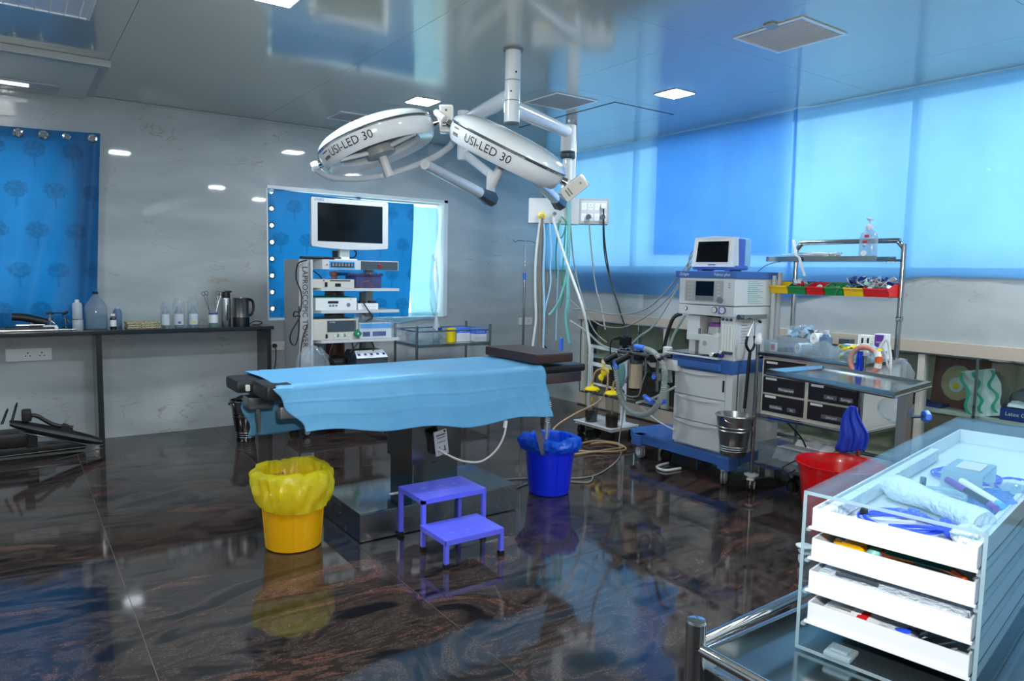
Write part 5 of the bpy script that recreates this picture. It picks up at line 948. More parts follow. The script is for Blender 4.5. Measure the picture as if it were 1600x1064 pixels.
MB('machine_white').box(FX + .28, -.62, -3.50, -3.04, .856, 1.15, .004).m('grey_panel').box(FX + .276, FX + .28, -3.39, -3.16, .90, 1.14).m('machine_white').box(FX, -.80, -3.515, -3.395, .842, 1.16, .004).box(-.98, -.80, -3.1, -3.04, .86, 1.14, .004).done('mid_body', t)
MB('machine_white').box(FX + .02, FX + .10, -3.20, -3.085, .97, 1.13, .004).box(FX + .0, FX + .06, -3.26, -3.10, .955, 1.0, .006).box(FX + .05, FX + .12, -3.24, -3.17, .862, .96, .004).m('tube_steel').cyl((FX + .02, -3.20, 1.0), (FX + .02, -3.20, 1.04), .008).done('gas_block', t)
MB('machine_white').box(FX - .015, -.62, -3.508, -3.030, 1.136, 1.206, .006).done('gauge_bar', t)
for y, r, m_ in ((-3.352, .022, 'slate'), (-3.418, .026, 'monitor_blue'), (-3.10, .014, 'slate')):
    MB(m_).cyl((FX - .022, y, 1.178), (FX - .014, y, 1.178), r, n=24).m('label_white').cyl((FX - .024, y, 1.178), (FX - .021, y, 1.178), r * .78, n=24).m('ink').box(FX - .025, FX - .0238, y - .001, y + r * .5, 1.178, 1.180).done('gauge', t)
MB('monitor_blue').box(FX - .0165, FX - .0145, -3.405, -3.385, 1.152, 1.202).done('gauge_tab', t)
for k in range(3): MB('slate').cyl((FX - .006, -3.415 - .033 * k, 1.118), (FX + .002, -3.415 - .033 * k, 1.118), .011, n=14).done('small_knob', t)
mb = MB('flow_lit').box(FX - .004, FX + .003, -3.508, -3.412, .905, 1.085, .002).m('mid_grey')
for k in range(4): mb.box(FX - .0048, FX - .0038, -3.434 - .0235 * k, -3.4325 - .0235 * k, .907, 1.083)
for j in range(14):
    for k in range(3): mb.box(FX - .0048, FX - .0038, -3.428 - .025 * k, -3.421 - .025 * k, .915 + .012 * j, .917 + .012 * j)
mb.done('flow_tubes', t)
for k in range(4): MB(('white_plastic', 'slate', 'slate', 'slate')[k]).cyl((FX - .02, -3.415 - .027 * k, .893), (FX + .003, -3.415 - .027 * k, .893), .010, n=12).done('flow_knob', t)
for y, m_ in ((-3.36, 'white_plastic'), (-3.395, 'black'), (-3.43, 'blue_ink')): MB(m_).cyl((FX - .045, y, .872), (FX - .01, y, .872), .014, n=14).done('outlet', t)
v = MB('machine_white').box(FX - .02, FX + .14, -3.395, -3.235, .866, 1.005, .008).lathe([(0, 0), (.055, 0), (.055, .15), (.052, .155), (0, .155)], (FX + .06, -3.335, .866), 24).done('vaporizer', t)
MB('grey_panel').lathe([(0, 0), (.062, 0), (.058, .05), (0, .05)], (FX + .06, -3.32, 1.012), 26).done('vaporizer_collar', v)
MB('dettol_purple').lathe([(0, 0), (.060, 0), (.060, .018), (.05, .026), (0, .027)], (FX + .06, -3.32, 1.060), 26).done('vaporizer_dial', v)
MB('grey_panel').cyl((FX - .024, -3.285, .945), (FX - .02, -3.285, .945), .018, n=18).done('fill_port', v)
MB('machine_white').box(FX - .02, -.66, -3.512, -3.035, 1.210, 1.395, .006).done('control_unit', t)
mb = MB('grey_panel').box(FX - .0225, FX - .0195, -3.42, -3.09, 1.232, 1.378, .002).m('mid_grey').box(FX - .0235, FX - .022, -3.342, -3.185, 1.240, 1.372).done('keypad', t)
MB('screen').box(FX - .025, FX - .0233, -3.342, -3.188, 1.272, 1.372).done('control_screen', t)
mb = MB('grille_white')
for y in (-3.125, -3.15, -3.375, -3.39):
    for k in range(5): mb.box(FX - .0245, FX - .022, y - .006, y + .006, 1.25 + k * .024, 1.258 + k * .024)
mb.m('mid_grey')
for k in range(3): mb.box(FX - .0215, FX - .0195, -3.475, -3.46, 1.34 + k * .014 - .01, 1.346 + k * .014 - .01)
mb.done('keys', t)
MB('mid_grey').cyl((FX - .035, -3.40, 1.247), (FX - .019, -3.40, 1.247), .022, n=24).done('rotary_knob', t)
MB('machine_blue').box(FX - .028, -.64, -3.525, -3.0, 1.395, 1.442, .004).m('label_white').text('Dräger', (FX - .0288, -3.085, 1.419), (0, -1, 0), (0, 0, 1), .030).text('Fabius plus', (FX - .0288, -3.41, 1.419), (0, -1, 0), (0, 0, 1), .030).done('top_band', t)
MB('machine_white').box(-1.10, -.66, -3.53, -3.513, 1.21, 1.395, .002).m('mid_grey')
mb = MB('hose_teal')
for k in range(12): mb.box(-.96, -.80 - .03 * (k % 3), -3.5145, -3.5125, 1.225 + .0135 * k, 1.229 + .0135 * k)
mb.done('side_print', t); mb = MB('mid_grey')
for k in range(9): mb.box(-1.02 + .012 * (k % 2), -.95 + .02 * (k % 3), -3.5165, -3.5145, .96 + .02 * k, .963 + .02 * k)
mb.done('side_print', t)
MB('grille_white').cyl((-.63, -3.52, .85), (-.63, -3.52, 1.44), .022, n=14).cyl((-.70, -3.53, .85), (-.70, -3.53, 1.42), .016, n=12).m('machine_white').box(-.66, -.58, -3.54, -3.50, .18, .85, .004).done('side_column', t)
MB('tube_steel').box(-1.05, -.80, -3.56, -3.54, 1.125, 1.155, .002).cyl((-1.09, -3.545, 1.14), (-1.06, -3.545, 1.14), .018).cyl((-.9, -3.50, 1.14), (-.9, -3.545, 1.14), .006).done('equipment_rail', t)
t = T('patient_monitor', 'blue and white patient monitor with black screen on top of anaesthesia machine', 'monitor', (-.98, -3.25, 1.444)); X = RZ((-1.0, -3.245, 1.444), .10)
mb = MB('machine_white').xf(X); 
def mon(x, sy, z0, z1): return [(x, -sy, z0), (x, sy, z0), (x, sy * .98, z1), (x, -sy * .98, z1)]
MB('machine_white').xf(X).add([(-.02, -.168, .028), (-.02, .168, .028), (-.0, .158, .232), (-.0, -.158, .232), (.05, -.168, .028), (.05, .168, .028), (.06, .158, .232), (.06, -.158, .232), (-.005, 0, .24), (.06, 0, .24)], [(0, 1, 2, 8, 3), (4, 7, 9, 6, 5), (0, 3, 7, 4), (1, 5, 6, 2), (2, 6, 9, 8), (3, 8, 9, 7), (0, 4, 5, 1)]).done('front_frame', t)
MB('monitor_blue').xf(X).box(-.005, .17, -.172, .172, .008, .04, .012).box(.05, .13, -.168, .168, .03, .225, .01).done('blue_casing', t)
MB('monitor_blue').m('hose_blue').xf(X).box(.10, .22, -.160, .160, .015, .23, .02).done('rear_case', t)
MB('screen').xf(X).add([(-.0185, -.125, .062), (-.0185, .132, .062), (-.0055, .125, .205), (-.0055, -.118, .205)], [(0, 1, 2, 3)]).done('screen', t)
MB('blue_ink').xf(X).box(-.0235, -.0205, -.03, .03, .040, .046).done('badge', t)
for y in (-.11, .11): MB('machine_blue').xf(X).box(0, .15, y - .02, y + .02, -.001, .012, .003).done('foot', t)
for i, z in enumerate((1.53, 1.56, 1.60, 1.63)): MB('cable_grey' if i % 2 else 'cable_black').tube([(-.92, -3.08, z), (-.90, -3.02, z - .01), (-.92, -2.97, z - .06), (-.93, -2.95, 1.44), (-.93, -2.97, 1.30)], .004, 6).done('cable', label=['thin cable leaving left side of patient monitor, lowest of four', 'thin grey cable leaving left side of patient monitor, second lowest', 'thin cable leaving left side of patient monitor, third up', 'thin grey cable leaving left side of patient monitor, topmost'][i], cat='cable')
t = T('stethoscope', 'black stethoscope hanging from the side rail of the anaesthesia machine', 'stethoscope', (-1.0, -3.58, .6)); sx, sy = -.985, -3.575
MB('tube_steel').tube([(sx + .07, sy, 1.115), (sx + .02, sy - .01, 1.13), (sx - .005, sy - .01, 1.10), (sx - .055, sy - .01, 1.01)], .003, 6).tube([(sx - .02, sy, 1.12), (sx + .015, sy - .012, 1.10), (sx + .02, sy - .01, 1.01)], .003, 6).done('ear_tubes', t)
MB('black').tube([(sx - .055, sy - .01, 1.015), (sx - .065, sy - .01, .965), (sx - .04, sy - .01, .925), (sx - .015, sy - .01, .915), (sx + .012, sy - .01, .93), (sx + .03, sy - .01, .97), (sx + .02, sy - .01, 1.015)], .009, 8).done('yoke', t)
MB('black').tube([(sx - .018, sy - .01, .92), (sx - .03, sy - .012, .8), (sx - .045, sy - .012, .6), (sx - .05, sy - .012, .53)], .011, 8).cyl((sx + .07, sy, 1.115), (sx + .085, sy - .01, 1.105), .008).done('tubing', t)
MB('hose_white').tube([(-1.05, -2.95, .01), (-1.2, -2.98, .01), (-1.22, -3.08, .01), (-1.08, -3.1, .01)], .010, 8).done('floor_hose', label='white hose loop on the floor under the blue machine base', cat='hose')
MB('hose_clear').tube([(-1.06, -2.96, .62), (-1.02, -2.9, .9), (-.95, -2.97, 1.12)], .010, 8).done('hose', label='pale hose rising at left side of anaesthesia machine', cat='hose')

# ================================================================== DRUG CART
t = T('drug_cart', 'steel tube drug cart with cream drawer block and black drawers', 'cart', (-.83, -4.05, 0)); cx0, cx1, cy0, cy1 = -1.08, -.60, -4.40, -3.70
for x in (cx0, cx1):
    for y in (cy0, cy1):
        MB('tube_steel').cyl((x, y, .12), (x, y, .985 if x == cx0 else .93), .0125, n=14).done('post', t)
        MB('white_plastic').lathe([(0, .105), (.045, .108), (.048, .116), (.03, .122), (0, .124)], (x, y, 0), 24).cyl((x, y, .075), (x, y, .11), .02).done('bumper', t)
        caster(t, x, y, .12, .045, 'rubber', 'white_plastic', .014, .4 if x == cx0 else 1.2)
for y in (cy0 - .0, cy1): MB('white_plastic').lathe([(0, 0), (.018, 0), (.024, .01), (.022, .04), (.019, .044), (.02, .07), (0, .072)], (cx0, y, .975), 20).done('post_cap', t)
MB('black').cyl((cx0 + .01, cy0 - .01, 1.04), (cx0 + .01, cy0 - .01, 1.075), .005).cyl((cx0 - .01, cy0 + .012, 1.04), (cx0 - .01, cy0 + .012, 1.075), .005).done('cap_pins', t)
MB('tray_steel').box(cx0 - .01, cx1 + .02, cy0, cy1, .905, .93, .004).done('top', t); MB('tray_steel').box(cx0, cx1, cy0, cy1, .185, .20, .003).done('lower_shelf', t)
MB('tray_steel').box(cx0, cx1, cy0, cy1, .505, .52, .003).done('drawer_shelf', t)
MB('cream').box(cx0 + .03, cx1 + .0, cy0 + .02, cy1 - .02, .52, .545, .003).box(cx0 + .03, cx1, cy0 + .02, cy1 - .02, .88, .903, .003).box(cx0 + .03, cx1, cy1 - .032, cy1 - .02, .54, .885).box(cx0 + .03, cx1, cy0 + .02, cy0 + .032, .54, .885).box(cx0 + .03, cx1, -4.052, -4.028, .54, .885).box(cx1 - .02, cx1, cy0 + .02, cy1 - .02, .54, .885).done('drawer_block', t)
MB('red_print').text('APOLLO', (cx0 + .0285, -3.755, .892), (0, -1, 0), (0, 0, 1), .013).text('3 DRAWER', (cx0 + .0285, -4.0, .892), (0, -1, 0), (0, 0, 1), .012).done('block_print', t)
def dd(y0, y1, z0, z1, words, parent=t):
    d = MB('drawer_black').box(cx0 + .022, cx0 + .36, y0, y1, z0, z1, .004).done('drawer', parent)
    MB('label_white').box(cx0 + .020, cx0 + .022, y1 - .10, y1 - .02, z1 - .018, z1 - .004).done('name_slip', d)
    for (a, b, c) in words: MB('tape').box(cx0 + .0205, cx0 + .022, a, b, z0 + .02, z0 + .045).m('label_white').text(c, (cx0 + .020, (a + b) / 2, z0 + .032), (0, -1, 0), (0, 0, 1), .022).done('tape_label', d)
dd(-4.026, -3.735, .785, .875, [(-3.9, -3.78, 'Syringe')]); dd(-4.026, -3.735, .668, .770, [(-3.96, -3.85, 'Meropenem')]); dd(-4.026, -3.735, .548, .655, [(-3.88, -3.80, 'Diclofenac'), (-3.98, -3.92, 'Inj')])
dd(-4.365, -4.055, .785, .875, []); dd(-4.365, -4.055, .668, .770, [(-4.24, -4.16, 'Atra'), (-4.34, -4.26, 'Syringe')]); dd(-4.365, -4.055, .548, .655, [(-4.28, -4.15, 'Jasicard')])
for z in (.777, .661):
    MB('cream').box(cx0 + .03, cx0 + .36, -4.026, -3.735, z - .006, z + .006).box(cx0 + .03, cx0 + .36, -4.37, -4.055, z - .006, z + .006).done('divider', t)
MB('monitor_blue').box(cx0 + .02, cx0 + .03, cy0 + .006, cy0 + .018, .545, .90).box(cx0 + .01, cx0 + .03, -4.03, cy1 - .0, .50, .52).done('blue_edge', t)
# rack frame
rk = []
rx = -.60; rt = 1.645
fr = [(rx, -3.625, .93), (rx, -3.625, rt - .08), (rx, -3.632, rt - .04), (rx, -3.66, rt - .008), (rx, -3.70, rt), (rx, -4.265, rt), (rx, -4.305, rt - .008), (rx, -4.335, rt - .04), (rx, -4.343, rt - .08), (rx, -4.343, .93)]
MB('tube_steel').tube(fr, .016, 14, 3).done('rack_frame', t)
MB('tray_steel').box(-.76, -.60, -4.262, -3.50, 1.515, 1.520, .001).box(-.763, -.757, -4.262, -3.50, 1.515, 1.548, .001).box(-.603, -.598, -4.30, -3.50, 1.515, 1.548, .001).done('rack_shelf', t); MB('tube_steel').cyl((rx, -4.25, 1.525), (rx, -4.35, 1.525), .008).cyl((rx, -4.36, 1.17), (rx, -4.33, 1.17), .018).done('shelf_bracket', t)
MB('tube_steel').box(-.60, -.592, -4.33, -3.52, 1.355, 1.385).done('bin_rail', t)
def pickbin(y0, y1, mat, label):
    t2 = T('storage_bin', label, 'bin', (-.68, (y0 + y1) / 2, 1.30)); x0, x1, z0, z1 = -.735, -.605, 1.300, 1.380
    prof = [(x1, z1), (x1 - .045, z1), (x0 + .01, z0 + .052), (x0, z0 + .045), (x0 + .012, z0 + .028), (x0 + .018, z0), (x1, z0)]
    mb = MB(mat).ext([(x, y0, z) for x, z in prof], (0, .003, 0)).ext([(x, y1 - .003, z) for x, z in prof], (0, .003, 0)).box(x1 - .003, x1, y0, y1, z0, z1).box(x0 + .018, x1, y0, y1, z0, z0 + .003)
    mb.quad((x0 + .018, y0, z0), (x0 + .018, y1, z0), (x0 + .012, y1, z0 + .028), (x0 + .012, y0, z0 + .028)).quad((x0 + .012, y0, z0 + .028), (x0 + .012, y1, z0 + .028), (x0, y1, z0 + .045), (x0, y0, z0 + .045)).box(x0 - .004, x0 + .004, y0, y1, z0 + .043, z0 + .052, .001)
    mb.done('tub', t2); MB('label_white').box(x0 + .0115, x0 + .0125, y0 + .05, y0 + .095, z0 + .029, z0 + .042).done('name_slip', t2); return t2
ybs = [-3.515, -3.655, -3.788, -3.918, -4.048, -4.178, -4.335]
bl = [('bin_yellow', 'empty yellow storage bin at left end of the rack row'), ('bin_green', 'green storage bin with pink-printed packets, second from left on rack'), ('bin_red', 'red storage bin holding white roll of tape, third from left on rack'), ('bin_green', 'green storage bin with flat grey packets, fourth from left on rack'), ('bin_yellow', 'yellow storage bin heaped with silver packets, fifth from left on rack'), ('bin_red', 'wide red storage bin full of ampoule packets at right end of rack')]
for k, (m_, lab) in enumerate(bl): pickbin(ybs[k + 1] + .002, ybs[k] - .002, m_, lab)
def packets(name, c, ext_, n_, mats, label, cat, seed, sz=(.03, .018)):
    """a heap of small foil packets, too jumbled to count"""
    rnd = random.Random(seed); mb = MB(mats[0])
    for i in range(n_):
        mb.m(rnd.choice(mats)); p = Vector(c) + Vector([(rnd.random() - .5) * e for e in ext_]); R3 = Matrix.Translation(p) @ Matrix.Rotation(rnd.random() * 6.3, 4, 'Z') @ Matrix.Rotation((rnd.random() - .5) * 2.4, 4, 'X') @ Matrix.Rotation((rnd.random() - .5) * 2, 4, 'Y')
        mb.xf(R3).box(-sz[0], sz[0], -sz[1], sz[1], -.0012, .0012)
    mb.xf(None); return mb.done(name, label=label, cat=cat, kind='stuff')
packets('packet_heap', (-.67, -3.72, 1.36), (.07, .07, .05), 16, ['paper', 'foil', 'red_print', 'bag_clear'], 'pink and clear packets heaped in the left green bin', 'packets', 1)
packets('packet_heap', (-.67, -3.98, 1.335), (.07, .08, .02), 10, ['foil', 'paper', 'grey_panel'], 'flat grey packets lying in the right green bin', 'packets', 2)
packets('packet_heap', (-.67, -4.11, 1.375), (.08, .10, .07), 38, ['foil', 'paper', 'blue_ink', 'hose_blue'], 'silver and blue packets heaped above the right yellow bin', 'packets', 3)
packets('packet_heap', (-.67, -4.25, 1.38), (.08, .11, .07), 42, ['foil', 'paper', 'blue_ink', 'label_white', 'hose_teal'], 'ampoule packets heaped above the wide red bin', 'packets', 4, (.028, .012))
MB('paper').lathe([(.008, 0), (.018, 0), (.018, .02), (.008, .02), (.008, 0)], (-.69, -3.86, 1.345), 18, (1, .2, .3)).done('tape_roll', label='small white tape roll in the left red bin', cat='tape')
# soap dispenser
x, y = -.68, -4.165; t2 = T('soap_dispenser', 'clear pump dispenser bottle with red print standing on the rack top shelf', 'dispenser', (x, y, 1.52))
MB('bottle_clear').xf(RZ((x, y, 1.521), pi / 2)).lathe([(0, 0), (.052, 0), (.057, .01), (.057, .135), (.05, .165), (.02, .19), (.018, .195)], (0, 0, 0), 28, None, .6).done('body', t2)
MB('label_white').cyl((x - .035, y + .008, 1.566), (x - .037, y + .008, 1.566), .018, n=20).m('red_print').box(x - .0365, x - .034, y - .012, y + .018, 1.628, 1.642).box(x - .0365, x - .034, y - .02, y + .008, 1.662, 1.678).m('ink').box(x - .0365, x - .034, y, y + .015, 1.607, 1.611).done('label', t2)
MB('bottle_white').lathe([(0, .19), (.022, .19), (.023, .215), (.014, .225), (.006, .228), (.005, .255), (0, .255)], (x, y, 1.52), 20).box(x - .035, x + .01, y - .006, y + .006, 1.772, 1.785, .003).box(x - .016, x + .016, y - .016, y + .016, 1.77, 1.777, .002).done('pump', t2)
# catheters on shelf
t2 = T('catheter_bundle', 'bundle of thin tubing packs tied with gauze on the rack top shelf', 'tubing', (-.68, -3.75, 1.52)); rnd = random.Random(5); mb = MB('hose_blue')
for i in range(26):
    z = 1.53 + rnd.random() * .035; y0 = -3.58 - rnd.random() * .1; y1 = -3.85 - rnd.random() * .16; mb.m(rnd.choice(['hose_blue', 'hose_white', 'label_white', 'hose_clear'])); mb.tube([(-.66 - .08 * rnd.random(), y0, z), (-.67 - .07 * rnd.random(), (y0 + y1) / 2, z + .01), (-.66 - .08 * rnd.random(), y1, z + .03 * rnd.random())], .004, 5, 3)
mb.done('tubes', t2)
MB('paper').grid(lambda u, v: (-.765 - .012 * sin(u * 3), -3.79 + .075 * u - .02 * v - .03 * max(0, .5 - u) * 0 + (.02 if u > .5 else 0), 1.42 + .24 * u + .012 * nz(u * 5, v * 3)), 14, 3).done('gauze_tie', t2)
MB('cable_black').tube([(-.77, -3.62, 1.515), (-.78, -3.52, 1.49), (-.79, -3.43, 1.42), (-.8, -3.40, 1.36)], .0025, 5).done('thin_wire', label='thin dark wire hanging off left end of the rack shelf', cat='wire')
# items on the cart top
def tub(name, x0, x1, y0, y1, z0, z1, mat, label, cat='box', par=None, th=.003, fl=.0):
    mb = MB(mat).box(x0, x1, y0, y1, z0, z0 + th).box(x0, x0 + th, y0, y1, z0, z1).box(x1 - th, x1, y0, y1, z0, z1).box(x0, x1, y0, y0 + th, z0, z1).box(x0, x1, y1 - th, y1, z0, z1)
    if fl: mb.box(x0 - fl, x1 + fl, y0 - fl, y0, z1 - th, z1).box(x0 - fl, x1 + fl, y1, y1 + fl, z1 - th, z1).box(x0 - fl, x0, y0, y1, z1 - th, z1).box(x1, x1 + fl, y0, y1, z1 - th, z1)
    return mb.done(name, label=label, cat=cat)
CT = .931
tub('clear_tray', -1.07, -.92, -3.98, -3.74, CT, CT + .075, 'clear_plastic', 'long clear plastic tray along front left of the cart top')
tub('clear_tray', -1.07, -.95, -4.18, -4.0, CT, CT + .07, 'clear_plastic', 'clear plastic box at front middle of the cart top')
tub('white_tub', -.88, -.70, -3.93, -3.70, CT, CT + .09, 'bottle_white', 'white plastic tub heaped with clear bags at back left of cart top', fl=.008)
tub('clear_tray', -.93, -.75, -4.36, -4.12, CT, CT + .05, 'clear_plastic', 'shallow clear tray with small packs at right of the cart top')
crumple(MB('bag_clear'), (-.79, -3.82, CT + .12), (.09, .10, .05), 31, .4).done('plastic_bag', label='heap of clear bags in the white tub on cart top', cat='plastic bag')
packets('packet_heap', (-.79, -3.83, CT + .12), (.12, .16, .05), 24, ['hose_blue', 'label_white', 'bag_clear', 'slate'], 'pale blue wrapped packs among the clear bags in the white tub', 'packets', 8, (.035, .02))
for p, r, l, lab in (((-.93, -3.99, CT + .10), .035, .10, 'white paper roll lying on its side on cart top, upper one'), ((-1.0, -3.93, CT + .036), .033, .10, 'white roll in the front clear tray, lower one')):
    MB('paper').lathe([(.01, 0), (r, 0), (r, l), (.01, l), (.01, 0)], p, 22, (.9, -.35, 0) if l < .2 else None).done('paper_roll', label=lab, cat='roll')
MB('label_white').box(-1.04, -1.02, -3.80, -3.76, CT + .004, CT + .06).m('red_print').box(-1.041, -1.04, -3.795, -3.765, CT + .015, CT + .05).done('small_carton', label='tiny pink-labelled carton in the long clear tray', cat='carton')
MB('black').box(-1.03, -1.0, -3.86, -3.81, CT + .004, CT + .03, .004).m('blue_ink').box(-1.0, -.95, -3.87, -3.82, CT + .004, CT + .035, .004).done('dark_vials', label='dark blue vials lying in the long clear tray', cat='vials')
x, y = -.90, -4.055; t2 = T('square_bottle', 'square clear plastic bottle with screw cap at middle of the cart top', 'bottle', (x, y, CT)); MB('bottle_blue').box(x - .03, x + .03, y - .03, y + .03, CT, CT + .115, .010).lathe([(.028, .11), (.016, .128), (.015, .14)], (x, y, CT), 18).done('body', t2); MB('bottle_white').lathe([(0, .13), (.019, .13), (.019, .155), (0, .157)], (x, y, CT), 18).done('cap', t2)
for p, m_, sz_, lab in (((-.74, -4.10), 'slate', (.06, .07, .10), 'dark and yellow small carton standing behind the square bottle'), ((-.80, -4.17), 'label_white', (.05, .09, .075), 'white carton with blue print beside the yellow one'), ((-.74, -4.20), 'paper', (.05, .03, .135), 'narrow white box, first of three upright white boxes'), ((-.74, -4.235), 'paper', (.05, .03, .135), 'narrow white box, middle of three upright white boxes'), ((-.74, -4.27), 'paper', (.05, .03, .135), 'narrow white box, last of three upright white boxes')):
    t2 = T('carton', lab, 'carton', (p[0], p[1], CT)); MB(m_).box(p[0] - sz_[0] / 2, p[0] + sz_[0] / 2, p[1] - sz_[1] / 2, p[1] + sz_[1] / 2, CT, CT + sz_[2], .001).done('body', t2)
    mb = MB('mid_grey' if m_ != 'slate' else 'yellow_cap')
    if m_ == 'slate': mb.box(p[0] - sz_[0] / 2 - .001, p[0] - sz_[0] / 2, p[1] - .03, p[1] + .03, CT + .06, CT + .068).box(p[0] - sz_[0] / 2 - .001, p[0] - sz_[0] / 2, p[1] - .035, p[1] + .035, CT, CT + .05)
    else:
        for j in range(7): mb.box(p[0] - sz_[0] / 2 - .0008, p[0] - sz_[0] / 2, p[1] - sz_[1] * .3, p[1] + sz_[1] * (.1 + .05 * (j % 3)), CT + sz_[2] * (.2 + .09 * j), CT + sz_[2] * (.2 + .09 * j) + .0025)
    mb.done('print', t2)
t2 = T('carton', 'white box with purple panel and red square at the right rack post', 'carton', (-.74, -4.32, CT)); MB('paper').box(-.77, -.71, -4.355, -4.29, CT, CT + .15, .001).done('body', t2); MB('purple').ext([(-.771, -4.292, CT + .145), (-.771, -4.292, CT + .07), (-.771, -4.338, CT + .07), (-.771, -4.346, CT + .145)], (.001, 0, 0)).m('label_white').text('TEGON', (-.7725, -4.318, CT + .10), (0, -1, 0), (0, 0, 1), .012).m('red_print').box(-.7715, -.77, -4.34, -4.30, CT + .02, CT + .05).done('print', t2)
packets('packet_heap', (-.84, -4.24, CT + .045), (.12, .2, .06), 30, ['hose_teal', 'label_white', 'hose_blue', 'bag_clear', 'yellow_cap'], 'jumble of syringes and small packs in the shallow clear tray', 'packets', 9, (.045, .008))
crumple(MB('bag_clear'), (-1.0, -4.10, CT + .05), (.04, .06, .045), 33).done('plastic_bag', label='small clear bag on front box of the cart top', cat='plastic bag')
# copper coil tube with tape, white strings, blue cloths, bag of saline
t2 = T('coiled_tube', 'coiled copper-pink wrapped tube hung on the right front cart post', 'tube', (-1.13, -4.43, .95)); cy_, cz_ = -4.425, .950
MB('copper_coil').tube([(-1.12 + .004 * sin(3 * a), cy_ + .082 * cos(a), cz_ + .078 * sin(a)) for a in [2 * pi * i / 36 for i in range(36)]], .015, 10, 1, True).done('ring', t2)
mb = MB('bottle_white')
for i in range(60):
    a = 2 * pi * i / 60; mb.tube([(-1.12 + .0158 * cos(b_), cy_ + (.082 + .0158 * sin(b_)) * cos(a + b_ * .04), cz_ + (.078 + .0158 * sin(b_)) * sin(a + b_ * .04)) for b_ in [2 * pi * j / 8 for j in range(8)]], .0011, 4, 1, True)
mb.done('wrap', t2)
MB('orange').cyl((-1.12, cy_ - .078, cz_ + .0), (-1.12, cy_ - .082, cz_ + .035), .018, n=12).done('orange_tape', t2); MB('paper').cyl((-1.12, cy_ - .072, cz_ + .03), (-1.12, cy_ - .066, cz_ + .06), .019, n=12).cyl((-1.12, cy_ - .075, cz_ - .03), (-1.12, cy_ - .078, cz_ - .005), .019, n=12).done('white_tape', t2)
MB('hose_white').tube([(-1.09, -4.49, 1.03), (-1.08, -4.52, 1.08), (-1.07, -4.54, 1.0), (-1.08, -4.55, .93), (-1.07, -4.545, .88)], .008, 6).tube([(-1.09, -4.49, 1.05), (-1.07, -4.51, 1.0), (-1.07, -4.53, .93), (-1.07, -4.55, .90)], .006, 6).done('white_strings', label='white gauze strings hanging at right front corner of the cart', cat='string')
crumple(MB('bag_clear'), (-1.0, -4.56, .88), (.07, .075, .09), 41, .2).done('plastic_bag', label='round clear plastic bag hanging right of the cart behind the steel tray', cat='plastic bag')
crumple(MB('bag_clear'), (-.99, -4.55, .68), (.08, .09, .07), 42, .2).done('plastic_bag', label='lower clear plastic bag below the steel instrument tray', cat='plastic bag')
MB('scrap_blue').grid(lambda u, v: (-1.112 - .010 * sin(v * 16 + u * 3) - .02 * u, cy_ + .03 + (v - .5) * (.03 + .035 * u), 1.0 - .14 * u), 16, 10).done('blue_cloth', label='blue cloth tucked through the copper-pink coil', cat='cloth', solid=.002)
MB('scrap_blue').grid(lambda u, v: (-1.115 - .012 * sin(v * 17 + u * 2) * min(1, u * 2) - .01 * u, -4.375 + (v - .55) * (.03 + .15 * min(1, u * 1.8) ** .8) + .012 * sin(u * 7), .685 - .26 * u + .015 * sin(v * 5 + 1) * u), 26, 26).done('blue_cloth', label='bright blue cloth hanging from cart frame above the red bucket', cat='cloth', solid=.002)
tub('clear_tub', -1.07, -.72, -4.22, -3.735, .203, .335, 'clear_plastic', 'pale translucent tub on the bottom shelf of the cart', 'tub', fl=.012)
for k, (a, b, z, lab) in enumerate((((-1.03, -3.95), (-.80, -4.20), .39, 'crumpled white paper bag standing in the translucent tub'), ((-.98, -3.78), (-.78, -3.93), .30, 'white folded packs in left part of the translucent tub'))):
    MB('paper').grid(lambda u, v: (a[0] + (b[0] - a[0]) * u, a[1] + (b[1] - a[1]) * v + .01 * nz(u * 5, v * 5, k), .22 + (z - .22) * (sin(pi * min(1, u * 1.0)) ** .3 if 0 < u < 1 else .1) + .02 * nz(u * 6, v * 6, 9)), 16, 14).m('blue_ink').done('paper_pack', label=lab, cat='paper pack')
MB('grey_panel').box(-1.08, -.90, -4.15, -3.90, .338, .352, .003).xf(None).done('grey_tray', label='thin grey tray resting across the translucent tub', cat='tray')
MB('cable_black').tube([(-.95, -3.82, .50), (-1.0, -3.98, .42), (-1.12, -4.10, .39)], .005, 6).done('cable', label='black cable hanging under the drawer block of the cart', cat='cable')

# ================================================================== INSTRUMENT TABLE (tray on a leg)
t = T('instrument_stand', 'steel instrument tray stand with blue clamp knob in front of cart', 'tray stand', (-1.5, -4.75, 0)); TZ = .915
c = [Vector((-1.72, -4.215, 0)), Vector((-1.235, -4.235, 0)), Vector((-1.375, -4.90, 0)), Vector((-1.87, -4.97, 0))]
cen = sum(c, Vector()) / 4
def ringz(k, z): return [cen + (p - cen) * k + Vector((0, 0, z)) for p in c]
mb = MB('tray_steel'); A_, B_, C_, D_ = ringz(1, TZ - .022), ringz(1, TZ), ringz(.93, TZ + .001), ringz(.88, TZ - .016)
vs = A_ + B_ + C_ + D_; fs = []
for r in range(3):
    for i in range(4): fs.append((r * 4 + i, r * 4 + (i + 1) % 4, r * 4 + 4 + (i + 1) % 4, r * 4 + 4 + i))
fs.append((12, 13, 14, 15)); mb.add(vs, fs); mb.sharp = 20; mb.done('tray', t)
A2 = ringz(.99, TZ - .024); mb = MB('tube_steel')
for i in range(4): mb.tube([A2[i], A2[(i + 1) % 4]], .007, 8, 1)
mb.done('tray_frame', t)
MB('brushed_steel').box(-1.70, -1.645, -4.945, -4.90, .06, TZ - .02, .004).done('leg', t)
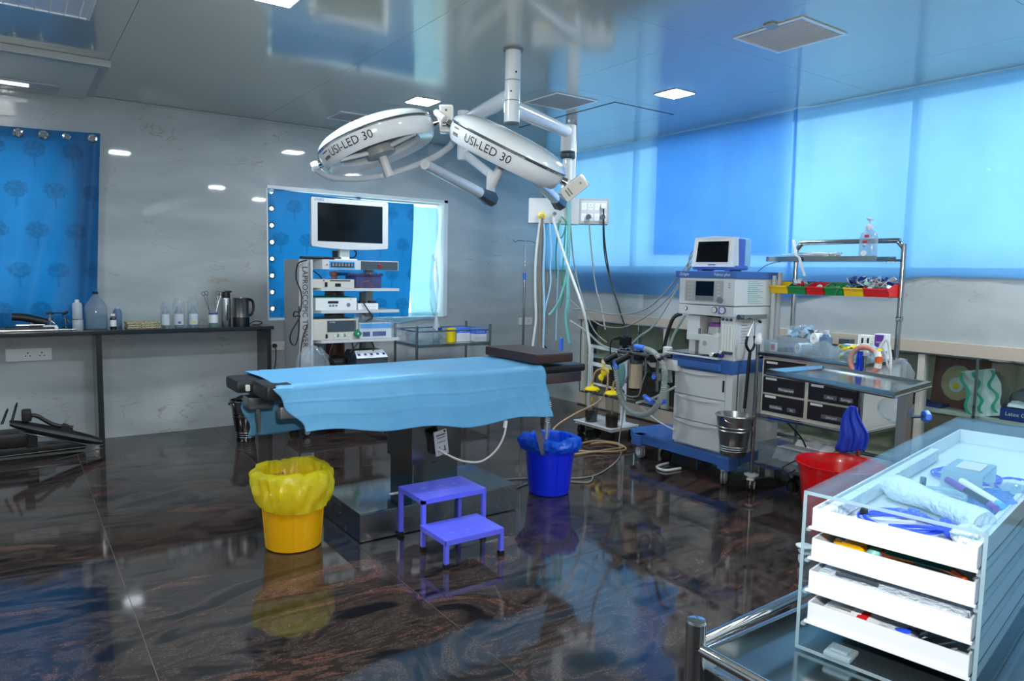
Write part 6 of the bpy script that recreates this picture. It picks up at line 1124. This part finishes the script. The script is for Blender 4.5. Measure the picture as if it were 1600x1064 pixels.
MB('tube_steel').tube([(-1.67, -4.93, TZ - .03), (-1.55, -4.8, TZ - .03)], .014, 8, 1).done('tray_arm', t)
MB('knob_blue').lathe([(0, 0), (.026, 0)] + [(.03, .006), (.03, .02), (.022, .028), (0, .03)], (-1.57, -4.96, .775), 7, (.82, -.57, 0)).done('clamp_knob', t); MB('tube_steel').cyl((-1.65, -4.925, .775), (-1.57, -4.96, .775), .007).done('knob_screw', t)
MB('tube_steel').tube([(-1.67, -4.92, .075), (-1.89, -4.60, .07)], .016, 8, 1).tube([(-1.67, -4.92, .075), (-1.35, -4.75, .07)], .016, 8, 1).tube([(-1.67, -4.92, .075), (-1.80, -5.25, .07)], .016, 8, 1).done('base', t)
for x, y in ((-1.887, -4.60), (-1.34, -4.74), (-1.81, -5.27)):
    caster(t, x, y, .10, .035, 'rubber', 'white_plastic', .012, .9); MB('white_plastic').lathe([(0, .09), (.038, .092), (.042, .10), (.02, .108), (0, .108)], (x, y, 0), 20).done('bumper', t)

# red bucket
x, y, h, r0, r1 = -1.33, -4.44, .40, .165, .22
t = T('red_bucket', 'large open red plastic bucket under the instrument tray', 'bucket', (x, y, 0))
MB('red_plastic').lathe([(0, .004), (r0 - .006, 0), (r0, .008), (r1 - .012, h - .045), (r1 - .006, h - .04), (r1 - .002, h - .012), (r1 + .010, h - .008), (r1 + .012, h), (r1 + .003, h + .002), (r1 - .004, h - .008), (r1 - .014, h - .05), (r0 - .005, .012), (0, .01)], (x, y, 0), 56).done('body', t)
MB('cable_black').tube([(x - .10, y + .20, h - .02), (x - .17, y + .24, h - .06), (x - .16, y + .22, h - .09), (x - .12, y + .19, h - .07)], .004, 6, 2).done('handle_wire', t)

# ================================================================== INSIDE THE NICHE
SZ = .546
t = T('framed_fan', 'round fan picture in dark red wooden frame behind the niche glass', 'picture', (.25, -4.355, SZ)); 
X = Matrix.Translation((.25, -4.355, SZ)) @ Matrix.Rotation(-.16, 4, 'Z') @ Matrix.Rotation(.10, 4, 'Y')
mb = MB('wood_frame').xf(X).box(-.03, .03, -.175, .175, 0, .335, .006).done('frame', t); 
oc = [(.112 * cos(2 * pi * (k + .5) / 12), .122 * sin(2 * pi * (k + .5) / 12)) for k in range(12)]
MB('beige_frame').xf(X).ext([(-.033, a, .168 + b) for a, b in oc], (.004, 0, 0)).done('mount_edge', t); MB('fan_cream').xf(X).ext([(-.036, a * .95, .168 + b * .95) for a, b in oc], (.004, 0, 0)).m('label_white').cyl((-.041, 0, .155), (-.036, 0, .155), .05, n=20).m('yellow_cap').cyl((-.046, 0, .145), (-.036, 0, .145), .022, n=18).done('fan_disc', t)
crumple(MB('green_bag'), (.14, -4.03, SZ + .06), (.07, .10, .06), 51, .2).done('green_bag', label='dark green transparent bag slumped left of the framed fan', cat='bag')
MB('fabric_navy').box(.10, .3, -4.32, -4.02, SZ, SZ + .018, .004).done('blue_folder', label='flat navy folder lying in front of the framed fan', cat='folder')
t = T('wrapped_pack', 'green and white plastic wrapped pack leaning in the niche', 'pack', (.15, -4.55, SZ)); X = Matrix.Translation((.12, -4.60, SZ)) @ Matrix.Rotation(-.22, 4, 'X')
MB('label_white').xf(X).grid(lambda u, v: (-.03 + .02 * nz(u * 5, v * 5) + .03 * sin(pi * v) * -1, -.10 + .2 * v + .01 * sin(u * 8), .30 * u), 16, 12).done('sheet', t)
MB('teal_print').xf(X).grid(lambda u, v: (-.066, -.085 + .02 * sin(u * 12) + .02 * v, .02 + .27 * u), 14, 2).grid(lambda u, v: (-.068, .0 + .015 * sin(u * 15) + .02 * v, .02 + .27 * u), 14, 2).grid(lambda u, v: (-.064, .075 + .015 * sin(u * 9) + .02 * v, .02 + .27 * u), 14, 2).done('stripes', t)
crumple(MB('green_wrap').xf(X), (.05, 0, .15), (.06, .115, .155), 55, .2).done('wrapper', t)
t = T('glove_box', 'dark blue glove box with white lettering in the niche at right', 'box', (.1, -4.80, SZ)); MB('blue_ink').box(.04, .2, -4.93, -4.69, SZ, SZ + .075, .002).m('label_white').text('Latex Gloves', (.0385, -4.81, SZ + .042), (0, -1, 0), (0, 0, 1), .034).done('carton', t)
MB('paper').grid(lambda u, v: (.06 + .12 * u, -4.72 - .17 * v, SZ + .075 + .05 * sin(pi * u) * (.6 + .4 * nz(u * 4, v * 4)) + .01), 10, 10).done('gloves', t)
crumple(MB('grey_panel').m('mid_grey'), (.25, -4.78, SZ + .09), (.06, .12, .10), 57, .2).done('grey_bag', label='grey crumpled bag behind the latex glove box', cat='bag')
MB('gas_brown').box(.15, .38, -2.2, -1.0, .15, .40, .01).done('brown_carton', label='long brown carton low in the niche behind the suction unit', cat='carton')
MB('label_white').box(.1, .35, -2.9, -2.5, SZ, SZ + .06, .006).box(.12, .33, -2.88, -2.52, SZ + .06, SZ + .10, .006).done('white_packs', label='white flat packs on niche shelf behind the absorber', cat='packs')
crumple(MB('green_bag'), (.2, -1.75, SZ + .07), (.08, .2, .07), 60, .2).done('green_bag', label='dark green bag on niche shelf behind the suction unit', cat='bag')
crumple(MB('hose_blue'), (.2, -2.55, .24), (.09, .3, .07), 61, .3).done('pale_hoses', label='pale tangled tubing heap on niche floor behind the absorber', cat='tubing', kind=None)

# ================================================================== FOREGROUND TROLLEY AND DRAWER BOX
t = T('steel_trolley', 'polished steel trolley with corner post and rails, nearest the camera', 'trolley', (-3.7, -6.2, 0)); GX0, GY0 = -4.222, -5.865
MB('tray_steel').box(-4.205, -3.0, -6.50, -5.83, .79, .812, .004).box(-4.205, -3.0, -5.84, -5.83, .79, .83, .003).box(-4.212, -4.20, -6.5, -5.85, .79, .83, .003).done('top_tray', t)
for x, y in ((-4.232, -5.868), (-2.99, -5.82), (-4.232, -6.52), (-2.99, -6.5)):
    MB('chrome').cyl((x, y, .10), (x, y, .905), .0145, n=24).lathe([(.0145, 0), (.013, .004), (0, .006)], (x, y, .9045), 24).done('post', t); caster(t, x, y, .12, .05)
MB('chrome').tube([(-4.232, -5.868, .872), (-2.99, -5.82, .872)], .0085, 12, 1).done('rail', t); MB('chrome').tube([(-4.232, -5.868, .868), (-4.232, -6.52, .868)], .0085, 12, 1).done('rail', t)
MB('tray_steel').box(-4.2, -3.0, -6.5, -5.85, .30, .315, .004).done('lower_tray', t)

an = .17; o = Vector((-4.018, -5.892, .815)); XB = Matrix.Translation(o) @ Matrix.Rotation(an, 4, 'Z')   # local +x = away, -y = right
BWd, BD, BH, th = .245, .90, .256, .005
t = T('drawer_box', 'clear acrylic box with white drawers standing on the front trolley', 'drawer box', o)
MB('acrylic').xf(XB).box(0, BD, -th, 0, 0, BH).done('side_wall', t); MB('acrylic').xf(XB).box(0, BD, -BWd, -BWd + th, 0, BH).done('side_wall', t)
MB('acrylic').xf(XB).box(0, BD, -BWd + th, -th, BH - th, BH).done('lid', t); MB('acrylic').xf(XB).box(0, BD, -BWd + th, -th, .001, .001 + th).done('floor_plate', t); MB('acrylic').xf(XB).box(BD - th, BD, -BWd + th, -th, th + .001, BH - th).done('back_wall', t)
mb = MB('acrylic_edge').xf(XB)
for y in (-th, -BWd): mb.box(-.0015, 0, y, y + th, 0, BH)
mb.box(-.0015, 0, -BWd, 0, BH - th, BH).box(-.0015, 0, -BWd, 0, 0, th); mb.done('front_edges', t)
for z in (.200, .150, .099, .046):
    for y in (-th - .006, -BWd + th): MB('acrylic_edge').xf(XB).box(.003, BD - .01, y, y + .006, z - .008, z - .004).done('runner', t)
MB('acrylic_edge').xf(XB).box(-.006, .035, -.085, -.045, .0065, .014, .003).box(.002, .026, -.078, -.052, .014, .018, .002).done('latch', t)
drs = []
for k, z in enumerate((.200, .150, .099, .046)):
    g = th + .007; y1, y0 = -g, -BWd + g; hh = .030; w = .003; xi = .006 + (.004 if k % 2 else 0)
    d = MB('tray_white').xf(XB).box(xi, BD - .02, y0, y1, z - .003, z).box(xi, xi + w, y0, y1, z, z + hh, .001).box(BD - .023, BD - .02, y0, y1, z, z + hh).box(xi + w, BD - .023, y0, y0 + w, z, z + hh).box(xi + w, BD - .023, y1 - w, y1, z, z + hh).done('drawer', t)
    MB('tray_white').xf(XB).box(xi - .006, xi, y0 - .003, y1 + .003, z - .003, z + .0005, .0005).done('pull_lip', d); drs.append(d)
def L(x, y, z=0): return XB @ Vector((x, y, z))
T1z = .201; T2z = .151; T3z = .100; T4z = .047
def wires(name, mat, cx_, cy__, rx_, ry_, z, n_, r, label, seed, cat='cable'):
    rnd = random.Random(seed); pts = []
    for i in range(n_ * 9):
        a = 2 * pi * i / 9; k = 1 + .22 * nz(i * .21, seed); pts.append(L(cx_ + rx_ * k * cos(a) + .012 * nz(i * .13, seed, 2), cy__ + ry_ * k * sin(a) + .012 * nz(i * .17, seed, 5), z + .004 + .010 * abs(nz(i * .3, seed, 8)) + .004 * (i / 9 / n_)))
    return MB(mat).tube(pts, r, 7, 4).done(name, label=label, cat=cat)
wires('wire_coil', 'wire_blue', .115, -.11, .05, .055, T1z, 5, .0019, 'coil of blue lead wire in the top drawer, left front', 3)
MB('wire_blue').tube([L(.10, -.05, T1z + .008), L(.14, -.12, T1z + .01), L(.12, -.16, T1z + .01), L(.09, -.19, T1z + .01)], .0028, 7).tube([L(.08, -.10, T1z + .006), L(.10, -.15, T1z + .012), L(.11, -.19, T1z + .012)], .0028, 7).done('thick_lead', label='thicker blue lead across the front wire coil in top drawer', cat='cable')
for k, (a, b) in enumerate(((.155, -.095), (.17, -.11), (.155, -.125))): MB('wire_blue').lathe([(0, 0), (.009, 0), (.0095, .004), (.008, .008), (0, .009)], L(a, b, T1z + .006), 18).done('suction_cup', label=['round blue cup on front wire coil, left', 'round blue cup on front wire coil, far', 'round blue cup on front wire coil, right'][k], cat='cup')
MB('wire_blue').xf(XB).box(.10, .125, -.20, -.17, T1z + .003, T1z + .02, .005).cyl((.10, -.19, T1z + .010), (.12, -.165, T1z + .012), .008).done('blue_plug', label='blue plug body at the end of front lead in top drawer', cat='plug')
MB('black').xf(XB).box(.095, .105, -.062, -.052, T1z + .008, T1z + .018, .002).done('black_clip', label='tiny black clip on the front blue wire coil', cat='clip')
MB('cotton').tube([L(.255, -.04, T1z + .022), L(.235, -.08, T1z + .024), L(.205, -.13, T1z + .024), L(.165, -.19, T1z + .022), (L(.15, -.212, T1z + .020))], lambda u: .020 + .003 * sin(u * 9) - .006 * (u < .1), 14).done('cotton_roll', label='thick white foam roll lying slantwise in the top drawer', cat='roll')
MB('cotton').xf(XB).blob((.085, -.205, T1z + .018), (.03, .022, .016), .3, 4).done('cotton_wad', label='loose white wad at near right of the top drawer', cat='wad')
MB('tray_white').m('cotton').xf(XB).box(.012, .62, -.034, -.017, T1z + .001, T1z + .026, .004).done('foam_strip', label='white foam strip along left wall of the top drawer', cat='foam')
MB('cotton').xf(XB).box(.016, .032, -.225, -.02, T1z + .001, T1z + .020, .004).done('foam_strip', label='white foam strip along the front of top drawer', cat='foam')
MB('cotton').xf(XB).box(.04, .60, -.228, -.212, T1z + .001, T1z + .022, .004).done('foam_strip', label='white foam strip along right wall of the top drawer', cat='foam')
t2 = T('steel_adapter', 'steel endoscope adapter with round ring in top drawer', 'instrument', L(.28, -.10, T1z))
MB('tube_steel').cyl(L(.33, -.045, T1z + .016), L(.29, -.085, T1z + .018), .010, n=16).cyl(L(.34, -.065, T1z + .012), L(.28, -.075, T1z + .012), .006).cyl(L(.29, -.09, T1z + .014), L(.29, -.09, T1z + .040), .005).cyl(L(.27, -.085, T1z + .016), L(.24, -.115, T1z + .016), .013).done('barrel', t2)
MB('tube_steel').tube([L(.225 + .030 * cos(a), -.135 + .030 * sin(a), T1z + .014) for a in [2 * pi * i / 20 for i in range(20)]], .005, 8, 1, True).done('ring', t2)
MB('acrylic_edge').tube([L(.235 + .038 * cos(a), -.13 + .036 * sin(a), T1z + .03) for a in [2 * pi * i / 24 for i in range(24)]], .004, 8, 1, True).lathe([(0, 0), (.030, 0), (.030, .006), (0, .006)], L(.235, -.13, T1z + .012), 22).done('clear_ring', label='clear plastic ring lying by the steel adapter', cat='ring')
t2 = T('clear_block', 'clear acrylic bracket block with beige paper label in top drawer', 'block', L(.42, -.13, T1z))
MB('acrylic_edge').xf(XB).box(.36, .47, -.165, -.10, T1z + .040, T1z + .045, .001).box(.36, .364, -.165, -.10, T1z + .002, T1z + .042).box(.466, .47, -.165, -.10, T1z + .002, T1z + .042).done('bracket', t2); MB('cream').xf(XB).box(.39, .455, -.155, -.115, T1z + .0455, T1z + .0465).done('paper_label', t2)
MB('acrylic_edge').xf(XB).box(.38, .45, -.225, -.185, T1z + .012, T1z + .022, .002).lathe([(0, 0), (.007, 0), (.007, .006), (0, .007)], (.415, -.205, T1z + .022), 12).done('clear_clip', label='small clear block with screw beside the bracket', cat='block')
for (a, b, m1, m2, m3, lab) in (((.345, -.115), (.235, -.21), 'purple', 'black_gloss', 'purple', 'black and purple marker pen in top drawer'), ((.355, -.135), (.255, -.215), 'label_white', 'label_white', 'pen_lightblue', 'white marker pen with light blue cap in top drawer')):
    t2 = T('marker_pen', lab, 'pen', L((a[0] + b[0]) / 2, (a[1] + b[1]) / 2, T1z)); P0, P1 = L(a[0], a[1], T1z + .03), L(b[0], b[1], T1z + .026)
    MB(m1).tube([P0, P0.lerp(P1, .42)], .0062, 12, 1).done('cap_end', t2); MB(m2).tube([P0.lerp(P1, .42), P0.lerp(P1, .88)], .0064, 12, 1).done('barrel', t2); MB(m3).tube([P0.lerp(P1, .88), P1], .0058, 12, 1).done('tip', t2)
crumple(MB('blue_bag').xf(XB), (.31, -.19, T1z + .014), (.09, .034, .014), 71, .3).done('blue_bag', label='translucent blue plastic bag under the marker pens', cat='bag')
wires('wire_coil', 'wire_blue', .185, -.185, .055, .03, T1z, 2, .0019, 'loose loops of blue wire behind the foam roll', 7)
wires('wire_coil', 'wire_blue', .50, -.11, .05, .055, T1z, 4, .0017, 'far coil of blue wire at the back of the top drawer', 9)
wires('wire_coil', 'wire_blue', .50, -.19, .06, .03, T1z, 2, .0017, 'back right loops of blue wire beyond the clear bracket', 12)
MB('wire_blue').xf(XB).ext([(.16, -.15, T1z + .004), (.20, -.18, T1z + .004), (.175, -.20, T1z + .004)], (0, 0, .008)).ext([(.15, -.205, T1z + .003), (.20, -.21, T1z + .003), (.18, -.195, T1z + .003)], (0, 0, .008)).done('blue_wedge', label='flat blue plastic wedges behind the foam roll', cat='wedge')
MB('tube_steel').tube([L(.20, -.21, T1z + .012), L(.12, -.213, T1z + .006)], .0026, 6, 1).done('steel_pin', label='steel pin near right wall of top drawer', cat='pin')
# second drawer
MB('yellow_plastic').xf(XB).box(.03, .075, -.075, -.045, T2z + .002, T2z + .024, .004).box(.03, .05, -.05, -.025, T2z + .002, T2z + .016, .004).cyl((.03, -.075, T2z + .01), (.07, -.03, T2z + .012), .007).tube([(.035, -.075, T2z + .02), (.025, -.09, T2z + .01), (.02, -.105, T2z + .008)], .006, 7).done('yellow_clamps', label='yellow plastic clamps at left of the second drawer', cat='clamps')
wires('cable_coil', 'orange', .065, -.135, .032, .07, T2z, 4, .0032, 'coil of orange cable filling the second drawer', 14)
MB('teal_solid').xf(XB).box(.05, .10, -.195, -.105, T2z + .018, T2z + .034, .006).done('teal_paddle', label='teal flat paddle on the orange cable coil', cat='handle')
MB('teal_solid').xf(XB).box(.10, .2, -.07, -.03, T2z + .006, T2z + .03, .006).done('teal_pouch', label='dark teal pouch at back left of second drawer', cat='pouch')
MB('hose_teal').xf(XB).blob((.05, -.092, T2z + .018), (.012, .010, .008), .4, 3, 12).done('mint_connector', label='small mint connector beside yellow clamps', cat='connector')
t2 = T('syringe', 'clear syringe with black plunger at right of the second drawer', 'syringe', L(.03, -.19, T2z)); MB('bottle_clear').cyl(L(.022, -.180, T2z + .012), L(.026, -.212, T2z + .012), .010, n=18).done('barrel', t2); MB('black').cyl(L(.020, -.165, T2z + .012), L(.022, -.180, T2z + .012), .009, n=16).done('plunger', t2)
# third and fourth drawers
MB('cotton').xf(XB).box(.014, .30, -.225, -.02, T3z + .002, T3z + .028, .006).done('foam_pad', label='white foam pad filling the third drawer', cat='foam')
MB('slate').xf(XB).tube([(.014, -.05, T3z + .034), (.02, -.09, T3z + .033), (.016, -.11, T3z + .034)], .003, 6).done('dark_wire', label='dark wire end on the third drawer foam pad', cat='wire')
t2 = T('paper_sachet', 'white printed sachet with red panel in the bottom drawer', 'sachet', L(.04, -.06, T4z)); MB('label_white').xf(XB).grid(lambda u, v: (.016 + .10 * u, -.025 - .085 * v, T4z + .016 + .010 * sin(pi * u) * sin(pi * v) + .003 * nz(u * 9, v * 9)), 12, 12).done('packet', t2)
MB('red_print').xf(XB).grid(lambda u, v: (.018 + .055 * u, -.078 - .015 * v, T4z + .0185 + .010 * sin(pi * u * .55) * .6), 8, 3).done('red_panel', t2)
mb = MB('mid_grey').xf(XB)
for k in range(7): mb.box(.03 + .006 * k, .032 + .006 * k, -.07, -.035, T4z + .0262, T4z + .0268)
mb.done('print', t2)
MB('cotton').xf(XB).box(.02, .20, -.17, -.105, T4z + .002, T4z + .018, .006).done('foam_pad', label='small grey-white foam pad in the bottom drawer', cat='foam')
t2 = T('steel_connector', 'steel connector with blue plug in the bottom drawer', 'instrument', L(.04, -.18, T4z)); MB('tube_steel').cyl(L(.02, -.165, T4z + .012), L(.07, -.20, T4z + .013), .010, n=16).cyl(L(.035, -.16, T4z + .022), L(.08, -.17, T4z + .022), .007).done('barrel', t2); MB('wire_blue').cyl(L(.035, -.135, T4z + .016), L(.05, -.15, T4z + .016), .007).done('plug', t2)

# ------------------------------------------------------------------ repeats carry a common group
GR = {'ceiling_light': 'square ceiling lights', 'air_grille': 'air grilles in the ceiling', 'window_sheet': 'blue sheets over the long window', 'window_curtain': 'tree-patterned blue curtains', 'folded_towel': 'towels stacked on the counter',
      'wrapped_bottle': 'plastic-wrapped bottles on the counter', 'scissors': 'scissors in the small bottle', 'steel_bucket': 'steel buckets', 'wall_socket': 'wall socket plates', 'storage_bin': 'coloured storage bins on the rack',
      'packet_heap': 'heaps of small packets', 'carton': 'cartons on the cart top', 'marker_pen': 'marker pens in the top drawer', 'glove_box': 'glove boxes', 'suction_tube': 'tan suction tubes', 'hose': 'hoses and tubes', 'cable': 'loose cables',
      'plug': 'plugs in the pendant box', 'plastic_bag': 'crumpled clear plastic bags', 'clear_tray': 'clear trays on the cart top', 'paper_roll': 'white rolls on the cart top', 'wire_coil': 'coils of blue wire in the top drawer', 'suction_cup': 'round blue cups in the top drawer',
      'foam_strip': 'foam strips in the top drawer', 'foam_pad': 'foam pads in the lower drawers', 'paper_pack': 'white packs in the translucent tub', 'green_bag': 'green bags in the niche', 'blue_cloth': 'blue cloths on the cart'}
for ob in COL.objects:
    if ob.parent is None and ob.get('label'):
        st = ob.name.split('.')[0]
        if st in GR: ob['group'] = GR[st]
